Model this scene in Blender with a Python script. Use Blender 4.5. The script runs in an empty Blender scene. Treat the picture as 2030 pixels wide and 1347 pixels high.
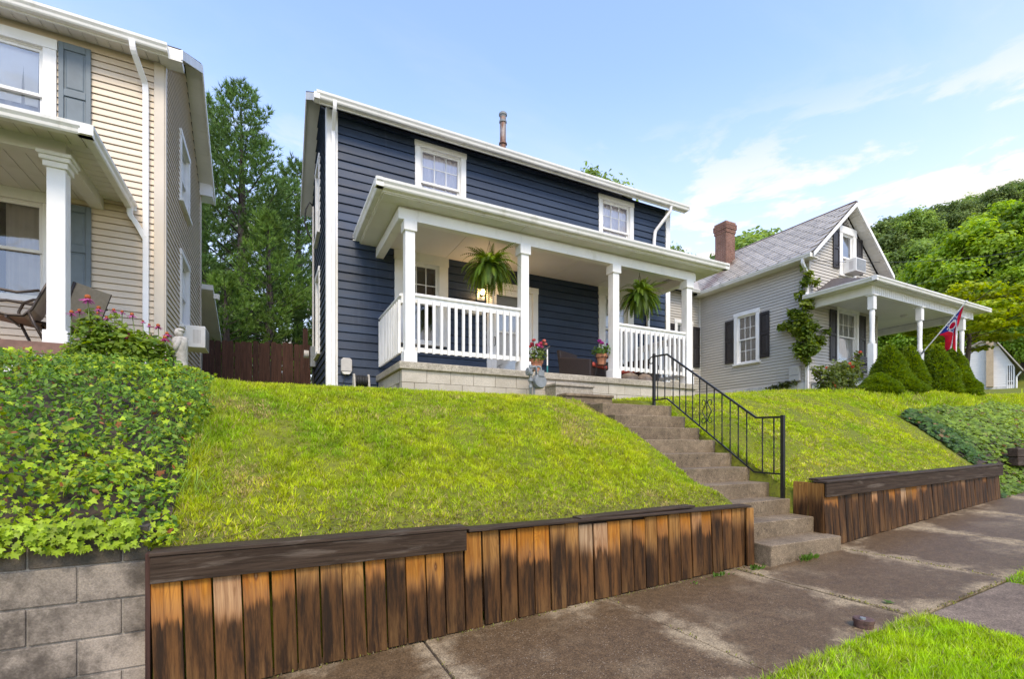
import bpy, math, random
import numpy as np
from mathutils import Vector, Matrix, Euler

random.seed(7)
RNG = np.random.default_rng(11)
R = math.radians
SC = bpy.context.scene
COL = SC.collection

# ------------------------------------------------------------------ camera
F_PX, CXP, HZ, W_PX = 946.0, 1015.0, 882.0, 2030.0
YAW = math.atan2(480.0, 946.0)
cam = bpy.data.cameras.new('camera')
cam.sensor_width = 36.0
cam.lens = 36.0 * F_PX / W_PX
cam.shift_y = (HZ - 673.5) / W_PX
cam.clip_start = 0.05
cam.clip_end = 2000.0
cam_o = bpy.data.objects.new('camera', cam)
cam_o.location = (0, 0, 0)
cam_o.rotation_euler = (R(90), 0, -YAW)
COL.objects.link(cam_o)
SC.camera = cam_o

# ------------------------------------------------------------------ sky, sun, exposure
SUN_EL, SUN_AZ = R(50), R(192)          # azimuth measured clockwise from +Y
SC.view_settings.view_transform = 'Standard'
SC.view_settings.look = 'None'
SC.view_settings.gamma = 1.0
SC.view_settings.use_curve_mapping = False
SC.view_settings.exposure = 1.80
SC.view_settings.use_white_balance = True
SC.view_settings.white_balance_temperature = 7300
world = bpy.data.worlds.new('World')
SC.world = world
world.use_nodes = True
wn, wl = world.node_tree.nodes, world.node_tree.links
wn.clear()
w_out = wn.new('ShaderNodeOutputWorld')
w_bg = wn.new('ShaderNodeBackground')
w_bg.inputs['Strength'].default_value = 0.15
w_sky = wn.new('ShaderNodeTexSky')
w_sky.sky_type = 'NISHITA'
w_sky.sun_disc = False
w_sky.sun_elevation = SUN_EL
w_sky.sun_rotation = SUN_AZ
w_sky.air_density = 1.0
w_sky.dust_density = 0.15
w_sky.ozone_density = 1.2
w_tc = wn.new('ShaderNodeTexCoord')
w_sep = wn.new('ShaderNodeSeparateXYZ')
wl.new(w_tc.outputs['Generated'], w_sep.inputs[0])
def wmath(op, a, b=None, c=None):
    n = wn.new('ShaderNodeMath'); n.operation = op
    for i, v in enumerate((a, b, c)):
        if v is None: continue
        if isinstance(v, (int, float)): n.inputs[i].default_value = v
        else: wl.new(v, n.inputs[i])
    return n.outputs[0]
w_den = wmath('ADD', wmath('MAXIMUM', w_sep.outputs[2], 0.0), 0.22)
w_cmb = wn.new('ShaderNodeCombineXYZ')
wl.new(wmath('DIVIDE', w_sep.outputs[0], w_den), w_cmb.inputs[0])
wl.new(wmath('DIVIDE', w_sep.outputs[1], w_den), w_cmb.inputs[1])
w_map = wn.new('ShaderNodeMapping')
w_map.inputs['Rotation'].default_value = (0, 0, R(-40))
w_map.inputs['Scale'].default_value = (1.0, 2.3, 1.0)
wl.new(w_cmb.outputs[0], w_map.inputs[0])
w_no = wn.new('ShaderNodeTexNoise')
w_no.inputs['Scale'].default_value = 1.15
w_no.inputs['Detail'].default_value = 9.0
w_no.inputs['Roughness'].default_value = 0.58
w_no.inputs['Distortion'].default_value = 0.35
wl.new(w_map.outputs[0], w_no.inputs['Vector'])
w_mask = wn.new('ShaderNodeMapRange'); w_mask.interpolation_type = 'SMOOTHSTEP'
w_mask.inputs['From Min'].default_value = 0.48
w_mask.inputs['From Max'].default_value = 0.74
w_mask.inputs['To Max'].default_value = 0.12
wl.new(w_no.outputs['Fac'], w_mask.inputs['Value'])
w_lowf = wn.new('ShaderNodeMapRange'); w_lowf.interpolation_type = 'SMOOTHSTEP'
w_lowf.inputs['From Min'].default_value = 0.22
w_lowf.inputs['From Max'].default_value = 0.62
w_lowf.inputs['To Min'].default_value = 0.46
w_lowf.inputs['To Max'].default_value = 0.0
wl.new(w_sep.outputs[2], w_lowf.inputs['Value'])
# small puffy clouds low over the roofs
w_map2 = wn.new('ShaderNodeMapping'); w_map2.inputs['Scale'].default_value = (1.6, 1.6, 5.2); w_map2.inputs['Location'].default_value = (3.1, 0.4, 0.7)
wl.new(w_tc.outputs['Generated'], w_map2.inputs[0])
w_no2 = wn.new('ShaderNodeTexNoise'); w_no2.inputs['Scale'].default_value = 3.6; w_no2.inputs['Detail'].default_value = 8.0
w_no2.inputs['Roughness'].default_value = 0.6; w_no2.inputs['Distortion'].default_value = 0.25
wl.new(w_map2.outputs[0], w_no2.inputs['Vector'])
w_puff = wn.new('ShaderNodeMapRange'); w_puff.interpolation_type = 'SMOOTHSTEP'
w_puff.inputs['From Min'].default_value = 0.49; w_puff.inputs['From Max'].default_value = 0.61; w_puff.inputs['To Max'].default_value = 0.72
wl.new(w_no2.outputs['Fac'], w_puff.inputs['Value'])
w_pel = wn.new('ShaderNodeMapRange'); w_pel.interpolation_type = 'SMOOTHSTEP'
w_pel.inputs['From Min'].default_value = 0.58; w_pel.inputs['From Max'].default_value = 0.36
wl.new(w_sep.outputs[2], w_pel.inputs['Value'])
w_fac = wmath('MINIMUM', wmath('ADD', wmath('ADD', w_mask.outputs[0], w_lowf.outputs[0]), wmath('MULTIPLY', w_puff.outputs[0], w_pel.outputs[0])), 0.98)
w_mix = wn.new('ShaderNodeMix'); w_mix.data_type = 'RGBA'
wl.new(w_fac, w_mix.inputs['Factor'])
w_tint = wn.new('ShaderNodeMix'); w_tint.data_type = 'RGBA'; w_tint.blend_type = 'MULTIPLY'; w_tint.inputs['Factor'].default_value = 1.0
wl.new(w_sky.outputs[0], w_tint.inputs['A']); w_tint.inputs['B'].default_value = (0.84, 0.86, 1.0, 1)
wl.new(w_tint.outputs['Result'], w_mix.inputs['A'])
w_mix.inputs['B'].default_value = (2.15, 2.15, 2.3, 1)
wl.new(w_mix.outputs['Result'], w_bg.inputs['Color'])
wl.new(w_bg.outputs[0], w_out.inputs[0])

sun = bpy.data.lights.new('sun', 'SUN')
sun.energy = 0.95
sun.angle = R(22)
sun.color = (1.0, 0.90, 0.74)
sun_o = bpy.data.objects.new('sun', sun)
sd = Vector((math.sin(SUN_AZ) * math.cos(SUN_EL), math.cos(SUN_AZ) * math.cos(SUN_EL), math.sin(SUN_EL)))
sun_o.rotation_euler = sd.to_track_quat('Z', 'Y').to_euler()
sun_o.location = sd * 60
COL.objects.link(sun_o)

# ------------------------------------------------------------------ pixel -> place helpers
CY, SY = math.cos(YAW), math.sin(YAW)
def ray(px, py):
    r = (px - CXP) / F_PX
    return Vector((r * CY + SY, CY - r * SY, (HZ - py) / F_PX))
def atY(px, py, Y): d = ray(px, py); return d * (Y / d.y)
def atX(px, py, X): d = ray(px, py); return d * (X / d.x)

# ------------------------------------------------------------------ mesh helpers
I4 = Matrix.Identity(4)
WM = {}                                  # world matrix of every object we made
def setw(o, M, parent=None):
    if parent is not None:
        o.parent = parent
        o.matrix_parent_inverse = WM[parent.name].inverted()
    o.matrix_basis = M
    WM[o.name] = M.copy()
    return o

def tag(o, label=None, cat=None, group=None, kind=None):
    if label: o['label'] = label
    if cat: o['category'] = cat
    if group: o['group'] = group
    if kind: o['kind'] = kind
    return o

def thing(name, label, cat, loc=(0, 0, 0), group=None):
    o = bpy.data.objects.new(name, None)
    o.empty_display_size = 0.2
    COL.objects.link(o)
    setw(o, Matrix.Translation(Vector(loc)))
    return tag(o, label, cat, group)

def link_mesh(name, me, parent=None, M=I4, kind=None):
    o = bpy.data.objects.new(name, me)
    COL.objects.link(o)
    setw(o, M, parent)
    if kind: o['kind'] = kind
    return o

class MB:
    def __init__(self): self.v, self.f = [], []
    def add(self, vs, fs):
        n = len(self.v)
        self.v.extend(tuple(map(float, p)) for p in vs)
        self.f.extend(tuple(i + n for i in f) for f in fs)
        return self
    def box(self, x0, x1, y0, y1, z0, z1):
        return self.add([(x0, y0, z0), (x1, y0, z0), (x1, y1, z0), (x0, y1, z0),
                         (x0, y0, z1), (x1, y0, z1), (x1, y1, z1), (x0, y1, z1)],
                        [(0, 3, 2, 1), (4, 5, 6, 7), (0, 1, 5, 4), (1, 2, 6, 5), (2, 3, 7, 6), (3, 0, 4, 7)])
    def hexa(self, b, t):
        """bottom 4 and top 4 points, both counter-clockwise seen from above"""
        return self.add(list(b) + list(t), [(0, 3, 2, 1), (4, 5, 6, 7), (0, 1, 5, 4), (1, 2, 6, 5), (2, 3, 7, 6), (3, 0, 4, 7)])
    def prism(self, poly, a0, a1, axis='x'):
        """poly: list of (p,q); axis x: (y,z); y: (x,z); z: (x,y)"""
        n = len(poly)
        def pt(p, q, a): return (a, p, q) if axis == 'x' else ((p, a, q) if axis == 'y' else (p, q, a))
        vs = [pt(p, q, a0) for p, q in poly] + [pt(p, q, a1) for p, q in poly]
        fs = [tuple(range(n)), tuple(range(2 * n - 1, n - 1, -1))]
        fs += [(i, n + i, n + (i + 1) % n, (i + 1) % n) for i in range(n)]
        return self.add(vs, fs)
    def quad(self, a, b, c, d): return self.add([a, b, c, d], [(0, 1, 2, 3)])
    def tube(self, pts, rad, n=8, caps=True, twist=None):
        pts = [Vector(p) for p in pts]
        rads = rad if isinstance(rad, (list, tuple)) else [rad] * len(pts)
        vs, fs = [], []
        up = Vector((0, 0, 1))
        prev = None
        for i, p in enumerate(pts):
            if i == 0: d = pts[1] - p
            elif i == len(pts) - 1: d = p - pts[i - 1]
            else: d = (pts[i + 1] - p).normalized() + (p - pts[i - 1]).normalized()
            d.normalize()
            if prev is None:
                ref = up if abs(d.z) < 0.9 else Vector((1, 0, 0))
                u = d.cross(ref).normalized()
            else:
                u = (prev - d * prev.dot(d))
                u = u.normalized() if u.length > 1e-6 else d.cross(up).normalized()
            prev = u
            w = d.cross(u)
            for k in range(n):
                a = 2 * math.pi * k / n + (math.pi / 4 if n == 4 else 0) + (twist[i] if twist else 0)
                vs.append(p + (u * math.cos(a) + w * math.sin(a)) * rads[i])
        for i in range(len(pts) - 1):
            for k in range(n):
                a, b = i * n + k, i * n + (k + 1) % n
                fs.append((a, b, b + n, a + n))
        if caps:
            fs.append(tuple(range(n - 1, -1, -1)))
            m = (len(pts) - 1) * n
            fs.append(tuple(range(m, m + n)))
        return self.add(vs, fs)
    def lathe(self, prof, c=(0, 0, 0), n=16, axis='z'):
        vs, fs = [], []
        for r, h in prof:
            for k in range(n):
                a = 2 * math.pi * k / n
                x, y = r * math.cos(a), r * math.sin(a)
                if axis == 'z': p = (x, y, h)
                elif axis == 'x': p = (h, x, y)
                else: p = (x, h, y)
                vs.append((p[0] + c[0], p[1] + c[1], p[2] + c[2]))
        for i in range(len(prof) - 1):
            for k in range(n):
                a, b = i * n + k, i * n + (k + 1) % n
                fs.append((a, b, b + n, a + n))
        fs.append(tuple(range(n - 1, -1, -1)))
        m = (len(prof) - 1) * n
        fs.append(tuple(range(m, m + n)))
        return self.add(vs, fs)
    def blob(self, c, rx, ry, rz, n=10, m=7, jit=0.0, seed=0):
        rr = random.Random(seed)
        vs, fs = [(c[0], c[1], c[2] - rz)], []
        for i in range(1, m):
            t = math.pi * i / m
            for k in range(n):
                a = 2 * math.pi * k / n
                j = 1 + rr.uniform(-jit, jit)
                vs.append((c[0] + rx * math.sin(t) * math.cos(a) * j, c[1] + ry * math.sin(t) * math.sin(a) * j, c[2] - rz * math.cos(t) * j))
        vs.append((c[0], c[1], c[2] + rz))
        for k in range(n): fs.append((0, 1 + (k + 1) % n, 1 + k))
        for i in range(m - 2):
            for k in range(n):
                a, b = 1 + i * n + k, 1 + i * n + (k + 1) % n
                fs.append((a, b, b + n, a + n))
        L = len(vs) - 1; o = 1 + (m - 2) * n
        for k in range(n): fs.append((o + k, o + (k + 1) % n, L))
        return self.add(vs, fs)
    def mesh(self, name, mat, smooth=False):
        me = bpy.data.meshes.new(name)
        me.from_pydata(self.v, [], self.f)
        if mat is not None: me.materials.append(mat)
        if smooth:
            me.polygons.foreach_set('use_smooth', [True] * len(me.polygons))
        me.update()
        return me
    def build(self, name, mat, parent=None, M=I4, smooth=False, bevel=0.0, kind=None, fix=False):
        me = self.mesh(name, mat, smooth)
        if fix:
            import bmesh
            bm = bmesh.new(); bm.from_mesh(me)
            bmesh.ops.recalc_face_normals(bm, faces=bm.faces); bm.to_mesh(me); bm.free()
        o = link_mesh(name, me, parent, M, kind)
        if bevel:
            b = o.modifiers.new('bevel', 'BEVEL'); b.width = bevel; b.segments = 2; b.limit_method = 'ANGLE'; b.angle_limit = R(40)
        return o

def smooth_by_angle(o, ang=40):
    me = o.data
    me.polygons.foreach_set('use_smooth', [True] * len(me.polygons))
    try: me.set_sharp_from_angle(angle=R(ang))
    except Exception: pass
    return o

def raw_mesh(name, V, polys_flat, sizes, mat, colors=None, smooth=False):
    me = bpy.data.meshes.new(name)
    nv, nl, npoly = len(V), len(polys_flat), len(sizes)
    me.vertices.add(nv); me.loops.add(nl); me.polygons.add(npoly)
    me.vertices.foreach_set('co', np.ascontiguousarray(V, dtype=np.float32).ravel())
    me.loops.foreach_set('vertex_index', np.ascontiguousarray(polys_flat, dtype=np.int32))
    st = np.zeros(npoly, dtype=np.int32); st[1:] = np.cumsum(sizes)[:-1]
    me.polygons.foreach_set('loop_start', st)
    me.polygons.foreach_set('loop_total', np.ascontiguousarray(sizes, dtype=np.int32))
    if smooth: me.polygons.foreach_set('use_smooth', np.ones(npoly, dtype=bool))
    if colors is not None:
        ca = me.color_attributes.new('tint', 'FLOAT_COLOR', 'POINT')
        C4 = np.ones((nv, 4), dtype=np.float32); C4[:, :3] = colors
        ca.data.foreach_set('color', C4.ravel())
    me.materials.append(mat)
    me.update(calc_edges=True)
    return me

def scatter(name, tv, tf, pos, rot, scale, col, mat, smooth=False, extra=None):
    """stamp a leaf template (tv verts, tf list of faces) at N places: rot (N,3,3), scale (N,) or (N,3), col (N,3)"""
    tv = np.asarray(tv, float); N = len(pos); k = len(tv)
    s = np.asarray(scale, float)
    s = s[:, None, None] if s.ndim == 1 else s[:, None, :]
    V = np.einsum('nij,nkj->nki', rot, tv[None] * s) + pos[:, None, :]
    if extra is not None: V = extra(V)
    flat = np.concatenate([np.asarray(f) for f in tf])
    sizes = np.array([len(f) for f in tf])
    P = (flat[None, :] + (np.arange(N) * k)[:, None]).ravel()
    S = np.tile(sizes, N)
    C = np.repeat(np.asarray(col, float), k, axis=0)
    return raw_mesh(name, V.reshape(-1, 3), P, S, mat, C, smooth)

def frames(nrm, spin):
    """rotation matrices whose z axis is nrm (N,3), turned by spin"""
    n = nrm / np.linalg.norm(nrm, axis=1, keepdims=True)
    ref = np.where(np.abs(n[:, 2:3]) < 0.95, np.array([[0, 0, 1.0]]), np.array([[1.0, 0, 0]]))
    u = np.cross(ref, n); u /= np.linalg.norm(u, axis=1, keepdims=True)
    v = np.cross(n, u)
    c, s = np.cos(spin)[:, None], np.sin(spin)[:, None]
    a = u * c + v * s; b = -u * s + v * c
    return np.stack([a, b, n], axis=2)

# ------------------------------------------------------------------ materials
class NT:
    """small wrapper for building a node tree"""
    def __init__(self, name):
        self.m = bpy.data.materials.new(name); self.m.use_nodes = True
        self.n, self.l = self.m.node_tree.nodes, self.m.node_tree.links
        self.n.clear()
        self.out = self.n.new('ShaderNodeOutputMaterial')
    def new(self, t, **kw):
        x = self.n.new(t)
        for k, v in kw.items(): setattr(x, k, v)
        return x
    def put(self, sock, v):
        if v is None: return
        if isinstance(v, (int, float)): sock.default_value = v
        elif isinstance(v, (tuple, list)):
            v = tuple(v)
            if sock.type == 'RGBA' and len(v) == 3: v = v + (1.0,)
            sock.default_value = v
        else: self.l.new(v, sock)
    def pos(self): return self.new('ShaderNodeNewGeometry').outputs['Position']
    def obj(self): return self.new('ShaderNodeTexCoord').outputs['Object']
    def rnd(self): return self.new('ShaderNodeObjectInfo').outputs['Random']
    def math(self, op, a, b=None, c=None, clamp=False):
        x = self.new('ShaderNodeMath', operation=op, use_clamp=clamp)
        for i, v in enumerate((a, b, c)): self.put(x.inputs[i], v)
        return x.outputs[0]
    def vmath(self, op, a, b=None):
        x = self.new('ShaderNodeVectorMath', operation=op)
        self.put(x.inputs[0], a)
        if b is not None: self.put(x.inputs[1], b)
        return x.outputs[0]
    def map(self, v, scale=(1, 1, 1), loc=(0, 0, 0), rot=(0, 0, 0)):
        x = self.new('ShaderNodeMapping')
        self.put(x.inputs['Vector'], v); x.inputs['Scale'].default_value = scale
        x.inputs['Location'].default_value = loc; x.inputs['Rotation'].default_value = rot
        return x.outputs[0]
    def noise(self, v, scale=5, detail=4, rough=0.55, dist=0.0, out='Fac'):
        x = self.new('ShaderNodeTexNoise')
        self.put(x.inputs['Vector'], v)
        self.put(x.inputs['Scale'], scale); self.put(x.inputs['Detail'], detail)
        self.put(x.inputs['Roughness'], rough); self.put(x.inputs['Distortion'], dist)
        return x.outputs[out]
    def rng(self, v, a, b, c=0.0, d=1.0, smooth=True):
        x = self.new('ShaderNodeMapRange')
        if smooth: x.interpolation_type = 'SMOOTHSTEP'
        self.put(x.inputs['Value'], v)
        for k, q in zip(('From Min', 'From Max', 'To Min', 'To Max'), (a, b, c, d)): self.put(x.inputs[k], q)
        return x.outputs[0]
    def mix(self, f, a, b, blend='MIX'):
        x = self.new('ShaderNodeMix', data_type='RGBA', blend_type=blend)
        self.put(x.inputs['Factor'], f); self.put(x.inputs['A'], a); self.put(x.inputs['B'], b)
        return x.outputs['Result']
    def sep(self, v):
        x = self.new('ShaderNodeSeparateXYZ'); self.put(x.inputs[0], v); return x.outputs
    def comb(self, x_, y_, z_):
        x = self.new('ShaderNodeCombineXYZ')
        for i, q in enumerate((x_, y_, z_)): self.put(x.inputs[i], q)
        return x.outputs[0]
    def hsv(self, col, h=0.5, s=1.0, v=1.0):
        x = self.new('ShaderNodeHueSaturation')
        self.put(x.inputs['Color'], col); self.put(x.inputs['Hue'], h); self.put(x.inputs['Saturation'], s); self.put(x.inputs['Value'], v)
        return x.outputs[0]
    def bump(self, h, strength=0.3, dist=0.01, normal=None):
        x = self.new('ShaderNodeBump')
        self.put(x.inputs['Height'], h); x.inputs['Strength'].default_value = strength; x.inputs['Distance'].default_value = dist
        if normal is not None: self.l.new(normal, x.inputs['Normal'])
        return x.outputs[0]
    def principled(self, col, rough=0.6, spec=0.5, metallic=0.0, normal=None, **kw):
        x = self.new('ShaderNodeBsdfPrincipled')
        self.put(x.inputs['Base Color'], col); self.put(x.inputs['Roughness'], rough)
        self.put(x.inputs['Specular IOR Level'], spec); self.put(x.inputs['Metallic'], metallic)
        if normal is not None: self.l.new(normal, x.inputs['Normal'])
        for k, v in kw.items(): self.put(x.inputs[k], v)
        return x.outputs[0]
    def done(self, shader):
        self.l.new(shader, self.out.inputs['Surface']); return self.m

def basic(name, col, rough=0.6, var=0.12, vscale=3.0, rnd=0.0, bump=0.0, bscale=60.0, spec=0.5, metallic=0.0, dirt=None, stretch=(1, 1, 1)):
    t = NT(name)
    p = t.pos()
    n = t.noise(t.map(p, stretch), vscale, 5, 0.6)
    fac = t.rng(n, 0.3, 0.7, 1 - var, 1 + var)
    if rnd:
        fac = t.math('MULTIPLY', fac, t.rng(t.rnd(), 0, 1, 1 - rnd, 1 + rnd, smooth=False))
    c = t.hsv(col, v=fac)
    if dirt:
        dm = t.rng(t.noise(t.map(p, (1, 1, 0.35)), dirt[1], 6, 0.65), dirt[2], dirt[3])
        c = t.mix(t.math('MULTIPLY', dm, dirt[4]), c, dirt[0])
    nm = None
    if bump: nm = t.bump(t.noise(p, bscale, 4, 0.6), bump, 0.004)
    return t.done(t.principled(c, rough, spec, metallic, nm))

MAT = {}
MAT['white'] = basic('white_paint', (0.80, 0.785, 0.75), 0.5, 0.05, 2.0, 0.02, 0.12, 40, dirt=((0.36, 0.33, 0.26), 4.0, 0.52, 0.80, 0.45))
MAT['white_warm'] = basic('soffit_paint', (0.70, 0.675, 0.62), 0.6, 0.06, 1.5, 0.03, 0.08, 30, dirt=((0.36, 0.33, 0.25), 2.2, 0.55, 0.8, 0.4))
MAT['ceil'] = basic('porch_ceiling_paint', (0.74, 0.72, 0.70), 0.6, 0.05, 1.2, 0.03)
MAT['gutter'] = basic('gutter_aluminium', (0.76, 0.74, 0.69), 0.35, 0.07, 2.5, 0.0, 0, 30, dirt=((0.35, 0.33, 0.22), 4.0, 0.52, 0.75, 0.45), stretch=(0.4, 1, 3))
MAT['pvc'] = basic('downspout_white', (0.83, 0.81, 0.79), 0.35, 0.04, 2.0)
MAT['black'] = basic('black_iron', (0.012, 0.011, 0.011), 0.38, 0.25, 20, 0, 0.25, 90)
MAT['black_plastic'] = basic('black_plastic', (0.02, 0.02, 0.022), 0.45, 0.2, 9)
MAT['shutter_black'] = basic('shutter_black', (0.022, 0.018, 0.018), 0.45, 0.15, 6)
MAT['shutter_blue'] = basic('shutter_blue', (0.135, 0.17, 0.19), 0.55, 0.10, 4, 0, 0.15, 60)
MAT['beige_trim'] = basic('beige_trim', (0.60, 0.52, 0.42), 0.5, 0.04, 2)
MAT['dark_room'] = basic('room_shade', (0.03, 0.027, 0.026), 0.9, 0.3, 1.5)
MAT['shingle_dark'] = basic('asphalt_shingle', (0.05, 0.045, 0.042), 0.9, 0.3, 14, 0, 0.5, 50)
MAT['tar'] = basic('porch_roof_felt', (0.10, 0.085, 0.08), 0.85, 0.3, 10, 0, 0.4, 60)
MAT['foundation'] = basic('painted_foundation', (0.55, 0.54, 0.52), 0.8, 0.15, 3, 0, 0.5, 20, dirt=((0.2, 0.2, 0.19), 3, 0.5, 0.7, 0.6))
MAT['metal_grey'] = basic('meter_grey', (0.20, 0.215, 0.22), 0.45, 0.12, 14, 0, 0.1, 50)
MAT['box_grey'] = basic('utility_box', (0.50, 0.47, 0.44), 0.5, 0.08, 8)
MAT['terracotta'] = basic('terracotta', (0.46, 0.19, 0.10), 0.8, 0.12, 14, 0.06, 0.2, 50)
MAT['wicker'] = basic('dark_wicker', (0.022, 0.013, 0.011), 0.55, 0.35, 60, 0, 0.6, 140)
MAT['coral'] = basic('coral_fabric', (0.62, 0.10, 0.07), 0.85, 0.12, 12, 0.03, 0.2, 160)
MAT['tan_fabric'] = basic('tan_sling', (0.44, 0.35, 0.28), 0.8, 0.08, 20, 0, 0.2, 200)
MAT['bronze'] = basic('bronze_tube', (0.055, 0.040, 0.032), 0.4, 0.2, 10, 0, 0, 50, metallic=0.3)
MAT['stone_grey'] = basic('statue_stone', (0.42, 0.39, 0.34), 0.9, 0.2, 16, 0, 0.5, 60, dirt=((0.16, 0.15, 0.12), 14, 0.5, 0.7, 0.6))
MAT['rock'] = basic('field_stone', (0.36, 0.28, 0.23), 0.85, 0.3, 8, 0.1, 0.6, 25)
MAT['rust'] = basic('rusty_iron', (0.10, 0.052, 0.04), 0.6, 0.35, 20, 0, 0.5, 70)
MAT['bark'] = basic('bark', (0.085, 0.062, 0.05), 0.9, 0.35, 12, 0.1, 0.8, 25, stretch=(1, 1, 0.25))
MAT['bark_pine'] = basic('pine_bark', (0.05, 0.037, 0.032), 0.9, 0.35, 12, 0.1, 0.8, 25)
MAT['soil'] = basic('soil', (0.06, 0.042, 0.03), 0.95, 0.4, 10, 0, 0.8, 40)
MAT['asphalt'] = basic('road_asphalt', (0.05, 0.049, 0.048), 0.85, 0.2, 3, 0, 0.5, 120)
MAT['porch_wood'] = basic('porch_boards', (0.20, 0.105, 0.075), 0.7, 0.2, 8)
MAT['curtain'] = basic('white_curtain', (0.88, 0.86, 0.84), 0.9, 0.05, 3)
MAT['curtain_pink'] = basic('pinkish_curtain', (0.88, 0.80, 0.82), 0.9, 0.06, 3)
MAT['curtain_tan'] = basic('tan_curtain', (0.42, 0.36, 0.29), 0.9, 0.08, 3)
MAT['sheer'] = basic('grey_sheer', (0.40, 0.385, 0.37), 0.9, 0.12, 5)
MAT['teal'] = basic('teal_plastic', (0.02, 0.20, 0.21), 0.4, 0.1, 9)
MAT['flue'] = basic('rusty_flue', (0.30, 0.25, 0.22), 0.5, 0.2, 8, 0, 0.1, 40, metallic=0.35, dirt=((0.16, 0.06, 0.025), 7, 0.42, 0.6, 0.9))
MAT['cable'] = basic('cable_black', (0.02, 0.02, 0.02), 0.6, 0.1, 5)
MAT['cable_white'] = basic('cable_white', (0.6, 0.58, 0.55), 0.6, 0.1, 5)
MAT['mulch'] = MAT['soil']
MAT['green_cone'] = basic('flower_cone', (0.35, 0.09, 0.02), 0.9, 0.3, 90)

def glass_mat():
    t = NT('window_glass')
    fr = t.new('ShaderNodeFresnel'); fr.inputs['IOR'].default_value = 1.6
    n = t.noise(t.pos(), 0.9, 2, 0.5)
    nm = t.bump(n, 0.25, 0.05)
    g = t.new('ShaderNodeBsdfGlossy'); g.inputs['Roughness'].default_value = 0.03
    g.inputs['Color'].default_value = (0.95, 0.97, 1, 1); t.l.new(nm, g.inputs['Normal'])
    tr = t.new('ShaderNodeBsdfTransparent'); tr.inputs['Color'].default_value = (0.94, 0.95, 0.94, 1)
    ms = t.new('ShaderNodeMixShader')
    t.l.new(t.math('ADD', t.math('MULTIPLY', fr.outputs[0], 2.0), 0.04, clamp=True), ms.inputs[0])
    t.l.new(tr.outputs[0], ms.inputs[1]); t.l.new(g.outputs[0], ms.inputs[2])
    return t.done(ms.outputs[0])
MAT['glass'] = glass_mat()

def siding_mat(name, col, rough, var, rnd, streak=None, grain=0.25):
    t = NT(name)
    p = t.pos()
    n = t.noise(t.map(p, (0.5, 0.5, 2.0)), 2.2, 5, 0.6)
    fac = t.rng(n, 0.3, 0.7, 1 - var, 1 + var)
    fac = t.math('MULTIPLY', fac, t.rng(t.rnd(), 0, 1, 1 - rnd, 1 + rnd, smooth=False))
    c = t.hsv(col, v=fac)
    if streak:
        sm = t.rng(t.noise(t.map(p, (9, 9, 0.5)), 1.6, 4, 0.6), 0.55, 0.78)
        c = t.mix(t.math('MULTIPLY', sm, streak[1]), c, streak[0])
    g = t.noise(t.map(p, (3, 3, 60)), 3.0, 3, 0.6)
    return t.done(t.principled(c, t.rng(n, 0.3, 0.7, rough - 0.06, rough + 0.08), 0.5, 0, t.bump(g, grain, 0.003)))
MAT['navy'] = siding_mat('navy_siding', (0.0180, 0.0345, 0.066), 0.52, 0.2, 0.2, ((0.05, 0.066, 0.10), 0.5), 0.5)
MAT['beige'] = siding_mat('beige_vinyl', (0.66, 0.545, 0.41), 0.5, 0.05, 0.025, ((0.45, 0.37, 0.26), 0.15), 0.12)
MAT['grey_vinyl'] = siding_mat('grey_vinyl', (0.50, 0.46, 0.395), 0.5, 0.05, 0.03, ((0.40, 0.36, 0.32), 0.25), 0.1)
MAT['white_clap'] = siding_mat('white_clapboard', (0.72, 0.71, 0.69), 0.6, 0.05, 0.02, ((0.5, 0.48, 0.44), 0.2), 0.1)

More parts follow.
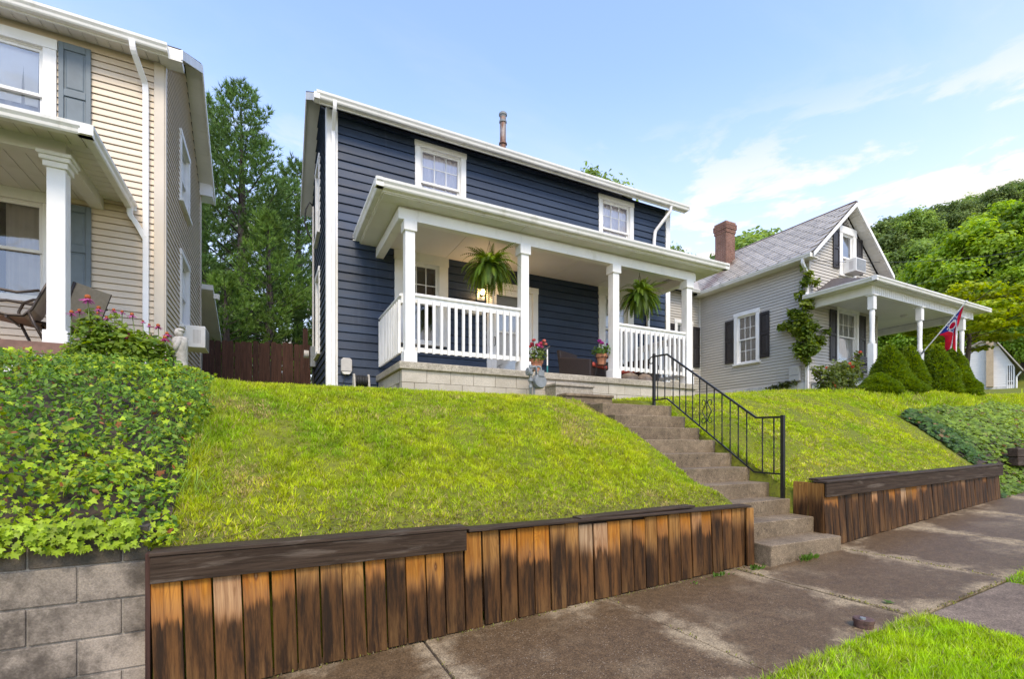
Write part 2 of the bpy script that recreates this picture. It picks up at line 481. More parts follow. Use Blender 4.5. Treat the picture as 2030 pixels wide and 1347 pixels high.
def wood_wall_mat(name, z_hi, z_lo, slope_zero):
    """cedar boards: honey top, black wet rot creeping up with ragged edges (wear on the boards)"""
    t = NT(name)
    o = t.obj()                            # local: x across, z up from the board foot, y thickness
    info = t.new('ShaderNodeObjectInfo')
    r = info.outputs['Random']
    seed = t.math('MULTIPLY', r, 37.0)
    ov = t.vmath('ADD', o, t.comb(seed, t.math('MULTIPLY', r, 11.0), t.math('MULTIPLY', r, 23.0)))
    x, y, z = t.sep(o)
    grain = t.noise(t.map(ov, (38, 38, 1.6)), 1.0, 5, 0.65, 0.6)
    fine = t.noise(t.map(ov, (160, 160, 5)), 1.0, 3, 0.6)
    ring = t.noise(t.map(ov, (7, 7, 0.9)), 1.3, 2, 0.5, 1.2)
    rings = t.math('SINE', t.math('MULTIPLY', ring, 55.0))
    honey = t.mix(t.rng(grain, 0.3, 0.7), (0.46, 0.185, 0.024), (0.26, 0.080, 0.008))
    tan = t.mix(t.rng(grain, 0.3, 0.7), (0.40, 0.200, 0.058), (0.22, 0.095, 0.023))
    grey = t.mix(t.rng(grain, 0.35, 0.7), (0.37, 0.30, 0.215), (0.20, 0.15, 0.10))
    r2 = t.new('ShaderNodeTexWhiteNoise'); r2.noise_dimensions = '1D'; t.l.new(seed, r2.inputs['W'])
    rv = r2.outputs['Value']
    c = t.mix(t.rng(rv, 0.35, 0.6), honey, tan)
    c = t.mix(t.math('MULTIPLY', t.rng(t.rnd(), 0.76, 0.9), 0.55), c, grey)
    c = t.mix(t.math('MULTIPLY', t.rng(rings, 0.2, 1.0), 0.28), c, (0.10, 0.035, 0.01))
    c = t.mix(t.math('MULTIPLY', t.rng(fine, 0.55, 0.75), 0.35), c, (0.08, 0.035, 0.015))
    # knots
    vo = t.new('ShaderNodeTexVoronoi'); t.put(vo.inputs['Vector'], t.map(ov, (9, 0.01, 3.2))); vo.inputs['Scale'].default_value = 1.0
    kd = vo.outputs['Distance']
    kn = t.rng(kd, 0.07, 0.15, 1.0, 0.0)
    c = t.mix(t.math('MULTIPLY', kn, 0.8), c, (0.09, 0.03, 0.012))
    c = t.mix(t.math('MULTIPLY', t.rng(kd, 0.03, 0.06, 1.0, 0.0), 0.7), c, (0.30, 0.17, 0.08))
    # weathering creeping up from the foot: wavy from board to board, each board its own reach and softness
    wp = t.pos()
    wave = t.math('MULTIPLY', t.math('SUBTRACT', t.noise(t.map(wp, (1.1, 1, 0.1)), 1.0, 3, 0.6), 0.5), 0.36)
    r3 = t.new('ShaderNodeTexWhiteNoise'); r3.noise_dimensions = '1D'; t.put(r3.inputs['W'], t.math('ADD', seed, 5.3))
    own = t.math('MULTIPLY', t.math('SUBTRACT', r3.outputs['Value'], 0.5), 0.22)
    rag = t.math('MULTIPLY', t.math('SUBTRACT', t.noise(t.map(ov, (24, 24, 0.9)), 1.0, 5, 0.75), 0.5), 0.36)
    lvl = t.math('ADD', z, t.math('ADD', rag, t.math('ADD', own, wave)))
    soft = t.math('MULTIPLY_ADD', rv, 0.22, 0.05)
    c = t.mix(t.math('MULTIPLY', t.rng(lvl, z_hi, z_hi + 0.16, 1.0, 0.0), 0.25), c, (0.42, 0.29, 0.16))
    red = t.rng(lvl, z_lo - 0.02, z_lo + 0.20, 1.0, 0.0)
    c = t.mix(t.math('MULTIPLY', red, 0.75), c, t.mix(t.rng(grain, 0.3, 0.7), (0.24, 0.080, 0.018), (0.12, 0.038, 0.010)))
    rot = t.rng(t.math('SUBTRACT', lvl, z_lo), 0.0, soft, 1.0, 0.0)
    blot = t.noise(t.map(ov, (16, 16, 1.5)), 1.0, 5, 0.75)
    rotc = t.mix(t.rng(blot, 0.36, 0.70), (0.017, 0.0105, 0.0065), (0.125, 0.055, 0.018))
    c = t.mix(t.math('MULTIPLY', rot, 0.97), c, rotc)
    low = t.rng(lvl, -0.02, 0.26, 1.0, 0.0)
    c = t.mix(t.math('MULTIPLY', t.math('MULTIPLY', low, t.rng(blot, 0.42, 0.65)), 0.6), c, t.mix(t.rng(grain, 0.3, 0.7), (0.19, 0.105, 0.040), (0.09, 0.05, 0.02)))
    strk = t.rng(t.noise(t.map(ov, (70, 70, 0.7)), 1.0, 3, 0.6), 0.58, 0.72)
    c = t.mix(t.math('MULTIPLY', strk, 0.45), c, (0.045, 0.02, 0.01))
    c = t.hsv(c, v=t.rng(t.rnd(), 0, 1, 0.82, 1.15, smooth=False))
    nm = t.bump(t.math('ADD', grain, t.math('MULTIPLY', fine, 0.5)), 0.5, 0.004)
    rough = t.mix(rot, (0.68, 0.68, 0.68), (0.5, 0.5, 0.5))
    return t.done(t.principled(c, rough, 0.16, 0, nm))
MAT['planks_l'] = wood_wall_mat('cedar_planks_rotted', 0.46, 0.41, 0)
MAT['planks_r'] = wood_wall_mat('cedar_planks_dark', 0.46, 0.43, 0)

def dark_board_mat(name, a, b, pale):
    t = NT(name)
    p = t.pos()
    g = t.noise(t.map(p, (1.3, 30, 30)), 2.0, 5, 0.65, 0.4)
    c = t.mix(t.rng(g, 0.3, 0.7), a, b)
    w = t.rng(t.noise(t.map(p, (0.9, 3, 9)), 2.2, 5, 0.65, 0.8), 0.52, 0.70)
    c = t.mix(t.math('MULTIPLY', w, 0.6), c, pale)
    return t.done(t.principled(c, 0.6, 0.15, 0, t.bump(g, 0.5, 0.004)))
MAT['dark_board'] = dark_board_mat('weathered_dark_board', (0.026, 0.016, 0.010), (0.062, 0.040, 0.026), (0.16, 0.125, 0.095))
MAT['cap_board'] = dark_board_mat('wet_cap_board', (0.030, 0.020, 0.014), (0.075, 0.050, 0.034), (0.12, 0.095, 0.075))

def fence_mat():
    t = NT('brown_fence')
    p = t.pos()
    g = t.noise(t.map(p, (30, 30, 1.5)), 1.4, 5, 0.65)
    c = t.mix(t.rng(g, 0.3, 0.7), (0.030, 0.014, 0.010), (0.085, 0.038, 0.026))
    w = t.rng(t.noise(t.map(p, (24, 24, 3)), 1.5, 5, 0.7), 0.62, 0.72)
    c = t.mix(t.math('MULTIPLY', w, 0.55), c, (0.26, 0.20, 0.16))
    c = t.hsv(c, v=t.rng(t.rnd(), 0, 1, 0.7, 1.25, smooth=False))
    return t.done(t.principled(c, 0.8, 0.3, 0, t.bump(g, 0.5, 0.004)))
MAT['fence'] = fence_mat()

def concrete_mat(name, dry, wet, kind):
    t = NT(name)
    p = t.pos()
    x, y, z = t.sep(p)
    ag = t.new('ShaderNodeTexVoronoi'); t.put(ag.inputs['Vector'], p); ag.inputs['Scale'].default_value = 78.0
    agc = t.sep(ag.outputs['Color'])[0]
    chip = t.math('MULTIPLY', t.rng(agc, 0.70, 0.90), t.rng(ag.outputs['Distance'], 0.20, 0.42, 1.0, 0.0))
    fine = t.noise(p, 90, 4, 0.7)
    big = t.noise(t.map(p, (1, 1, 1)), 1.5, 5, 0.62)
    mid = t.noise(p, 6.5, 5, 0.68)
    if kind == 'walk':
        # damp patch in the middle of every slab, dry pale bands along joints and the wall foot
        sx = t.math('DIVIDE', t.math('SUBTRACT', x, 0.986), 1.64)
        fr = t.math('SUBTRACT', sx, t.math('FLOOR', sx))
        e1 = t.math('MULTIPLY', t.math('MINIMUM', fr, t.math('SUBTRACT', 1.0, fr)), 1.64)
        e2 = t.math('MINIMUM', t.math('SUBTRACT', 3.42, y), t.math('MULTIPLY', t.math('SUBTRACT', y, 1.74), 0.9))
        e = t.math('MINIMUM', e1, e2)
        e = t.math('ADD', e, t.math('MULTIPLY', t.math('SUBTRACT', big, 0.49), 1.3))
        e = t.math('ADD', e, t.math('MULTIPLY', t.math('SUBTRACT', mid, 0.5), 0.34))
        wet_f = t.rng(e, -0.12, 0.22)
        wet_f = t.math('MULTIPLY', wet_f, t.rng(big, 0.30, 0.5, 0.75, 1.0))
    else:
        wet_f = t.rng(t.math('ADD', big, t.math('MULTIPLY', mid, 0.35)), 0.48, 0.84)
    base = t.mix(wet_f, dry, wet)
    base = t.hsv(base, v=t.rng(fine, 0.25, 0.75, 0.42, 1.62))
    base = t.hsv(base, v=t.rng(t.noise(p, 17, 5, 0.7), 0.3, 0.7, 0.78, 1.22))
    chip = t.math('MULTIPLY', chip, t.rng(t.noise(p, 3.3, 3, 0.6), 0.35, 0.65, 0.15, 1.0))
    base = t.mix(t.math('MULTIPLY', chip, 0.6), base, (0.46, 0.36, 0.25))
    if kind == 'step':
        moss = t.rng(t.noise(p, 4.5, 5, 0.7), 0.58, 0.72)
        base = t.mix(t.math('MULTIPLY', moss, 0.35), base, (0.10, 0.095, 0.05))
        pit = t.rng(t.noise(p, 24, 2, 0.5), 0.70, 0.76)
        base = t.mix(pit, base, (0.03, 0.025, 0.02))
    rough = t.rng(wet_f, 0, 1, 0.85, 0.50 if kind == 'walk' else 0.7)
    nm = t.bump(t.math('ADD', fine, t.math('MULTIPLY', chip, 0.5)), 0.55, 0.004)
    return t.done(t.principled(base, rough, 0.35, 0, nm))
MAT['walk'] = concrete_mat('damp_sidewalk_concrete', (0.315, 0.238, 0.142), (0.110, 0.068, 0.033), 'walk')
MAT['step'] = concrete_mat('step_concrete', (0.225, 0.168, 0.106), (0.135, 0.097, 0.058), 'step')
MAT['walk_plain'] = concrete_mat('path_concrete', (0.21, 0.155, 0.11), (0.13, 0.09, 0.06), 'plain')
MAT['slab'] = concrete_mat('porch_slab_concrete', (0.40, 0.355, 0.28), (0.30, 0.26, 0.20), 'plain')

def block_mat(name, col, dark, amount, rnd):
    t = NT(name)
    p = t.pos()
    fine = t.noise(p, 110, 3, 0.7)
    big = t.noise(p, 3.0, 5, 0.65)
    c = t.hsv(col, v=t.rng(fine, 0.25, 0.75, 0.72, 1.26))
    c = t.hsv(c, v=t.rng(t.rnd(), 0, 1, 1 - rnd, 1 + rnd, smooth=False))
    st = t.rng(t.math('ADD', big, t.math('MULTIPLY', t.noise(p, 14, 4, 0.7), 0.3)), 0.52, 0.80)
    c = t.mix(t.math('MULTIPLY', st, amount), c, dark)
    return t.done(t.principled(c, 0.85, 0.4, 0, t.bump(fine, 0.8, 0.005)))
MAT['block'] = block_mat('grey_block', (0.30, 0.25, 0.195), (0.055, 0.043, 0.032), 0.88, 0.2)
MAT['block_dark'] = block_mat('dark_top_block', (0.12, 0.095, 0.07), (0.035, 0.032, 0.02), 0.85, 0.12)  # darker block tone for the top course of the wall
MAT['porch_block'] = block_mat('porch_block', (0.50, 0.445, 0.37), (0.36, 0.31, 0.24), 0.5, 0.07)
MAT['mortar'] = block_mat('mortar', (0.33, 0.29, 0.24), (0.12, 0.10, 0.08), 0.7, 0.0)
MAT['brick'] = block_mat('red_brick', (0.235, 0.125, 0.09), (0.14, 0.07, 0.05), 0.6, 0.2)
MAT['mortar_pale'] = block_mat('pale_mortar', (0.42, 0.33, 0.28), (0.25, 0.19, 0.16), 0.5, 0.0)
MAT['tan_block'] = block_mat('tan_chimney', (0.48, 0.37, 0.25), (0.36, 0.27, 0.18), 0.5, 0.0)

def slate_mat():
    t = NT('grey_slate')
    p = t.pos()
    n = t.noise(p, 6, 4, 0.6)
    c = t.hsv((0.43, 0.385, 0.32), v=t.rng(t.math('ADD', n, t.math('MULTIPLY', t.rnd(), 0.5)), 0.3, 1.2, 0.75, 1.2))
    x, y, z = t.sep(p)
    # brown chimney wash stain below the stack
    dx = t.math('SUBTRACT', y, 12.35)
    st = t.rng(t.math('ADD', t.math('ABSOLUTE', dx), t.math('MULTIPLY', t.noise(p, 2.5, 4, 0.6), 0.7)), 0.35, 0.85, 1.0, 0.0)
    st = t.math('MULTIPLY', st, t.rng(x, 15.9, 15.4))
    c = t.mix(t.math('MULTIPLY', st, 0.75), c, (0.17, 0.095, 0.055))
    return t.done(t.principled(c, 0.38, 0.5, 0, t.bump(n, 0.3, 0.004)))
MAT['slate'] = slate_mat()

def leaf_mat(name, gloss=0.45, trans=0.35, spec=0.4):
    t = NT(name)
    a = t.new('ShaderNodeAttribute', attribute_name='tint')
    c = t.hsv(a.outputs['Color'], v=t.rng(t.noise(t.pos(), 9, 2, 0.5), 0.3, 0.7, 0.85, 1.15))
    pr = t.principled(c, gloss, spec)
    tl = t.new('ShaderNodeBsdfTranslucent'); t.put(tl.inputs['Color'], t.hsv(c, h=0.485, s=1.1, v=1.5))
    ms = t.new('ShaderNodeMixShader'); ms.inputs[0].default_value = trans
    t.l.new(pr, ms.inputs[1]); t.l.new(tl.outputs[0], ms.inputs[2])
    return t.done(ms.outputs[0])
MAT['leaf'] = leaf_mat('foliage', 0.5, 0.45, 0.35)
MAT['ivy'] = leaf_mat('ivy_leaf', 0.45, 0.30, 0.28)
MAT['grass'] = leaf_mat('grass_blade', 0.55, 0.40, 0.35)
MAT['needle'] = leaf_mat('pine_needles', 0.6, 0.25, 0.25)
MAT['petal'] = leaf_mat('flower_petal', 0.6, 0.35, 0.3)

def ground_mat():
    t = NT('turf_and_soil')
    p = t.pos()
    n = t.noise(p, 1.3, 5, 0.65); n2 = t.noise(p, 22, 4, 0.7)
    c = t.mix(t.rng(n, 0.35, 0.65), (0.13, 0.155, 0.015), (0.165, 0.175, 0.02))
    c = t.mix(t.rng(n2, 0.48, 0.75), c, (0.08, 0.065, 0.022))
    return t.done(t.principled(c, 0.9, 0.2, 0, t.bump(n2, 0.6, 0.02)))
MAT['ground'] = ground_mat()
# ================================================================== TERRAIN
def walk_z(x): return np.interp(x, [-60, .2, 4.5, 5.8, 10.6, 16, 60, 200], [-3.85, -1.438, -1.267, -1.212, -.877, -.50, 2.8, 12.0])
def base_z(x): return np.interp(x, [-60, -.6, 4.5, 5.8, 10.6, 11.4, 16, 60, 200], [-2.5, -.62, -.63, -.47, -.33, -.42, .0, 3.2, 12.4])
def crest_z(x): return np.interp(x, [-60, -8, -1.0, -.65, -.4, 4.4, 5.8, 7.5, 9.8, 13.4, 19.7, 40, 60, 200], [0.0, .68, .69, .68, .68, .70, .74, .89, 1.06, 1.29, 1.42, 2.6, 4.3, 14])
def plat_z(x): return np.interp(x, [-60, -8, -1.0, 2, 5, 8, 11, 14.5, 20, 40, 60, 200], [0.3, .80, .85, .98, 1.0, 1.12, 1.38, 1.58, 1.72, 3.1, 4.6, 15])
def sstep(a, b, v):
    t = np.clip((v - a) / (b - a), 0, 1); return t * t * (3 - 2 * t)
def ground_z(x, y):
    x, y = np.asarray(x, float), np.asarray(y, float)
    wz = walk_z(x)
    bz = base_z(x)
    t = np.clip((y - 3.5) / 2.7, 0, 1)
    s = 1 - (1 - t) ** 1.35
    bank = bz + (crest_z(x) - bz) * s + (plat_z(x) - crest_z(x)) * np.clip((y - 6.2) / 3.0, 0, 1)
    # gentle rise behind, wooded hill to the right
    d = np.hypot(x, y); az = np.degrees(np.arctan2(x, np.maximum(y, 1e-3)))
    bank = bank + 0.03 * np.maximum(y - 15, 0)
    bank = bank + 26 * sstep(50, 74, az) * sstep(60, 170, d) + 5 * sstep(40, 160, d)
    bank = bank - .24 * (1 - sstep(5.85, 6.6, x)) * (x > 5.5) * sstep(3.5, 3.75, y) * (1 - sstep(5.6, 6.3, y))
    bank = bank - .13 * sstep(3.75, 4.38, x) * (x < 4.6) * sstep(3.6, 4.0, y) * (1 - sstep(5.8, 6.6, y))
    open_bank = wz - .03 + (bank - wz + .03) * sstep(3.42, 4.0, y)
    high = np.where(x < 10.7, bank, open_bank)
    low = np.where(y > 1.8, wz - .07, wz - .012)
    low = np.where(y < 0.46, wz - .19, low)
    z = np.where(y >= 3.49, high, low)
    tr = (x > 4.435) & (x < 5.79) & (y > 3.0) & (y < 5.99)
    z = np.where(tr, np.minimum(z, -1.046 + .658 * (y - 3.16) - .30), z)
    tp = (x > 4.435) & (x < 5.55) & (y >= 5.99) & (y < 7.4)
    z = np.where(tp, .55, z)
    return z

def axis_pts(parts):
    out = []
    for a, b, st in parts: out.append(np.arange(a, b - 1e-6, st))
    out.append(np.array([parts[-1][1]]))
    return np.concatenate(out)
gx = np.unique(np.round(np.concatenate([axis_pts([(-160, -20, 10), (-20, -6, 1), (-6, 12, .15), (12, 26, .4), (26, 70, 2.0), (70, 400, 8)]), [4.43, 4.44, 5.78, 5.80, 5.54, 5.56, 10.69, 10.71]]), 4))
gy = np.unique(np.round(np.concatenate([axis_pts([(-80, -4, 8), (-4, 0.4, .6), (0.4, 8, .15), (8, 16, .4), (16, 60, 2.0), (60, 400, 8)]), [.45, .47, 1.79, 1.81, 3.48, 3.50, 2.99, 3.01, 5.98, 6.0, 7.39, 7.41]]), 4))
GX, GY = np.meshgrid(gx, gy)
GZ = ground_z(GX, GY)
GZ = GZ + np.where((GY > 4.0) & (GY < 30), .012 * np.sin(GX * 3.1 + GY * 1.7) + .01 * np.sin(GX * 7.3 - GY * 5.1), 0)
nxg, nyg = len(gx), len(gy)
ii = np.arange((nxg - 1) * (nyg - 1)); cx_, cy_ = ii % (nxg - 1), ii // (nxg - 1)
a_ = cy_ * nxg + cx_
quads = np.stack([a_, a_ + 1, a_ + 1 + nxg, a_ + nxg], axis=1).ravel()
gme = raw_mesh('ground', np.stack([GX, GY, GZ], -1).reshape(-1, 3), quads, np.full(len(ii), 4), MAT['ground'], smooth=False)
ground = tag(link_mesh('ground', gme), 'grassy ground with front bank, verge and far wooded hill', None, kind='structure')

# ------------------------------------------------------------------ pavement, path, kerb, road
sw = MB()
for x0, x1 in zip(np.arange(-12, 40, 2.0), np.arange(-10, 42, 2.0)):
    sw.hexa([(x0, 1.80, walk_z(x0) - .2), (x1, 1.80, walk_z(x1) - .2), (x1, 3.47, walk_z(x1) - .2), (x0, 3.47, walk_z(x0) - .2)],
            [(x0, 1.80, walk_z(x0) - .022), (x1, 1.80, walk_z(x1) - .022), (x1, 3.47, walk_z(x1) - .022), (x0, 3.47, walk_z(x0) - .022)])
sidewalk = tag(sw.build('sidewalk', MAT['soil']), 'damp brown concrete sidewalk of wide slabs below the plank walls', None, kind='structure')
jx = [0.986 + 1.64 * k for k in range(-7, 22)]
for a, b in zip(jx[:-1], jx[1:]):
    g = .008
    a2, b2 = a + g, b - g
    dz = random.uniform(-.006, .006)
    y0, y1 = 1.80, 3.46
    m = MB().hexa([(a2, y0, walk_z(a2) - .12), (b2, y0, walk_z(b2) - .12), (b2, y1, walk_z(b2) - .12), (a2, y1, walk_z(a2) - .12)],
                  [(a2, y0, walk_z(a2) + dz), (b2, y0, walk_z(b2) + dz), (b2, y1, walk_z(b2) + dz), (a2, y1, walk_z(a2) + dz)])
    m.build('slab', MAT['walk'], sidewalk, bevel=.008)
pth = MB().hexa([(4.44, .47, walk_z(4.44) - .12), (5.84, .47, walk_z(5.84) - .12), (5.84, 1.785, walk_z(5.84) - .12), (4.44, 1.785, walk_z(4.44) - .12)],
                [(4.44, .47, walk_z(4.44) - .005), (5.84, .47, walk_z(5.84) - .005), (5.84, 1.785, walk_z(5.84) - .005), (4.44, 1.785, walk_z(4.44) - .005)])
tag(pth.build('kerb_path', MAT['walk_plain'], bevel=.01), 'short concrete path crossing the grass verge to the kerb', kind='structure')
kb, rd = MB(), MB()
for x0, x1 in zip(np.arange(-40, 80, 4.0), np.arange(-36, 84, 4.0)):
    kb.hexa([(x0, .30, walk_z(x0) - .3), (x1, .30, walk_z(x1) - .3), (x1, .46, walk_z(x1) - .3), (x0, .46, walk_z(x0) - .3)],
            [(x0, .30, walk_z(x0) - .005), (x1, .30, walk_z(x1) - .005), (x1, .46, walk_z(x1) - .005), (x0, .46, walk_z(x0) - .005)])
    rd.hexa([(x0, -7, walk_z(x0) - .35), (x1, -7, walk_z(x1) - .35), (x1, .298, walk_z(x1) - .35), (x0, .298, walk_z(x0) - .35)],
            [(x0, -7, walk_z(x0) - .15), (x1, -7, walk_z(x1) - .15), (x1, .298, walk_z(x1) - .15), (x0, .298, walk_z(x0) - .15)])
tag(kb.build('kerb', MAT['walk_plain']), 'concrete kerb along the street', kind='structure')
tag(rd.build('road', MAT['asphalt']), 'asphalt street in front of the sidewalk', kind='structure')

# ------------------------------------------------------------------ stairs up the bank
NST, RISE, RUN, Z1, Y1 = 10, .185, .281, -1.046, 3.16
stairs = thing('staircase', 'flight of ten weathered brown concrete steps climbing the grass bank', 'stairs', (5.1, 3.16, -1.23))
for i in range(NST):
    xa, xb = (4.60, 5.84) if i == 0 else ((4.58, 5.80) if i == 1 else (4.40, 5.78))
    zt = Z1 + RISE * i
    ya = Y1 + RUN * i
    yb = ya + RUN + .02 if i < NST - 1 else ya + .33
    m = MB()
    n = 7
    xs = np.linspace(xa, xb, n)
    jit = [random.uniform(-.006, .006) for _ in range(n)]
    for k in range(n - 1):
        pass
    zb_ = min(zt - RISE - .04, zt - RISE - .04)
    # front edge worn unevenly
    top_f = [(x, ya + .004 + abs(j) * .8, zt + j * .5) for x, j in zip(xs, jit)]
    top_b = [(x, yb, zt + .003) for x in xs]
    bot_f = [(x, ya + .012 + j * .5, zb_) for x, j in zip(xs, jit)]
    bot_b = [(x, yb, zb_) for x in xs]
    V = top_f + top_b + bot_f + bot_b
    F = []
    for k in range(n - 1):
        F += [(k, k + 1, n + k + 1, n + k), (2 * n + k, 2 * n + k + 1, k + 1, k), (3 * n + k + 1, 3 * n + k, n + k, n + k + 1), (3 * n + k, 3 * n + k + 1, 2 * n + k + 1, 2 * n + k)]
    F += [(0, n, 3 * n, 2 * n), (n - 1, 3 * n - 1, 4 * n - 1, 2 * n - 1)]
    m.add(V, F)
    m.build('step', MAT['step'], stairs, bevel=.010)
tag(MB().box(4.42, 5.56, 6.03, 6.74, .50, .645).build('landing_path', MAT['walk_plain'], bevel=.012), 'concrete landing between the long stairs and the porch steps', kind='structure')

# ------------------------------------------------------------------ plank retaining walls
def plank(parent, x, y, z, w, h, th, lean, tilt, mat, name='plank', yaw=0.0):
    m = MB()
    e = .003
    m.box(-w / 2 + .0015, w / 2 - .0015, -th, 0, 0, h)
    M = Matrix.Translation((x, y, z)) @ Matrix.Rotation(yaw, 4, 'Z') @ Matrix.Rotation(-lean, 4, 'X') @ Matrix.Rotation(-tilt, 4, 'Y')
    return m.build(name, mat, parent, M, bevel=.003)

rwl = thing('plank_retaining_wall', 'stained wooden plank retaining wall joining the grey block wall', 'retaining wall', (-.6, 3.4, -1.45))
pw = .1465
x = -.585; i = 0
while x < 4.50:
    w = pw * random.uniform(.93, 1.04)
    if x + w > 4.52: w = max(.06, 4.52 - x)
    xc = x + w / 2
    top = -.645 if xc < 1.33 else (-.672 + random.uniform(-.008, .008) if xc < 2.35 else -.690 + random.uniform(-.012, .01) + .035 * (xc - 2.35) / 2.2)
    foot = float(walk_z(xc)) + random.uniform(-.004, .008)
    lean = R(4.0) * max(0, 1 - xc / 9) + R(random.uniform(-.4, .5))
    tilt = R(2.6) * max(0, 1 - (xc + .6) / 2.4) + R(random.uniform(-.35, .35))
    h = (top - foot) / math.cos(lean)
    plank(rwl, xc, 3.392 - math.tan(lean) * (top - foot) + random.uniform(-.004, .004), foot, w - .004, h, .022, lean, tilt, MAT['planks_l'])
    x += w + (random.uniform(.001, .004) if i != 13 else .016)
    i += 1
plank(rwl, 4.475, 3.325, float(walk_z(4.5)) - .0, .105, .60, .022, R(3), R(-2.2), MAT['planks_l'])
MB().box(-.63, -.606, 3.345, 3.42, -1.46, -.62).build('end_board', MAT['fence'], rwl, bevel=.003)
MB().box(-.605, 1.31, 3.326, 3.349, -.792, -.640).build('fascia_board', MAT['dark_board'], rwl, bevel=.004)
MB().box(-.61, 1.315, 3.318, 3.475, -.637, -.612).build('cap_board', MAT['cap_board'], rwl, bevel=.005)
MB().box(1.33, 4.50, 3.325, 3.475, -.662, -.640).build('cap_board', MAT['cap_board'], rwl, M=Matrix.Translation((0, 0, .004)), bevel=.005)
MB().box(-.70, .70, -.065, .065, 0, .022).build('cap_board', MAT['cap_board'], rwl, M=Matrix.Translation((3.05, 3.43, -.634)) @ Matrix.Rotation(R(2.0), 4, 'Z') @ Matrix.Rotation(R(-.8), 4, 'Y'), bevel=.005)
MB().box(1.0, 4.50, 3.41, 3.47, -1.3, -.664).build('backing_board', MAT['dark_board'], rwl)

rwr = thing('plank_retaining_wall', 'dark plank retaining wall with leaning boards beside the ivy bank', 'retaining wall', (5.8, 3.3, -1.2))
def rw_top(x): return float(np.interp(x, [5.785, 10.6], [-.455, -.335]))
x = 5.80
while x < 10.58:
    w = pw * random.uniform(.9, 1.05)
    if x + w > 10.6: w = 10.6 - x
    xc = x + w / 2
    foot = float(walk_z(xc)) + random.uniform(-.004, .008)
    top = rw_top(xc) - .02
    out = .045 - .01 * (xc - 5.8) / 4.8
    lean = math.atan2(out, top - foot) + R(random.uniform(-.5, .5))
    plank(rwr, xc, 3.375 - out, foot, w - .003, (top - foot) / math.cos(lean), .022, lean, R(random.uniform(-.5, .5)), MAT['planks_r'])
    x += w + random.uniform(.001, .003)
m = MB()
def sl_box(xa, xb, y0, y1, d0, d1):
    za, zb = rw_top(xa), rw_top(xb)
    return MB().hexa([(xa, y0, za + d0), (xb, y0, zb + d0), (xb, y1, zb + d0), (xa, y1, za + d0)], [(xa, y0, za + d1), (xb, y0, zb + d1), (xb, y1, zb + d1), (xa, y1, za + d1)])
sl_box(5.79, 10.62, 3.30, 3.324, -.165, -.002).build('fascia_board', MAT['dark_board'], rwr, bevel=.004)
sl_box(5.78, 10.63, 3.29, 3.46, .0, .024).build('cap_board', MAT['cap_board'], rwr, bevel=.005)
sl_box(5.80, 7.6, 3.40, 3.52, .026, .048).build('cap_board', MAT['cap_board'], rwr, bevel=.005)
for k, (ya, yb) in enumerate(((3.335, 3.515), (3.518, 3.70))):
    plank(rwr, 5.806, (ya + yb) / 2, -1.15, .182, .69 + .005 * k, .022, 0, 0, MAT['planks_r'], yaw=R(-90))
MB().box(5.83, 10.6, 3.40, 3.46, -1.2, -.50).build('backing_board', MAT['dark_board'], rwr)

# ------------------------------------------------------------------ grey block wall under the ivy
bw = thing('block_retaining_wall', 'grey concrete block retaining wall with ivy spilling over its top', 'retaining wall', (-2, 3.5, -1.7))
mort = MB().box(-6, -.632, 3.472, 3.64, -1.95, -.49).build('mortar_bed', MAT['mortar'], bw)
BL, BH = .397, .196
zc0 = [-.478 - .206 * k for k in range(7)]
bme = {}
def block(parent, xa, xb, ya, yb, za, zb, mat, name='block'):
    key = (round(xb - xa, 3), round(yb - ya, 3), round(zb - za, 3), mat.name)
    if key not in bme:
        bme[key] = MB().box(0, xb - xa, 0, yb - ya, 0, zb - za).mesh('block', mat)
    o = link_mesh(name, bme[key], parent, Matrix.Translation((xa, ya + random.uniform(-.003, .003), za)))
    b = o.modifiers.new('bevel', 'BEVEL'); b.width = .006; b.segments = 2
    return o
for k, zt in enumerate(zc0):
    off = -.954 if k % 2 == 1 else -.757
    xs = [off + .407 * j for j in range(-14, 3)]
    for a in xs:
        xa, xb = a + .005, a + .407 - .005
        if xa > -.64: continue
        xb = min(xb, -.636)
        if xb - xa < .04: continue
        block(bw, xa, xb, 3.46, 3.63, zt - BH, zt, MAT['block_dark'] if k == 0 else MAT['block'])

# ------------------------------------------------------------------ iron stair railing
XR = 5.735
rail = thing('stair_railing', 'black wrought iron stair railing with twisted pickets and scroll panel', 'railing', (XR, 4.9, -.2))
def sqbar(pts, hw, name, parent, mat=None): return MB().tube(pts, hw * 1.414, 4).build(name, mat or MAT['black'], parent)
pY = lambda px, py: (lambda p: (XR, p.y, p.z))(atX(px, py, XR))
lo_t, lo_b = pY(1550, 826), (XR, 3.80, -.70)
up_t, up_b = pY(1297, 705), (XR, 6.05, .60)
sqbar([(XR, 3.80, -.70), (XR, 3.80, .37)], .020, 'newel_post', rail)
sqbar([(XR, 6.05, .55), (XR, 6.05, 1.52)], .020, 'newel_post', rail)
topl = [(XR, 6.05, 1.475), (XR, 5.753, 1.462), (XR, 4.165, .354), (XR, 3.80, .345)]
botl = [(XR, 6.05, .745), (XR, 5.753, .743), (XR, 4.193, -.366), (XR, 3.80, -.373)]
sqbar(topl, .013, 'top_rail', rail)
sqbar(botl, .010, 'bottom_rail', rail)
MB().tube([(XR, 6.05, 1.475), (XR, 6.10, 1.478), (XR, 6.15, 1.455), (XR, 6.165, 1.41), (XR, 6.14, 1.37), (XR, 6.10, 1.365), (XR, 6.075, 1.385)], .010, 8).build('curled_end', MAT['black'], rail, smooth=True)
def interp_line(pl, y):
    ys = [p[1] for p in pl][::-1]; zs = [p[2] for p in pl][::-1]
    return float(np.interp(y, ys, zs))
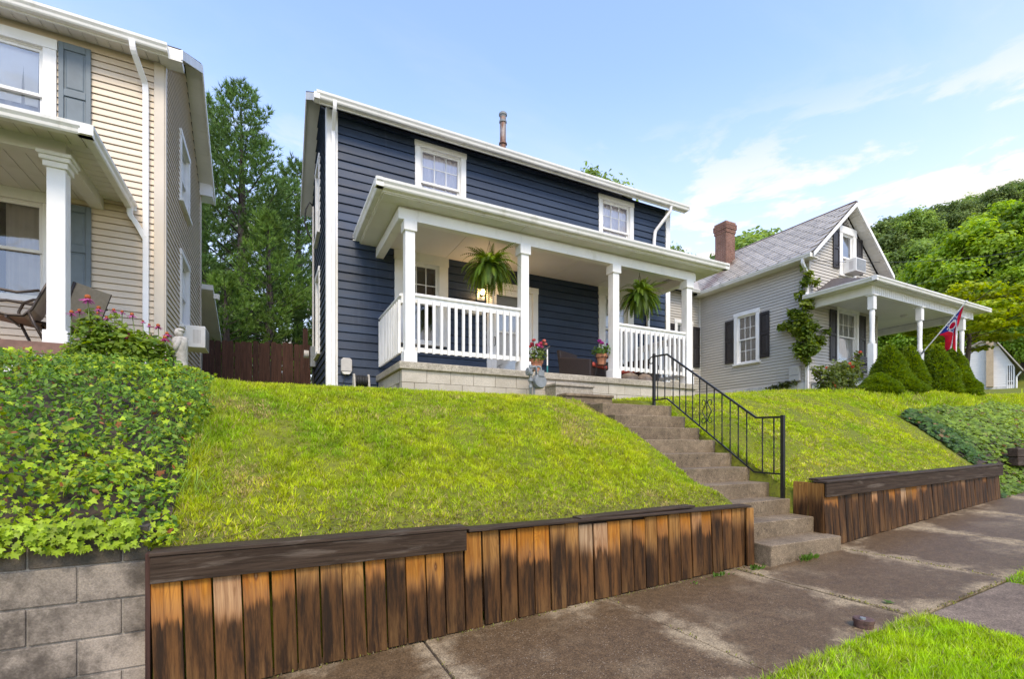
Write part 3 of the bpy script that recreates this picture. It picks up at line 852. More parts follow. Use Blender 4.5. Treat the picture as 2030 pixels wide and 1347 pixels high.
pk = [97, 155, 222, 275, 325, 380, 437, 495, 555, 618, 684, 750, 818, 945, 1038]
for j, q in enumerate(pk):
    y = atX(1280 + q / 4.083, 800, XR).y
    za, zb = interp_line(botl, y), interp_line(topl, y)
    n = 26
    zz = np.linspace(za, zb, n)
    tw = [(0 if (k < 6 or k > 19) else (k - 6) * .55) if True else 0 for k in range(n)]
    tw = [min(max(k - 6, 0), 13) * .48 for k in range(n)]
    MB().tube([(XR, y, z) for z in zz], .0092, 4, twist=tw).build('picket', MAT['black'], rail)
    if j == 7:
        zm = (za + zb) / 2 - .06
        for sg in (-1, 1):
            for up in (-1, 1):
                pts = []
                for k in range(22):
                    tt = k / 21
                    if tt < .5:
                        u = tt / .5
                        yy = .085 * (1 - u) ** 1.2 + .018 * u; zz_ = .0 + .13 * u
                    else:
                        u = (tt - .5) / .5; a = math.pi * (1.0 - 1.45 * u)
                        rr = .042 * (1 - .45 * u)
                        yy = .018 + .042 + rr * math.cos(a); zz_ = .13 + .045 * math.sin(a) * (1 - .2 * u)
                    pts.append((XR, y + sg * yy, zm + up * zz_))
                MB().tube(pts, .0065, 6).build('scroll', MAT['black'], rail, smooth=True)

# ------------------------------------------------------------------ rusty cleanout cap in the pavement edge
cp = atY(1706, 1224, 1.92)
cz = float(walk_z(cp.x))
cap = thing('cleanout_cap', 'round rusty iron cleanout cap standing at the sidewalk edge by the grass', 'cap', (cp.x, 1.90, cz))
MB().lathe([(.060, 0), (.060, .035), (.066, .036), (.066, .058), (.055, .062), (.0, .062)], (cp.x, 1.90, cz - .005), 20).build('rim', MAT['rust'], cap, smooth=False)
MB().lathe([(.018, .0), (.018, .012), (.0, .012)], (cp.x - .03, 1.89, cz + .057), 10).build('bolt', MAT['metal_grey'], cap)

# ------------------------------------------------------------------ side yard fence
fen = thing('picket_fence', 'dark brown wooden privacy fence between the beige and navy houses', 'fence', (-.3, 14, 1.0))
x = -1.50; fm = {}
while x < .93:
    w = .132
    top = 2.60 + .05 * (x + 1.5) + random.uniform(-.025, .03)
    m = MB().prism([(0, 0), (w, 0), (w, top - .9 - .03), (w - .03, top - .9), (.03, top - .9), (0, top - .9 - .03)], 0, .02, 'y')
    m.build('picket', MAT['fence'], fen, Matrix.Translation((x, 14 + random.uniform(-.006, .006), .9)) @ Matrix.Rotation(R(random.uniform(-.5, .5)), 4, 'Y'))
    x += w + random.uniform(.003, .010)
for z in (1.35, 2.25): MB().box(-1.5, .93, 14.03, 14.07, z, z + .09).build('fence_rail', MAT['fence'], fen)
MB().box(.80, .92, 14.08, 14.20, .9, 3.15).build('fence_post', MAT['fence'], fen)
# ================================================================== HOUSE KIT
def FM(ox, oy, deg): return Matrix.Translation((ox, oy, 0)) @ Matrix.Rotation(R(deg), 4, 'Z')
def rects_minus(s0, s1, z0, z1, holes):
    cs = sorted({s0, s1, *[min(max(h[0], s0), s1) for h in holes], *[min(max(h[1], s0), s1) for h in holes]})
    czs = sorted({z0, z1, *[min(max(h[2], z0), z1) for h in holes], *[min(max(h[3], z0), z1) for h in holes]})
    out = []
    for za, zb in zip(czs[:-1], czs[1:]):
        run = None
        for sa, sb in zip(cs[:-1], cs[1:]):
            cs_, cz_ = (sa + sb) / 2, (za + zb) / 2
            inside = any(h[0] < cs_ < h[1] and h[2] < cz_ < h[3] for h in holes)
            if inside:
                if run: out.append((run[0], run[1], za, zb)); run = None
            else: run = (run[0], sb) if run else (sa, sb)
        if run: out.append((run[0], run[1], za, zb))
    return out

def sheath(house, Fm, s0, s1, z0, z1, holes, mat, name='wall', gable=None):
    m = MB()
    for a, b, c, d in rects_minus(s0, s1, z0, z1, holes): m.box(a, b, .006, .10, c, d)
    if gable: m.prism(gable, .006, .10, 'y')
    return m.build(name, mat, house, Fm)

bdm = {}
def clad(wall, Fm, s0, s1, z0, z1, exp, mat, holes=(), tb=.018, lim=None, joined=False, gap=.010, butt=False, name='siding_board', stuffname='siding'):
    J = MB(); n = int(math.ceil((z1 - z0) / exp - 1e-6))
    for k in range(n):
        za = z0 + k * exp; h = min(exp - gap, z1 - za)
        zc = za + exp * .5
        a0, a1 = (s0, s1) if lim is None else lim(za + exp * .9)
        if a1 - a0 < .06: continue
        segs = [(a0, a1)]
        for (ha, hb, hc, hd) in holes:
            if hc < zc < hd:
                nxt = []
                for (p, q) in segs:
                    if hb <= p or ha >= q: nxt.append((p, q)); continue
                    if ha > p: nxt.append((p, ha))
                    if hb < q: nxt.append((hb, q))
                segs = nxt
        if butt:
            nxt = []
            for (a_, b_) in segs:
                while b_ - a_ > 4.2:
                    c_ = a_ + random.uniform(1.6, 3.7); nxt.append((a_, c_ - .0012)); a_ = c_ + .0012
                nxt.append((a_, b_))
            segs = nxt
        for (p, q) in segs:
            L = q - p
            if L < .02: continue
            poly = [(0, 0), (-tb, 0), (-tb, .006), (-tb * .40, h), (0, h)]
            if joined: J.prism([(y, z + za) for y, z in poly], p, q, 'x'); continue
            key = (round(L, 3), round(h, 4), tb, mat.name)
            if key not in bdm: bdm[key] = MB().prism(poly, 0, L, 'x').mesh('siding_board', mat)
            link_mesh(name, bdm[key], wall, Fm @ Matrix.Translation((p, random.uniform(-.0025, .002) if butt else 0, za + (random.uniform(-.002, .002) if butt else 0))) @ Matrix.Rotation(R(random.uniform(-.04, .04)) if butt else 0, 4, 'Y'))
    if joined: return J.build(stuffname, mat, wall, Fm, kind='stuff')

def curtain_mb(s0, s1, z0, z1, o, waves, amp, gap=None):
    m = MB(); n = 48
    xs = np.linspace(s0, s1, n)
    V, Fc = [], []
    for i, x in enumerate(xs):
        w = amp * math.sin(waves * 2 * math.pi * (x - s0) / (s1 - s0)) + amp * .4 * math.sin(waves * 5.1 * (x - s0) / (s1 - s0))
        V += [(x, o + w, z0), (x, o + w * .6, z1)]
    for i in range(n - 1): Fc.append((2 * i, 2 * i + 2, 2 * i + 3, 2 * i + 1))
    m.add(V, Fc); return m

def window(house, Fm, s0, s1, z0, z1, trim=.11, head=None, sillh=.06, up=(3, 2), lo=(0, 0), cur=None, trim_mat=None, sash_mat=None,
           proud=.05, split=.5, lift=0.0, cwaves=9, cdepth=.06, blind=None):
    """outer trim bounds in wall coordinates; returns the opening as a hole"""
    tm = trim_mat or MAT['white']; sm = sash_mat or MAT['white']
    head = trim if head is None else head
    a, b, c, d = s0 + trim, s1 - trim, z0 + sillh, z1 - head
    fr = MB()
    fr.box(s0, a, -proud, .006, z0 + sillh, d).box(b, s1, -proud, .006, z0 + sillh, d)
    fr.box(s0 - .012, s1 + .012, -proud - .008, .006, d, z1)
    fr.box(s0 - .03, s1 + .03, -proud - .035, .02, z0, z0 + sillh)
    fr.box(a, a + .018, -.006, .12, c, d).box(b - .018, b, -.006, .12, c, d).box(a + .018, b - .018, -.006, .12, d - .018, d).box(a + .018, b - .018, -.004, .12, c, c + .018)
    w = fr.build('window', tm, house, Fm, bevel=.004)
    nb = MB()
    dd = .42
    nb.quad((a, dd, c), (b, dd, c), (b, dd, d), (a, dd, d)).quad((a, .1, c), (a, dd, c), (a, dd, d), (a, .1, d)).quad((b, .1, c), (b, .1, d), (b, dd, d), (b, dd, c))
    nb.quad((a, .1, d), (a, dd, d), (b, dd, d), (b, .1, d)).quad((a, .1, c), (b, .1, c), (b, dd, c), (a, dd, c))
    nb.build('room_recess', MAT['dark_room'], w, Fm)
    zm = c + (d - c) * split
    a2, b2 = a + .018, b - .018
    def sash(za, zb, y0, grid, nm):
        m = MB(); r = .038; y1 = y0 + .03
        m.box(a2, a2 + r, y0, y1, za, zb).box(b2 - r, b2, y0, y1, za, zb).box(a2 + r, b2 - r, y0, y1, za, za + r * 1.1).box(a2 + r, b2 - r, y0, y1, zb - r, zb)
        gx_, gz_ = grid
        for i in range(1, gx_):
            x = a2 + r + (b2 - a2 - 2 * r) * i / gx_; m.box(x - .008, x + .008, y0 + .008, y1 - .004, za + r * 1.1, zb - r)
        for i in range(1, gz_):
            z = za + r * 1.1 + (zb - za - 2.1 * r) * i / gz_; m.box(a2 + r, b2 - r, y0 + .009, y1 - .005, z - .008, z + .008)
        o = m.build('sash', sm, w, Fm)
        MB().quad((a2 + r - .004, y0 + .018, za + r), (b2 - r + .004, y0 + .018, za + r), (b2 - r + .004, y0 + .018, zb - r + .004), (a2 + r - .004, y0 + .018, zb - r + .004)).build('pane', MAT['glass'], w, Fm)
    sash(zm - .02, d - .018, .012, up, 'u')
    if lift: sash(c + .018 + lift, zm + .02 + lift, .048, lo, 'l')
    else: sash(c + .018, zm + .02, .048, lo, 'l')
    if cur == 'split':
        wd = (b2 - a2)
        curtain_mb(a2, a2 + wd * .46, c + .02, d - .02, cdepth + .05, 4, .018).build('curtain', MAT['curtain_tan'], w, Fm)
        curtain_mb(a2 + wd * .54, b2, c + .02, d - .02, cdepth + .05, 4, .018).build('curtain', MAT['curtain_tan'], w, Fm)
    elif cur:
        curtain_mb(a2, b2, c + .02, d - .02, cdepth + .05, cwaves, .016).build('curtain', MAT[cur], w, Fm)
    if blind:
        MB().box(a2 + .01, b2 - .01, .10, .104, d - (d - c) * blind, d - .02).build('roller_blind', MAT['curtain'], w, Fm)
    return w
def hole(s0, s1, z0, z1, trim=.11, head=None, sillh=.06):
    head = trim if head is None else head
    return (s0 + trim * .6, s1 - trim * .6, z0 + sillh * .4, z1 - head * .5)
def win_hole_exact(s0, s1, z0, z1, trim=.11, head=None, sillh=.06):
    head = trim if head is None else head
    return (s0 + trim, s1 - trim, z0 + sillh, z1 - head)

def shutter(house, Fm, s0, s1, z0, z1, mat, o=.036, rail=.10):
    m = MB(); st = min(.06, (s1 - s0) * .17)
    y0, y1 = -o - .026, -o + .004
    zm = z0 + (z1 - z0) * .52
    m.box(s0, s0 + st, y0, y1, z0, z1).box(s1 - st, s1, y0, y1, z0, z1)
    for za, zb in ((z0, z0 + rail), (zm - rail / 2, zm + rail / 2), (z1 - rail, z1)): m.box(s0 + st, s1 - st, y0, y1, za, zb)
    sh = m.build('shutter', mat, house, Fm, bevel=.005)
    for za, zb in ((z0 + rail, zm - rail / 2), (zm + rail / 2, z1 - rail)):
        p, q = s0 + st, s1 - st
        e = min(.035, (q - p) * .2)
        MB().hexa([(p, y1 - .004, za), (q, y1 - .004, za), (q, y1 - .004, zb), (p, y1 - .004, zb)], [(p + .004, y1 - .013, za + .004), (q - .004, y1 - .013, za + .004), (q - .004, y1 - .013, zb - .004), (p + .004, y1 - .013, zb - .004)]).build('panel', mat, sh, Fm, fix=True)
        MB().hexa([(p + e * .5, y1 - .012, za + e * .5), (q - e * .5, y1 - .012, za + e * .5), (q - e * .5, y1 - .012, zb - e * .5), (p + e * .5, y1 - .012, zb - e * .5)],
                  [(p + e, y1 - .022, za + e), (q - e, y1 - .022, za + e), (q - e, y1 - .022, zb - e), (p + e, y1 - .022, zb - e)]).build('raised_panel', mat, sh, Fm, fix=True)
    return sh

GUT = [(0, 0), (-.075, 0), (-.088, .018), (-.096, .05), (-.118, .082), (-.122, .118), (-.112, .122), (-.106, .09), (-.084, .056), (-.07, .03), (-.012, .03), (-.012, .115), (0, .115)]
def gutter(house, Fm, s0, s1, y, z, name='gutter', sc=1.0, mat=None):
    m = MB().prism([(y + p * sc, z + q * sc) for p, q in GUT], s0, s1, 'x')
    m.box(s0 - .003, s0, y - .12 * sc, y, z, z + .12 * sc).box(s1, s1 + .003, y - .12 * sc, y, z, z + .12 * sc)
    return m.build(name, mat or MAT['gutter'], house, Fm, fix=True)

def downspout(house, pts, hw=.036, name='downspout', mat=None, n=4):
    # round the bends a little
    P = [Vector(p) for p in pts]; out = [P[0]]
    for i in range(1, len(P) - 1):
        a = P[i] + (P[i - 1] - P[i]).normalized() * .04; b = P[i] + (P[i + 1] - P[i]).normalized() * .04
        out += [a, P[i] * .5 + (a + b) * .25, b]
    out.append(P[-1])
    o = MB().tube(out, hw * (1.3 if n == 4 else 1.0), n).build(name, mat or MAT['pvc'], house, bevel=.006 if n == 4 else 0)
    return o

# ================================================================== NAVY HOUSE
NY, NX0, NX1 = 9.30, .962, 9.30
navy = thing('navy_house', 'two storey navy blue clapboard house with white front porch', 'house', (5.1, 9.3, 1.0))
F0 = FM(0, NY, 0)
w_up1 = (2.556, 3.629, 4.72, 6.03); w_up2 = (7.037, 8.106, 4.72, 6.03)
w_lo1 = (2.154, 3.237, 1.98, 3.795); w_lo2 = (7.037, 8.106, 1.98, 3.795)
door_o = (4.10, 5.35, 1.31, 3.487)
hl = [win_hole_exact(*w_up1), win_hole_exact(*w_up2), win_hole_exact(*w_lo1), win_hole_exact(*w_lo2), (door_o[0] + .1, door_o[1] - .1, 1.2, door_o[3] - .1)]
wall_f = sheath(navy, F0, NX0, NX1, .5, 6.13, hl, MAT['navy'])
hb = [hole(*w_up1), hole(*w_up2), hole(*w_lo1), hole(*w_lo2), (door_o[0] + .05, door_o[1] - .05, 1.0, door_o[3] - .05)]
clad(wall_f, F0, NX0 + .155, NX1 - .12, .98, 6.135, .1585, MAT['navy'], hb, tb=.034, butt=True)
MB().box(NX0 - .03, NX0 + .15, -.052, .006, .95, 6.12).build('corner_board', MAT['white'], navy, F0, bevel=.004)
MB().box(NX1 - .115, NX1 + .03, -.052, .006, .95, 6.12).build('corner_board', MAT['white'], navy, F0, bevel=.004)
# left gable side (faces -X); local s = -Y
FL = FM(NX0, 0, -90)
NYB, RY, RZ, BEZ = 12.85, 11.0, 7.36, 5.95
def navy_lim(z):
    f = 9.32 if z < 6.14 else 9.32 + (z - 6.14) / .66
    b = NYB if z < BEZ else NYB - (z - BEZ) / .79
    return (-b, -f)
wsu, wsl = (-11.65, -10.75, 4.45, 6.12), (-11.65, -10.75, 1.9, 3.75)
wall_l = sheath(navy, FL, -NYB, -9.31, .5, 5.9, [win_hole_exact(*wsu), win_hole_exact(*wsl)], MAT['navy'], gable=[(-NYB, 5.9), (-9.31, 5.9), (-9.31, 6.1), (-RY, 7.3), (-NYB, 5.91)])
clad(wall_l, FL, -NYB, -9.33, .98, 7.35, .1585, MAT['navy'], [hole(*wsu), hole(*wsl)], tb=.034, lim=navy_lim)
MB().box(-9.30 - .14, -9.30 + .035, -.048, .006, .95, 6.20).build('corner_board', MAT['white'], navy, FL, bevel=.004)
for wv in (wsu, wsl): window(navy, FL, *wv, up=(3, 2), lo=(3, 2), cur='curtain')
# right side and rear
MB().box(NX1 - .1, NX1, 9.32, NYB, .5, 6.05).prism([(9.32, 6.05), (NYB, 5.9), (RY, 7.3)], NX1 - .1, NX1, 'x').build('side_wall', MAT['navy'], navy)
MB().box(NX0, NX1, NYB - .1, NYB, .5, 5.9).build('rear_wall', MAT['navy'], navy)
MB().box(NX0 + .02, NX1 - .02, 9.36, NYB - .12, .3, .7).build('foundation', MAT['foundation'], navy)
# roof
rx0, rx1 = .682, 9.60
MB().prism([(8.97, 6.075), (RY, 7.42), (13.06, 5.78), (13.06, 5.86), (RY, 7.51), (8.97, 6.15)], rx0, rx1, 'x').build('roof', MAT['shingle_dark'], navy)
MB().prism([(8.985, 6.045), (RY, 7.385), (13.04, 5.75), (13.04, 5.776), (RY, 7.416), (8.985, 6.071)], rx0 + .02, rx1 - .02, 'x').build('soffit', MAT['white_warm'], navy)
for xa in (rx0 - .004, rx1 - .021):
    MB().prism([(8.96, 6.0), (RY, 7.33), (13.07, 5.69), (13.07, 5.84), (RY, 7.485), (8.96, 6.13)], xa, xa + .025, 'x').build('rake_board', MAT['white_warm'], navy)
MB().box(rx0 + .03, rx1 - .03, 8.972, 8.998, 5.985, 6.09).build('fascia', MAT['white'], navy)
gutter(navy, FM(0, 8.97, 0), rx0 + .04, rx1, 0, 6.015)
MB().box(rx0 + .0, rx0 + .09, 8.86, 9.0, 5.99, 6.10).build('gutter_end_block', MAT['white'], navy, bevel=.006)
downspout(navy, [(1.02, 8.90, 6.06), (1.02, 8.92, 5.93), (1.025, 9.20, 5.70), (1.03, 9.215, 5.5), (1.03, 9.215, 1.0)], .034)
dx2 = atY(1297, 500, 9.22).x
downspout(navy, [(dx2 + .28, 8.93, 6.03), (dx2 + .28, 8.95, 5.90), (dx2 + .03, 9.22, 5.45), (dx2, 9.225, 5.2), (dx2, 9.225, 4.6)], .042, n=12)
dx3 = atY(1285, 600, 9.22).x
downspout(navy, [(dx3, 9.225, 3.80), (dx3, 9.225, 1.32)], .036)
fl = thing('flue_pipe', 'rusty metal flue pipe rising from the navy house roof', 'pipe', (5.08, 10.5, 7.1))
MB().tube([(5.08, 10.5, 6.95), (5.08, 10.5, 8.02)], .075, 16).build('pipe', MAT['flue'], fl, smooth=False)
MB().lathe([(.075, 0), (.10, .0), (.10, .03), (.076, .035)], (5.08, 10.5, 7.34), 16).build('collar', MAT['flue'], fl)
MB().lathe([(.076, 0), (.092, .01), (.092, .05), (.076, .05)], (5.08, 10.5, 7.86), 16).lathe([(.065, .05), (.088, .12), (.10, .125), (.10, .17), (.07, .2), (0, .21)], (5.08, 10.5, 7.92), 16).build('rain_cap', MAT['metal_grey'], fl)
# windows
window(navy, F0, *w_up1, up=(3, 2), lo=(3, 1), cur='curtain_pink', split=.42, cwaves=6, cdepth=.05)
window(navy, F0, *w_up2, up=(3, 2), lo=(3, 1), cur='curtain_pink', split=.42, cwaves=6, cdepth=.05)
window(navy, F0, *w_lo1, trim=.19, up=(3, 2), lo=(0, 0), cur=None)
window(navy, F0, *w_lo2, trim=.19, up=(3, 2), lo=(0, 0), cur=None, blind=.45)
# front door
d0, d1, dz = door_o[0], door_o[1], door_o[3]
dr = MB()
dr.box(d0, d0 + .13, -.052, .1, 1.31, dz - .13).box(d1 - .13, d1, -.052, .1, 1.31, dz - .13).box(d0 - .01, d1 + .01, -.06, .1, dz - .13, dz)
dfr = dr.build('door_frame', MAT['white'], navy, F0, bevel=.005)
e0, e1, ez = d0 + .135, d1 - .135, dz - .135
sd_ = MB().box(e0, e0 + .11, -.01, .03, 1.33, ez).box(e1 - .11, e1, -.01, .03, 1.33, ez).box(e0 + .11, e1 - .11, -.01, .03, ez - .12, ez).box(e0 + .11, e1 - .11, -.01, .03, 1.33, 1.62).box(e0 + .11, e1 - .11, -.008, .03, 2.42, 2.46)
sd_.build('storm_door', MAT['white'], dfr, F0, bevel=.004)
MB().quad((e0 + .1, .012, 1.6), (e1 - .1, .012, 1.6), (e1 - .1, .012, ez - .1), (e0 + .1, .012, ez - .1)).build('pane', MAT['glass'], dfr, F0)
MB().box(e0 + .02, e1 - .02, .09, .12, 1.33, ez).build('inner_door', MAT['box_grey'], dfr, F0)
MB().tube([(e0 + .06, -.012, 2.12), (e0 + .06, -.05, 2.14), (e0 + .06, -.055, 2.22), (e0 + .06, -.045, 2.30), (e0 + .06, -.012, 2.31)], .009, 8).build('handle', MAT['black'], dfr, F0)

# ---- porch
PX0, PX1, PY, PZ = 1.80, 8.31, 7.42, 1.31
MB().box(PX0, PX1, PY, 9.29, 1.19, PZ).build('porch_slab', MAT['slab'], navy, bevel=.015)
fnd = MB().box(PX0 + .055, PX1 - .055, PY + .055, 9.28, .3, 1.188).build('porch_foundation', MAT['mortar'], navy)
for k in range(4):
    zt = 1.185 - .203 * k
    off = PX0 + .045 + (0 if k % 2 == 0 else -.203)
    j = 0
    while off + .406 * j < PX1 - .05:
        xa = max(off + .406 * j, PX0 + .045) + .004; xb = min(off + .406 * (j + 1), PX1 - .045) - .004; j += 1
        if xb - xa < .05: continue
        block(fnd, xa, xb, PY + .045, PY + .2, zt - .197, zt, MAT['porch_block'])
    y = PY + .045 + (.203 if k % 2 == 0 else .406)
    for side in (0, 1):
        yy = y
        while yy < 9.2:
            yb = min(yy + .406, 9.27)
            xa = PX0 + .045 if side == 0 else PX1 - .195
            block(fnd, xa, xa + .15, yy + .004, yb - .004, zt - .197, zt, MAT['porch_block'])
            yy = yb
for nm, (xa, xb, ya, yb, za, zb), mt in (('porch_step', (4.47, 5.28, 7.08, 7.455, .5, 1.085), 'slab'), ('porch_step', (4.47, 5.46, 6.76, 7.07, .4, .875), 'step')):
    MB().box(xa, xb, ya + .03, yb, za, zb - .05).box(xa - .015, xb + .015, ya, yb, zb - .05, zb).build(nm, MAT[mt], navy, bevel=.012)
BZ, CZ_ = 3.56, 3.80
bm_ = MB().box(PX0, PX1 - .01, 7.48, 7.62, BZ, 3.735).box(PX0, PX0 + .14, 7.62, 9.28, BZ, 3.735).box(PX1 - .15, PX1 - .01, 7.62, 9.28, BZ, 3.735)
bm_.build('porch_beam', MAT['white'], navy, bevel=.004)
MB().box(PX0 + .025, PX1 - .035, 7.505, 7.60, 3.735, CZ_).box(PX0 + .025, PX0 + .12, 7.60, 9.28, 3.735, CZ_).box(PX1 - .13, PX1 - .035, 7.60, 9.28, 3.735, CZ_).build('frieze', MAT['white_warm'], navy)
# ceiling and eave soffit panels
xe0, xe1, ye = 1.52, 8.77, 7.22
for k, (xa, xb) in enumerate(zip(np.linspace(1.95, 8.15, 6)[:-1], np.linspace(1.95, 8.15, 6)[1:])):
    MB().box(xa + .003, xb - .003, 7.63, 9.28, CZ_ - .006, CZ_ + .014).build('ceiling_panel', MAT['ceil'], navy, bevel=.003)
for xa, xb in zip(np.linspace(xe0 + .0, xe1, 4)[:-1], np.linspace(xe0, xe1, 4)[1:]):
    MB().box(xa + .003, xb - .003, ye + .02, 7.50, CZ_ - .03, CZ_).build('soffit_panel', MAT['white_warm'], navy, bevel=.003)
for xa, xb in ((xe0, PX0 + .02), (PX1 - .03, xe1)):
    MB().box(xa, xb, 7.503, 9.28, CZ_ - .03, CZ_).build('soffit_panel', MAT['white_warm'], navy, bevel=.003)
MB().box(xe0 - .0, xe1, ye - .003, ye + .018, CZ_ - .015, 3.94).box(xe0 - .02, xe0, ye - .003, 9.28, CZ_ - .015, 3.94).box(xe1, xe1 + .02, ye - .003, 9.28, CZ_ - .015, 3.94).build('porch_fascia', MAT['white'], navy)
MB().hexa([(xe0 - .02, ye, CZ_ + .02), (xe1 + .02, ye, CZ_ + .02), (xe1 + .02, 9.28, CZ_ + .02), (xe0 - .02, 9.28, CZ_ + .02)],
          [(xe0 - .02, ye, 3.935), (xe1 + .02, ye, 3.935), (7.7, 9.28, 4.55), (2.5, 9.28, 4.55)]).add([(xe0 - .02, 9.28, 3.935), (2.5, 9.28, 4.55), (xe0 - .02, ye, 3.935)], [(0, 1, 2)]).build('porch_roof', MAT['tar'], navy, fix=False)
gutter(navy, FM(0, ye - .002, 0), xe0 - .135, xe1 + .135, 0, 3.81, 'porch_gutter')
gutter(navy, FM(xe0 - .02, 0, -90), -9.27, -(ye - .10), 0, 3.81, 'porch_gutter')
gutter(navy, FM(xe1 + .02, 0, 90), ye - .10, 9.27, 0, 3.81, 'porch_gutter')
for gx0, gx1 in ((xe0 - .14, xe0 - .018), (xe1 + .018, xe1 + .14)):
    MB().prism([(ye - .002 + a * 1.0, 3.81 + b) for a, b in ((0, .0), (-.075, 0), (-.096, .05), (-.118, .082), (-.122, .122), (0, .122))], gx0 + .02, gx1 - .02, 'x').build('gutter_corner', MAT['gutter'], navy, fix=True)
# posts
for xp in (1.985, 4.055, 6.10, 8.10):
    hw = .078
    p = MB().box(xp - hw, xp + hw, 7.55 - hw, 7.55 + hw, PZ, BZ)
    po = p.build('porch_post', MAT['white'], navy, bevel=.006)
    MB().box(xp - .105, xp + .105, 7.55 - .105, 7.55 + .105, PZ, PZ + .17).build('post_base', MAT['white'], po, bevel=.006)
    MB().box(xp - .105, xp + .105, 7.55 - .105, 7.55 + .105, BZ - .17, BZ + .002).build('post_cap', MAT['white'], po, bevel=.006)
# railings
balm = MB().box(-.021, .021, -.021, .021, 0, .86).mesh('baluster', MAT['white'])
def railing(x0, y0, x1, y1, name='porch_railing'):
    d = Vector((x1 - x0, y1 - y0, 0)); L = d.length; ang = math.atan2(d.y, d.x)
    M = Matrix.Translation((x0, y0, 0)) @ Matrix.Rotation(ang, 4, 'Z')
    r = MB().prism([(-.05, 2.385), (.05, 2.385), (.052, 2.41), (.03, 2.432), (-.03, 2.432), (-.052, 2.41)], 0, L, 'x').build(name, MAT['white'], navy, M, bevel=.004)
    MB().box(0, L, -.018, .018, 2.28, 2.384).build('upper_rail', MAT['white'], r, M)
    MB().box(0, L, -.018, .018, 1.495, 1.565).build('lower_rail', MAT['white'], r, M)
    n = max(2, int(round(L / .131)) - 0)
    for k in range(n):
        s = L * (k + .5) / n
        link_mesh('baluster', balm, r, M @ Matrix.Translation((s, -.040, 1.475)) @ Matrix.Rotation(R(random.uniform(-.25, .25)), 4, 'Y'))
    return r
railing(2.065, 7.55, 3.975, 7.55)
railing(6.18, 7.55, 8.02, 7.55)
railing(1.90, 9.27, 1.90, 7.63)
railing(8.20, 7.63, 8.20, 9.27)

# ================================================================== BEIGE HOUSE
BX1, BY = -1.52, 9.30
beige = thing('beige_house', 'two storey beige vinyl house with blue grey shutters and porch', 'house', (-4.5, 9.3, 1.0))
FB = FM(0, BY, 0)
bw_up, bw_lo = (-4.05, -2.79, 4.35, 5.93), (-4.05, -2.79, 2.05, 3.66)
hl = [win_hole_exact(*bw_up, trim=.15), win_hole_exact(*bw_lo, trim=.15)]
wf = sheath(beige, FB, -9.0, BX1, .3, 6.1, hl, MAT['beige'])
hb = [hole(*bw_up, trim=.15), hole(*bw_lo, trim=.15)]
clad(wf, FB, -5.2, BX1 - .11, .95, 6.02, .1016, MAT['beige'], hb, tb=.028)
window(beige, FB, *bw_up, trim=.15, up=(0, 0), lo=(0, 0), cur='sheer', blind=.6, cwaves=5)
window(beige, FB, *bw_lo, trim=.15, up=(0, 0), lo=(0, 0), cur='split')
for z0, z1 in ((4.40, 5.93), (2.20, 3.56)): shutter(beige, FB, -2.765, -2.395, z0, z1, MAT['shutter_blue'])
MB().box(BX1 - .11, BX1 + .025, -.045, .006, .9, 6.05).build('corner_board', MAT['beige_trim'], beige, FB, bevel=.004)
FR = FM(BX1, 0, 90)
BYB, BRY, BRZ = 13.70, 11.45, 7.55
bs_up, bs_lo = (10.72, 11.85, 4.55, 5.90), (10.75, 11.85, 2.2, 3.67)
def bl_lim(z):
    f = 9.32 if z < 6.1 else 9.32 + (z - 6.1) / .62
    b = BYB if z < 6.1 else BYB - (z - 6.1) / .62
    return (f, b)
wr = sheath(beige, FR, 9.31, BYB, .3, 6.05, [win_hole_exact(*bs_up), win_hole_exact(*bs_lo)], MAT['beige'], gable=[(9.31, 6.05), (BYB, 6.05), (BRY, 7.42)])
clad(wr, FR, 9.35, BYB, .93, 7.45, .1016, MAT['beige'], [hole(*bs_up), hole(*bs_lo)], tb=.028, lim=bl_lim)
MB().box(9.275, 9.38, -.045, .006, .9, 6.12).build('corner_board', MAT['beige_trim'], beige, FR, bevel=.004)
MB().box(BYB - .09, BYB + .02, -.045, .006, .9, 6.05).build('corner_board', MAT['beige_trim'], beige, FR, bevel=.004)
window(beige, FR, *bs_up, up=(0, 0), lo=(0, 0), cur='curtain')
window(beige, FR, *bs_lo, up=(0, 0), lo=(0, 0), cur=None)
MB().box(-9, BX1, BYB - .1, BYB, .3, 6.05).build('rear_wall', MAT['beige'], beige)
# roof
ex = -1.235
MB().prism([(8.98, 6.09), (BRY, 7.62), (13.95, 6.07), (13.95, 6.16), (BRY, 7.72), (8.98, 6.18)], -9.2, ex, 'x').build('roof', MAT['shingle_dark'], beige)
MB().prism([(8.95, 6.0), (BRY, 7.53), (13.98, 5.97), (13.98, 6.13), (BRY, 7.69), (8.95, 6.15)], ex, ex + .025, 'x').build('rake_board', MAT['white'], beige)
MB().prism([(13.55, 5.99), (13.98, 5.99), (13.98, 6.14), (13.75, 6.25), (13.55, 6.30)], BX1 + .02, ex - .001, 'x').build('eave_return', MAT['white'], beige)
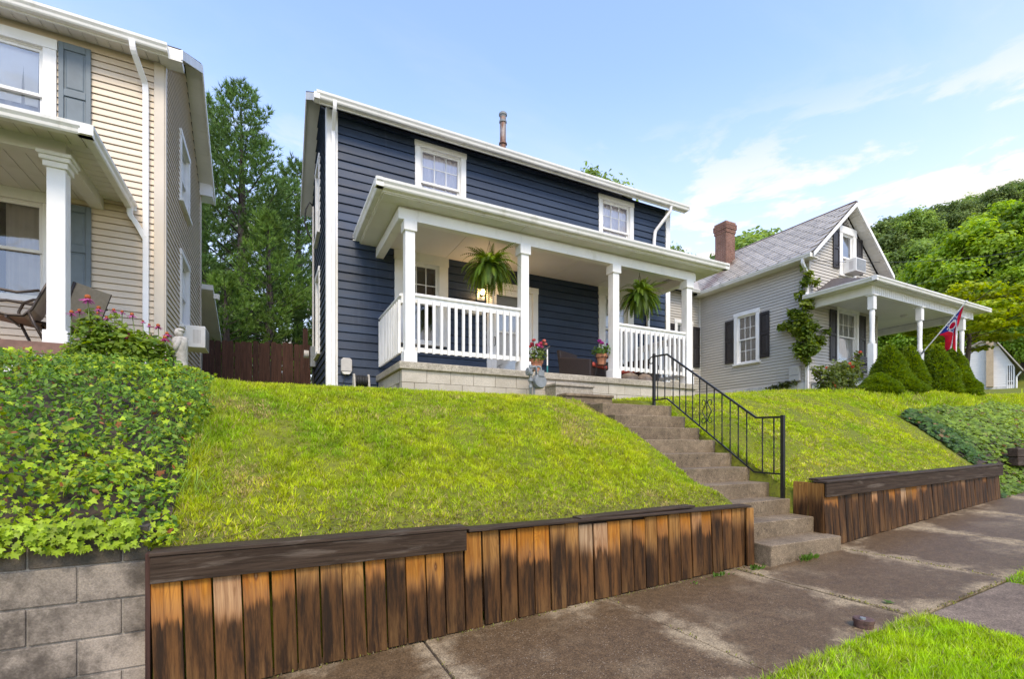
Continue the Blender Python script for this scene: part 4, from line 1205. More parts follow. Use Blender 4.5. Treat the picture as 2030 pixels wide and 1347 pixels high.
# front eave soffit panels (vinyl slats) and rake soffit slats
x = -5.2
while x < BX1 + .02:
    MB().hexa([(x + .003, 9.0, 6.035), (x + .147, 9.0, 6.035), (x + .147, 9.29, 6.06), (x + .003, 9.29, 6.06)], [(x + .003, 9.0, 6.05), (x + .147, 9.0, 6.05), (x + .147, 9.29, 6.075), (x + .003, 9.29, 6.075)]).build('soffit_slat', MAT['white_warm'], beige)
    x += .152
y = 9.0
while y < 13.9:
    za = 6.075 + (y - 8.98) * .619 if y < BRY else 7.60 - (y - BRY) * .62
    y2 = min(y + .15, 13.93)
    zb = 6.075 + (y2 - 8.98) * .619 if y2 <= BRY else 7.60 - (y2 - BRY) * .62
    if y < BRY < y2: y2 = BRY; zb = 7.60
    MB().hexa([(BX1 + .01, y + .003, za - .022), (ex - .002, y + .003, za - .022), (ex - .002, y2 - .003, zb - .022), (BX1 + .01, y2 - .003, zb - .022)],
              [(BX1 + .01, y + .003, za - .005), (ex - .002, y + .003, za - .005), (ex - .002, y2 - .003, zb - .005), (BX1 + .01, y2 - .003, zb - .005)]).build('soffit_slat', MAT['white_warm'], beige)
    y = y2 + .0001
MB().box(-9.2, ex - .14, 8.975, 9.0, 5.99, 6.13).build('fascia', MAT['white'], beige)
gutter(beige, FM(0, 8.975, 0), -9.2, -1.40, 0, 6.01)
MB().box(-1.40, ex + .02, 8.965, 8.99, 5.97, 6.15).build('fascia_end', MAT['white'], beige)
dsx = atY(289, 300, 9.24).x
downspout(beige, [(dsx - .10, 8.90, 6.03), (dsx - .09, 8.92, 5.90), (dsx, 9.22, 5.62), (dsx, 9.245, 5.45), (dsx, 9.245, 1.0)], .042)
# porch
px1, py0, bz0 = -2.25, 7.75, 3.57
MB().box(-9, px1 + .05, 7.70, 9.29, 1.10, 1.24).build('porch_floor', MAT['porch_wood'], beige)
MB().box(-9, px1 + .02, 7.74, 7.80, .5, 1.10).box(px1 - .04, px1 + .02, 7.8, 9.28, .5, 1.10).build('porch_skirt', MAT['white'], beige)
MB().box(-9, px1, py0, py0 + .16, bz0, 3.74).box(px1 - .16, px1, py0 + .16, 9.28, bz0, 3.74).build('porch_beam', MAT['white_warm'], beige, bevel=.004)
bpp = MB().box(px1 - .185, px1 - .005, 7.765, 7.945, 1.24, bz0).build('porch_post', MAT['white'], beige, bevel=.008)
MB().box(px1 - .215, px1 + .025, 7.735, 7.975, 1.24, 1.40).build('post_base', MAT['white'], bpp, bevel=.008)
for k, (e, za, zb) in enumerate(((.028, bz0 - .17, bz0 - .10), (.055, bz0 - .10, bz0 - .045), (.075, bz0 - .045, bz0 + .002))):
    MB().box(px1 - .185 - e, px1 - .005 + e, 7.765 - e, 7.945 + e, za, zb).build('capital', MAT['white'], bpp, bevel=.006)
bpq = MB().box(-4.65, -4.47, 7.765, 7.945, 1.24, bz0).build('porch_post', MAT['white'], beige, bevel=.008)
pe_x, pe_y = -1.99, 7.36
x = -6.0
while x < pe_x - .02:
    ya = 9.28 if False else py0 + .01
    MB().box(x + .003, min(x + .147, pe_x - .005), pe_y + .01, ya, 3.735, 3.75).build('soffit_slat', MAT['white_warm'], beige)
    x += .152
y = py0 + .012
while y < 9.2:
    MB().box(px1 - .01, pe_x - .005, y + .003, min(y + .147, 9.285), 3.735, 3.75).build('soffit_slat', MAT['white_warm'], beige)
    y += .152
x = -6.0
while x < px1 - .17:
    MB().box(x + .004, min(x + .20, px1 - .165), py0 + .165, 9.285, 3.66, 3.675).build('ceiling_board', MAT['white_warm'], beige)
    x += .204
MB().box(-9, pe_x, pe_y - .015, pe_y + .008, 3.70, 3.82).box(pe_x - .003, pe_x + .02, pe_y - .015, 9.28, 3.70, 3.82).build('porch_fascia', MAT['gutter'], beige)
MB().hexa([(-9, pe_y, 3.76), (pe_x, pe_y, 3.76), (pe_x, 9.28, 3.76), (-9, 9.28, 3.76)], [(-9, pe_y, 3.80), (pe_x, pe_y, 3.80), (-2.9, 9.28, 4.35), (-9, 9.28, 4.35)]).build('porch_roof', MAT['tar'], beige)
gutter(beige, FM(0, pe_y - .015, 0), -9, pe_x + .12, 0, 3.635, 'porch_gutter')
gutter(beige, FM(pe_x + .02, 0, 90), pe_y - .13, 9.27, 0, 3.635, 'porch_gutter')
MB().prism([(pe_y - .015 + a, 3.635 + b) for a, b in ((0, .0), (-.075, 0), (-.096, .05), (-.118, .082), (-.122, .122), (0, .122))], pe_x - .02, pe_x + .118, 'x').build('gutter_corner', MAT['gutter'], beige, fix=True)
MB().box(pe_x + .0, pe_x + .108, pe_y - .118, pe_y + .01, 3.638, 3.748).build('gutter_corner', MAT['gutter'], beige)
MB().box(BX1 - .02, ex - .001, 8.992, 9.30, 6.02, 6.10).build('eave_box', MAT['white_warm'], beige)
downspout(beige, [(pe_x + .07, 9.20, 3.68), (pe_x + .07, 9.21, 3.53), (pe_x + .13, 9.225, 3.46), (dsx - .06, 9.24, 3.32), (dsx - .01, 9.24, 3.22)], .038, 'porch_downspout')
# rear lean-to
MB().box(-4, BX1 - .02, BYB + .02, 16.0, .5, 2.85).build('lean_to_wall', MAT['beige'], beige)
MB().prism([(BYB + .02, 3.78), (16.05, 2.95), (16.05, 3.05), (BYB + .02, 3.90)], -4.2, -1.24, 'x').build('lean_to_roof', MAT['white_warm'], beige)
gutter(beige, FM(-1.235, 0, 90), BYB + .1, BYB + .2, 0, 3.6, 'gutter_stub')

# ================================================================== GREY HOUSE
GXW, GYF = 14.5, 8.8
grey = thing('grey_house', 'grey vinyl cottage with slate gable roof, black shutters and porch', 'house', (16.4, 8.8, 1.6))
FG = FM(0, GYF, 0); FGL = FM(GXW, 0, -90)
GX1, GYI, GEZ, GRX, GRZ = 18.35, 12.9, 5.55, 16.42, 7.55
gsw = (-11.36, -10.39, 2.73, 4.55)
wsd = sheath(grey, FGL, -17.0, -8.81, 1.4, 5.72, [win_hole_exact(*gsw, trim=.13)], MAT['grey_vinyl'])
clad(wsd, FGL, -17.0, -8.90, 1.90, 5.72, .0965, MAT['grey_vinyl'], [hole(*gsw, trim=.13)], tb=.026, joined=True)
window(grey, FGL, *gsw, trim=.13, up=(3, 2), lo=(3, 2), cur='sheer', cwaves=12, cdepth=.03)
shutter(grey, FGL, -11.72, -11.38, 2.86, 4.36, MAT['shutter_black'], rail=.09)
shutter(grey, FGL, -10.37, -10.03, 2.86, 4.36, MAT['shutter_black'], rail=.09)
gfw, ggw = (15.91, 17.13, 2.60, 4.34), (16.05, 16.98, 5.34, 6.95)
slope = (GRZ - GEZ) / (GRX - 14.2)
def gr_lim(z):
    u = GEZ + .1 + .0
    k = max(0.0, (z - 5.72)) / slope
    return (GXW + .06 + k, GX1 - .06 - k)
wg = sheath(grey, FG, GXW, GX1, 1.4, 5.70, [win_hole_exact(*gfw, trim=.10), win_hole_exact(*ggw, trim=.17)], MAT['grey_vinyl'],
            gable=[(GXW, 5.70), (16.05 + .16, 5.70), (16.05 + .16, 6.9), (GRX, 7.42)])
MB().prism([(16.98 - .16, 5.70), (GX1, 5.70), (GRX, 7.42), (16.98 - .16, 6.9)], .006, .1, 'y').prism([(16.05 + .16, 6.84), (16.98 - .16, 6.84), (16.82, 7.02), (GRX, 7.42), (16.21, 7.15)], .008, .1, 'y').build('gable_backing', MAT['grey_vinyl'], grey, FG)
clad(wg, FG, GXW + .06, GX1 - .06, 1.90, 7.40, .0965, MAT['grey_vinyl'], [hole(*gfw, trim=.10), hole(*ggw, trim=.17)], tb=.026, joined=True, lim=gr_lim)
window(grey, FG, *gfw, trim=.10, up=(3, 2), lo=(0, 0), cur='sheer', cwaves=8)
window(grey, FG, *ggw, trim=.17, head=.22, up=(0, 0), lo=(0, 0), cur='sheer', split=.45)
shutter(grey, FG, 15.53, 15.89, 2.62, 4.22, MAT['shutter_black'], rail=.09)
shutter(grey, FG, 17.16, 17.52, 2.62, 4.22, MAT['shutter_black'], rail=.09)
shutter(grey, FG, 15.70, 16.03, 5.55, 6.78, MAT['shutter_black'], rail=.07)
shutter(grey, FG, 17.0, 17.33, 5.55, 6.70, MAT['shutter_black'], rail=.07)
gv = MB().prism([(16.22, 7.0), (16.62, 7.0), (16.42, 7.28)], -.03, .0, 'y').build('gable_vent', MAT['shutter_black'], grey, FG)
for k in range(5):
    z = 7.02 + k * .045; hwv = .17 * (1 - (z - 7.0) / .30)
    MB().hexa([(16.42 - hwv, -.05, z), (16.42 + hwv, -.05, z), (16.42 + hwv, -.03, z + .01), (16.42 - hwv, -.03, z + .01)], [(16.42 - hwv, -.05, z + .012), (16.42 + hwv, -.05, z + .012), (16.42 + hwv, -.03, z + .03), (16.42 - hwv, -.03, z + .03)]).build('louvre', MAT['grey_vinyl'], gv, FG)
MB().box(GXW - .02, GXW + .07, -.038, .006, 1.88, 5.72).build('corner_board', MAT['grey_vinyl'], grey, FG)
MB().box(-8.90, -8.80, -.038, .006, 1.88, 5.72).build('corner_board', MAT['grey_vinyl'], grey, FGL)
MB().box(-12.9, -12.84, -.038, .006, 1.88, 5.62).build('corner_board', MAT['white_warm'], grey, FGL)
MB().box(GX1 - .1, GX1, 8.82, 17, 1.4, 5.7).build('side_wall', MAT['grey_vinyl'], grey)
fdn = MB()
rr = random.Random(3)
y = 8.78
while y < 12.95:
    L = rr.uniform(.3, .55)
    for (za, zb) in ((1.25, 1.66), (1.66, 1.895)):
        e = rr.uniform(.0, .02)
        fdn.box(GXW - .055 - e, GXW + .02, y + .004, y + L - .004, za + .003, zb - .003)
    y += L
fdn.box(GXW + .021, GXW + .3, 8.81, 17, 1.2, 1.88)
fdn.build('foundation_stone', MAT['foundation'], grey, bevel=.012, kind='stuff')
# wing behind
gww = (13.20, 14.11, 2.78, 4.60)
FW = FM(0, GYI, 0)
ww = sheath(grey, FW, 10.9, GXW - .01, 1.3, 5.65, [win_hole_exact(*gww, trim=.13)], MAT['grey_vinyl'])
clad(ww, FW, 10.9, GXW - .02, 1.9, 5.66, .0965, MAT['grey_vinyl'], [hole(*gww, trim=.13)], tb=.026, joined=True)
window(grey, FW, *gww, trim=.13, up=(3, 2), lo=(3, 2), cur=None)
shutter(grey, FW, 12.84, 13.18, 2.9, 4.42, MAT['shutter_black'])
shutter(grey, FW, 14.13, 14.47, 2.9, 4.42, MAT['shutter_black'])
MB().box(10.9, GXW, GYI + .1, 16.5, 1.3, 5.6).build('wing_body', MAT['grey_vinyl'], grey)
MB().prism([(12.60, 5.60), (14.8, 7.50), (17.0, 5.60), (17.0, 5.70), (14.8, 7.62), (12.60, 5.70)], 10.6, 15.6, 'x').build('wing_roof', MAT['slate'], grey)
gutter(grey, FM(0, 12.60, 0), 10.6, 14.08, 0, 5.58, 'gutter')
# main roof with slates
e0x, e1x, fy = 14.2, 18.64, 8.45
MB().prism([(e0x, 5.60), (GRX, GRZ - .0), (e1x, 5.60), (e1x, 5.66), (GRX, GRZ + .06), (e0x, 5.66)], fy + .02, 17.2, 'y').build('roof_deck', MAT['shingle_dark'], grey)
roof_s = MB().box(GRX - .06, GRX + .06, fy, 17.2, GRZ + .05, GRZ + .10).build('roof_ridge', MAT['rust'], grey)
sl_len = math.hypot(GRX - e0x, GRZ + .06 - 5.66); ang = math.atan2(GRZ + .06 - 5.66, GRX - e0x)
sw_, sh_ = .36, .185
sm = MB().add([(0, .02, .034), (.07, -.03, .034), (sw_ * .5, -.055, .036), (sw_ - .07, -.03, .034), (sw_ - .010, .02, .034), (sw_ - .010, .34, .006), (0, .34, .006),
               (0, .02, .008), (.07, -.03, .008), (sw_ * .5, -.055, .008), (sw_ - .07, -.03, .008), (sw_ - .010, .02, .008)],
              [(0, 1, 2, 3, 4, 5, 6), (7, 8, 1, 0), (8, 9, 2, 1), (9, 10, 3, 2), (10, 11, 4, 3)]).mesh('slate', MAT['slate'])
cells = []
for r_ in range(int(sl_len / sh_) + 1):
    off = (r_ % 2) * sw_ / 2
    y = fy - .01 - off * 0 + off
    while y < 13.4:
        cells.append((r_, y)); y += sw_
# slates on the left slope: local x -> +Y world reversed so that faces look outwards
def slate_M(r_, y):
    d = r_ * sh_
    P = Vector((e0x - .03 + d * math.cos(ang), y, 5.665 + d * math.sin(ang)))
    # axes: local x -> -Y ; local y -> up slope ; local z -> outward normal
    ux = Vector((0, -1, 0)); uy = Vector((math.cos(ang), 0, math.sin(ang))); uz = ux.cross(uy)
    M = Matrix.Identity(4)
    for i in range(3): M[i][0], M[i][1], M[i][2], M[i][3] = ux[i], uy[i], uz[i], P[i]
    return M
cells.sort(key=lambda c: c[1] * 1.0 + c[0] * .01)
near, rest = cells[:298], cells[298:]
for r_, y in near:
    M = slate_M(r_, min(y + sw_, 99)) @ Matrix.Rotation(R(random.uniform(-1.2, 1.2)), 4, 'Z') @ Matrix.Translation((0, random.uniform(-.012, .012), 0))
    link_mesh('slate', sm, roof_s, M)
mj = MB(); base_v = [v.co.copy() for v in sm.vertices]; base_f = [tuple(p.vertices) for p in sm.polygons]
for r_, y in rest:
    M = slate_M(r_, y + sw_) @ Matrix.Translation((0, random.uniform(-.008, .008), 0))
    mj.add([M @ v for v in base_v], base_f)
mj.build('far_slates', MAT['slate'], roof_s, kind='stuff')
# rakes, soffit, gutters
def rake(xa, za, xb, zb, d0, d1, y0, y1): return [(xa, za + d0), (xb, zb + d0), (xb, zb + d1), (xa, za + d1)]
for sx, xe in ((-1, e0x), (1, e1x)):
    MB().prism(rake(xe, 5.66, GRX, GRZ + .06, -.13, .0, 0, 0), fy - .01, fy + .018, 'y').build('rake_board', MAT['white'], grey, fix=True)
    n = 20
    for k in range(n):
        t0, t1 = (k + .03) / n, (k + .97) / n
        xa, xb = xe + (GRX - xe) * t0, xe + (GRX - xe) * t1
        za, zb = 5.60 + (GRZ - 5.60) * t0 - .09, 5.60 + (GRZ - 5.60) * t1 - .09
        MB().prism([(xa, za), (xb, zb), (xb, zb + .02), (xa, za + .02)], fy + .02, GYF - .02, 'y').build('soffit_slat', MAT['white_warm'], grey, fix=True)
gutter(grey, FM(e0x + .0, 0, -90), -12.62, -(fy + .05), 0, 5.52, 'gutter')
MB().box(e0x + .003, GXW, 8.5, 12.88, 5.53, 5.56).build('eave_soffit', MAT['white_warm'], grey)
dsy = 8.68
downspout(grey, [(e0x - .05, 8.75, 5.56), (e0x - .05, 8.76, 5.42), (GXW - .06, 8.80, 5.15), (GXW - .06, 8.80, 1.6)], .04)
# chimney
ch = thing('brick_chimney', 'red brick chimney with corbelled top on the slate roof', 'chimney', (15.45, 12.55, 6.5))
cxx, cyy, chw = 15.47, 12.55, .25
MB().box(cxx - chw + .012, cxx + chw - .012, cyy - chw + .012, cyy + chw - .012, 5.9, 8.42).build('mortar_core', MAT['mortar_pale'], ch)
bj = MB()
nc = 32
for k in range(nc):
    z = 6.25 + k * .0665
    e = chw + (.0 if k < nc - 6 else (.025 if k < nc - 4 else .05 if k < nc - 1 else .02))
    for side in range(4):
        L = 2 * e; off = 0 if k % 2 == 0 else -.105
        s = -e + off
        while s < e - .01:
            a, b = max(s, -e) + .008, min(s + .205, e) - .006
            s += .21
            if b - a < .03: continue
            jt = random.uniform(-.003, .003)
            if side == 0: bj.box(cxx + a, cxx + b, cyy - e - jt, cyy - e + .04, z + .009, z + .0615)
            if side == 1: bj.box(cxx - e - jt, cxx - e + .04, cyy + a, cyy + b, z + .009, z + .0615)
            if side == 2: bj.box(cxx + a, cxx + b, cyy + e - .04, cyy + e, z + .009, z + .0615)
            if side == 3: bj.box(cxx + e - .04, cxx + e, cyy + a, cyy + b, z + .009, z + .0615)
bj.build('bricks', MAT['brick'], ch, kind='stuff')
MB().box(cxx - chw - .02, cxx + chw + .02, cyy - chw - .02, cyy + chw + .02, 8.375, 8.40).build('cap', MAT['mortar_pale'], ch)
MB().prism([(cxx - chw - .10, 6.33), (cxx + chw + .05, 6.33 + .65 * slope), (cxx + chw + .05, 6.95), (cxx - chw - .02, 6.62)], cyy - chw - .03, cyy - chw - .005, 'y').build('flashing', MAT['rust'], ch)

# grey porch (wraps round the right corner)
gpz = 1.85
MB().box(14.62, 20.65, 7.05, 8.79, gpz - .05, gpz).box(18.4, 20.65, 8.79, 12.4, gpz - .05, gpz).build('porch_floor', MAT['metal_grey'], grey)
MB().box(14.64, 20.62, 7.09, 7.13, gpz - .22, gpz - .052).box(14.64, 14.68, 7.13, 8.78, gpz - .22, gpz - .052).build('floor_skirt', MAT['white'], grey)
lat = MB()
for k in range(-6, 110):
    x = 14.66 + k * .085
    for sg in (-1, 1):
        a, b = (x, 1.28), (x + sg * .38, 1.66)
        if min(a[0], b[0]) < 14.6 or max(a[0], b[0]) > 20.6: continue
        lat.hexa([(a[0] - .018, 7.10 + .008 * sg, a[1]), (a[0] + .018, 7.10 + .008 * sg, a[1]), (a[0] + .018, 7.107 + .008 * sg, a[1]), (a[0] - .018, 7.107 + .008 * sg, a[1])],
                 [(b[0] - .018, 7.10 + .008 * sg, b[1]), (b[0] + .018, 7.10 + .008 * sg, b[1]), (b[0] + .018, 7.107 + .008 * sg, b[1]), (b[0] - .018, 7.107 + .008 * sg, b[1])])
lat.build('lattice', MAT['white'], grey, kind='stuff')
lat2 = MB()
for k in range(22):
    y = 7.12 + k * .085
    for sg in (-1, 1):
        a, b = (y, 1.28), (y + sg * .38, 1.66)
        if min(a[0], b[0]) < 7.1 or max(a[0], b[0]) > 8.8: continue
        xx = 14.655 + .008 * sg
        lat2.hexa([(xx, a[0] - .018, a[1]), (xx + .007, a[0] - .018, a[1]), (xx + .007, a[0] + .018, a[1]), (xx, a[0] + .018, a[1])],
                  [(xx, b[0] - .018, b[1]), (xx + .007, b[0] - .018, b[1]), (xx + .007, b[0] + .018, b[1]), (xx, b[0] + .018, b[1])])
lat2.build('lattice', MAT['white'], grey, kind='stuff')
MB().box(14.55, 20.6, 7.12, 7.24, 4.10, 4.33).box(14.55, 14.67, 7.24, 8.78, 4.10, 4.33).box(20.48, 20.6, 7.24, 12.3, 4.10, 4.33).box(18.4, 20.48, 12.18, 12.3, 4.10, 4.33).build('porch_beam', MAT['white'], grey)
for k in range(58):
    x = 14.6 + k * .103
    MB().box(x, x + .006, 7.112, 7.119, 4.11, 4.32).build('bead_strip', MAT['white_warm'], grey)
MB().box(14.68, 20.47, 7.25, 8.78, 4.335, 4.35).box(18.36, 20.47, 8.781, 12.17, 4.335, 4.35).build('porch_ceiling', MAT['ceil'], grey)
MB().box(14.31, 20.93, 6.95, 7.13, 4.33, 4.348).box(14.31, 14.56, 7.13, 8.78, 4.33, 4.348).box(20.6, 20.93, 7.13, 12.6, 4.33, 4.348).build('porch_soffit', MAT['white_warm'], grey)
MB().hexa([(14.30, 6.94, 4.352), (20.95, 6.94, 4.352), (20.95, 8.79, 4.352), (14.30, 8.79, 4.352)], [(14.30, 6.94, 4.44), (20.95, 6.94, 4.44), (19.2, 8.79, 5.22), (15.75, 8.79, 5.22)]).build('porch_roof', MAT['tar'], grey)
MB().hexa([(18.37, 8.80, 4.352), (20.95, 8.80, 4.352), (20.95, 12.6, 4.352), (18.37, 12.6, 4.352)], [(18.37, 8.80, 5.2), (20.95, 8.80, 4.44), (20.95, 12.6, 4.44), (18.37, 12.6, 5.2)]).build('porch_roof', MAT['tar'], grey)
gutter(grey, FM(0, 6.94, 0), 14.18, 21.07, 0, 4.34, 'porch_gutter')
gutter(grey, FM(14.30, 0, -90), -8.78, -6.84, 0, 4.34, 'porch_gutter')
gutter(grey, FM(20.95, 0, 90), 6.84, 12.6, 0, 4.34, 'porch_gutter')
downspout(grey, [(14.24, 8.66, 4.42), (14.24, 8.70, 4.52), (14.30, 8.74, 4.48), (14.40, 8.76, 4.30), (14.43, 8.79, 4.1)], .035, 'porch_downspout', n=10)
for xp in (14.68, 17.26, 19.94):
    p = MB().lathe([(.065, 2.75), (.075, 2.80), (.062, 2.86), (.058, 3.1), (.066, 3.5), (.07, 3.62), (.055, 3.66), (.072, 3.70)], (xp, 7.18, 0), 14)
    po = p.build('porch_post', MAT['white'], grey, smooth=True)
    MB().box(xp - .078, xp + .078, 7.102, 7.258, gpz, 2.76).build('post_foot', MAT['white'], po, bevel=.008)
    MB().box(xp - .078, xp + .078, 7.102, 7.258, 3.69, 4.06).build('post_head', MAT['white'], po, bevel=.008)
    MB().box(xp - .11, xp + .11, 7.07, 7.29, 4.06, 4.10).build('post_cap', MAT['white'], po, bevel=.006)
# lamp dome on porch ceiling
MB().lathe([(.10, 4.335), (.10, 4.31), (.06, 4.26), (0, 4.24)], (18.9, 8.3, 0), 14).build('ceiling_lamp', MAT['white_warm'], grey, smooth=True)

# ================================================================== WHITE HOUSE DOWN THE STREET
wh = thing('white_house', 'small white clapboard house with tan chimney seen beyond the cones', 'house', (57.8, 19, 4.0))
wh_c = ray(1965, 700) * 43.0
WTH = -math.pi / 2 + math.atan2(wh_c.y, wh_c.x)      # gable turned towards the street bend
FWH = Matrix.Translation((wh_c.x, wh_c.y, 0)) @ Matrix.Rotation(WTH, 4, 'Z')
FWI = FWH.inverted()
def HZY(px, py):
    d = ray(px, py); n_ = Vector((wh_c.x, wh_c.y, 0)).normalized()
    q_ = FWI @ (d * (wh_c.to_2d().length / (d.x * n_.x + d.y * n_.y)))
    return -q_.x, q_.z
yR, zR = HZY(2012, 728); zbase = HZY(1960, 790)[1]
yP, zP = HZY(1968, 672)
yS, zS = HZY(2012, 728)
poly = [(-5.2, zbase - .5), (-yR, zbase - .5), (-yR, zS), (-yP, zP), (-5.2, zP - 2.2)]
wwm = MB().prism(poly, .006, .3, 'y').build('wall', MAT['white_clap'], wh, FWH)
def wh_lim(z):
    s1 = -yR if z < zS else -yR - (z - zS) * (yP - yR) / (zP - zS)
    s0 = -5.2 if z < zP - 2.2 else -5.2 + (z - zP + 2.2) * (5.2 - yP) / 2.2
    return (s0, s1)
clad(wwm, FWH, -5.2, -yR, zbase + 1.0, zP - .05, .20, MAT['white_clap'], tb=.03, joined=True, lim=wh_lim)
MB().box(-5.2, -yR, -.05, .006, zbase - .5, zbase + 1.0).build('foundation', MAT['foundation'], wh, FWH)
MB().box(-yP - .42, -yP + .05, -.45, .0, zbase + 1.0, zP + .35).build('chimney', MAT['tan_block'], wh, FWH)
MB().hexa([(-5.5, -.4, zP - 2.35), (-yP, -.4, zP + .02), (-yP, 9, zP + .02), (-5.5, 9, zP - 2.35)], [(-5.5, -.4, zP - 2.2), (-yP, -.4, zP + .17), (-yP, 9, zP + .17), (-5.5, 9, zP - 2.2)]).build('roof', MAT['slate'], wh, FWH)
MB().hexa([(-yP, -.4, zP + .02), (-yR + .5, -.4, zS - .45), (-yR + .5, 9, zS - .45), (-yP, 9, zP + .02)], [(-yP, -.4, zP + .17), (-yR + .5, -.4, zS - .30), (-yR + .5, 9, zS - .30), (-yP, 9, zP + .17)]).build('roof_slope', MAT['slate'], wh, FWH)
pwm = MB()
ya_, za_ = HZY(1997, 776); yb_, zb_ = HZY(2009, 724)
pwm = MB().box(-ya_, -yb_, -.03, .005, za_, zb_).build('porch_screen', MAT['dark_room'], wh, FWH)
for k in range(4):
    s = -ya_ + (ya_ - yb_) * k / 3; MB().box(s - .03, s + .03, -.06, -.028, za_, zb_).build('screen_bar', MAT['white'], pwm, FWH)
for k in range(4):
    z = za_ + (zb_ - za_) * (0, .22, .38, 1)[k]; MB().box(-ya_, -yb_, -.055, -.027, z - .03, z + .03).build('screen_bar', MAT['white'], pwm, FWH)
MB().tube([tuple(FWH @ Vector((-yR + .35, -.3, zS - .5))), tuple(FWH @ Vector((-yR + .1, -.1, zS - .9))), tuple(FWH @ Vector((-yR + .1, -.1, zbase)))], .06, 8).build('downspout', MAT['pvc'], wh)
# ================================================================== THINGS ON THE NAVY PORCH
def emis_mat(name, col, s):
    t = NT(name); e = t.new('ShaderNodeEmission'); e.inputs['Color'].default_value = (*col, 1); e.inputs['Strength'].default_value = s
    return t.done(e.outputs[0])
MAT['bulb'] = emis_mat('warm_bulb', (1.0, 0.68, 0.30), 9.0)
lx, lz = 3.955, 3.16
lamp = thing('wall_lamp', 'lit porch wall lamp with warm bulb beside the front door', 'lamp', (lx, 9.26, lz))
MB().box(lx - .085, lx + .085, 9.235, 9.275, lz - .13, lz + .13).build('back_plate', MAT['white'], lamp, bevel=.006)
MB().tube([(lx, 9.24, lz - .05), (lx, 9.17, lz - .06), (lx, 9.14, lz - .04)], .012, 8).build('arm', MAT['black'], lamp)
MB().blob((lx, 9.14, lz + .02), .048, .048, .06).build('bulb', MAT['bulb'], lamp, smooth=True)
MB().lathe([(.055, lz - .055), (.06, lz - .05), (.02, lz - .045)], (lx, 9.14, 0), 14).build('holder', MAT['black'], lamp)
ll = bpy.data.lights.new('lamp_light', 'POINT'); ll.energy = 2.2; ll.color = (1.0, .62, .28); ll.shadow_soft_size = .05
llo = bpy.data.objects.new('lamp_light', ll); COL.objects.link(llo); setw(llo, Matrix.Translation((lx, 9.06, lz + .0)), lamp)

mb = thing('mailbox', 'white wall mailbox with hook below it on the navy siding', 'mailbox', (3.77, 9.2, 2.7))
MB().box(3.60, 3.94, 9.14, 9.272, 2.70, 2.84).build('box', MAT['white_warm'], mb, bevel=.01)
MB().box(3.59, 3.95, 9.13, 9.272, 2.842, 2.862).build('lid', MAT['white'], mb, bevel=.005)
MB().tube([(3.85, 9.2, 2.70), (3.85, 9.19, 2.60), (3.85, 9.16, 2.55), (3.85, 9.13, 2.57), (3.85, 9.12, 2.62)], .007, 6).build('hook', MAT['metal_grey'], mb)

# wicker arm chairs
def wicker_chair(loc, rz, label):
    t = thing('wicker_armchair', label, 'chair', loc, 'wicker chairs on the navy porch')
    M = Matrix.Translation(loc) @ Matrix.Rotation(R(rz), 4, 'Z')
    MB().box(-.33, .36, -.36, .36, .04, .27).build('seat_base', MAT['wicker'], t, M, bevel=.02)
    MB().hexa([(-.36, -.37, .04), (-.27, -.37, .04), (-.27, .37, .04), (-.36, .37, .04)], [(-.46, -.37, .68), (-.37, -.37, .68), (-.37, .37, .68), (-.46, .37, .68)]).build('backrest', MAT['wicker'], t, M, bevel=.02)
    for s in (-1, 1):
        MB().hexa([(-.34, s * .37 - .05, .04), (.37, s * .37 - .05, .04), (.37, s * .37 + .05, .04), (-.34, s * .37 + .05, .04)], [(-.40, s * .37 - .05, .52), (.37, s * .37 - .05, .40), (.37, s * .37 + .05, .40), (-.40, s * .37 + .05, .52)]).build('arm', MAT['wicker'], t, M, bevel=.02)
    c = MB().box(-.27, .40, -.31, .31, .275, .36).build('seat_cushion', MAT['coral'], t, M, bevel=.035)
    for x in (-.30, .32):
        for y in (-.33, .33): MB().box(x - .025, x + .025, y - .025, y + .025, 0, .05).build('leg', MAT['wicker'], t, M)
    return t
wicker_chair((5.92, 8.30, PZ), -64, 'dark wicker armchair with coral seat cushion beside the potted geranium stand')
wicker_chair((7.45, 8.45, PZ), 205, 'dark wicker armchair with coral cushion behind the right porch balusters')

def vn(a): return np.asarray(a, float)
def leaf_tpl(w=.5, fold=.12):
    return [(0, 0, 0), (-w * .45, .3, fold), (-w * .5, .55, fold), (0, 1, 0), (w * .5, .55, fold), (w * .45, .3, fold)], [(0, 3, 2, 1), (0, 5, 4, 3)]
IVY = [(0, 0, 0), (-.22, -.10, .03), (-.52, -.02, .05), (-.34, .22, .05), (-.50, .52, .06), (-.20, .52, .03), (0, 1, -.03), (.20, .52, .03), (.50, .52, .06), (.34, .22, .05), (.52, -.02, .05), (.22, -.10, .03)]
IVYF = [(0, 6, 5, 4, 3, 2, 1), (0, 11, 10, 9, 8, 7, 6)]

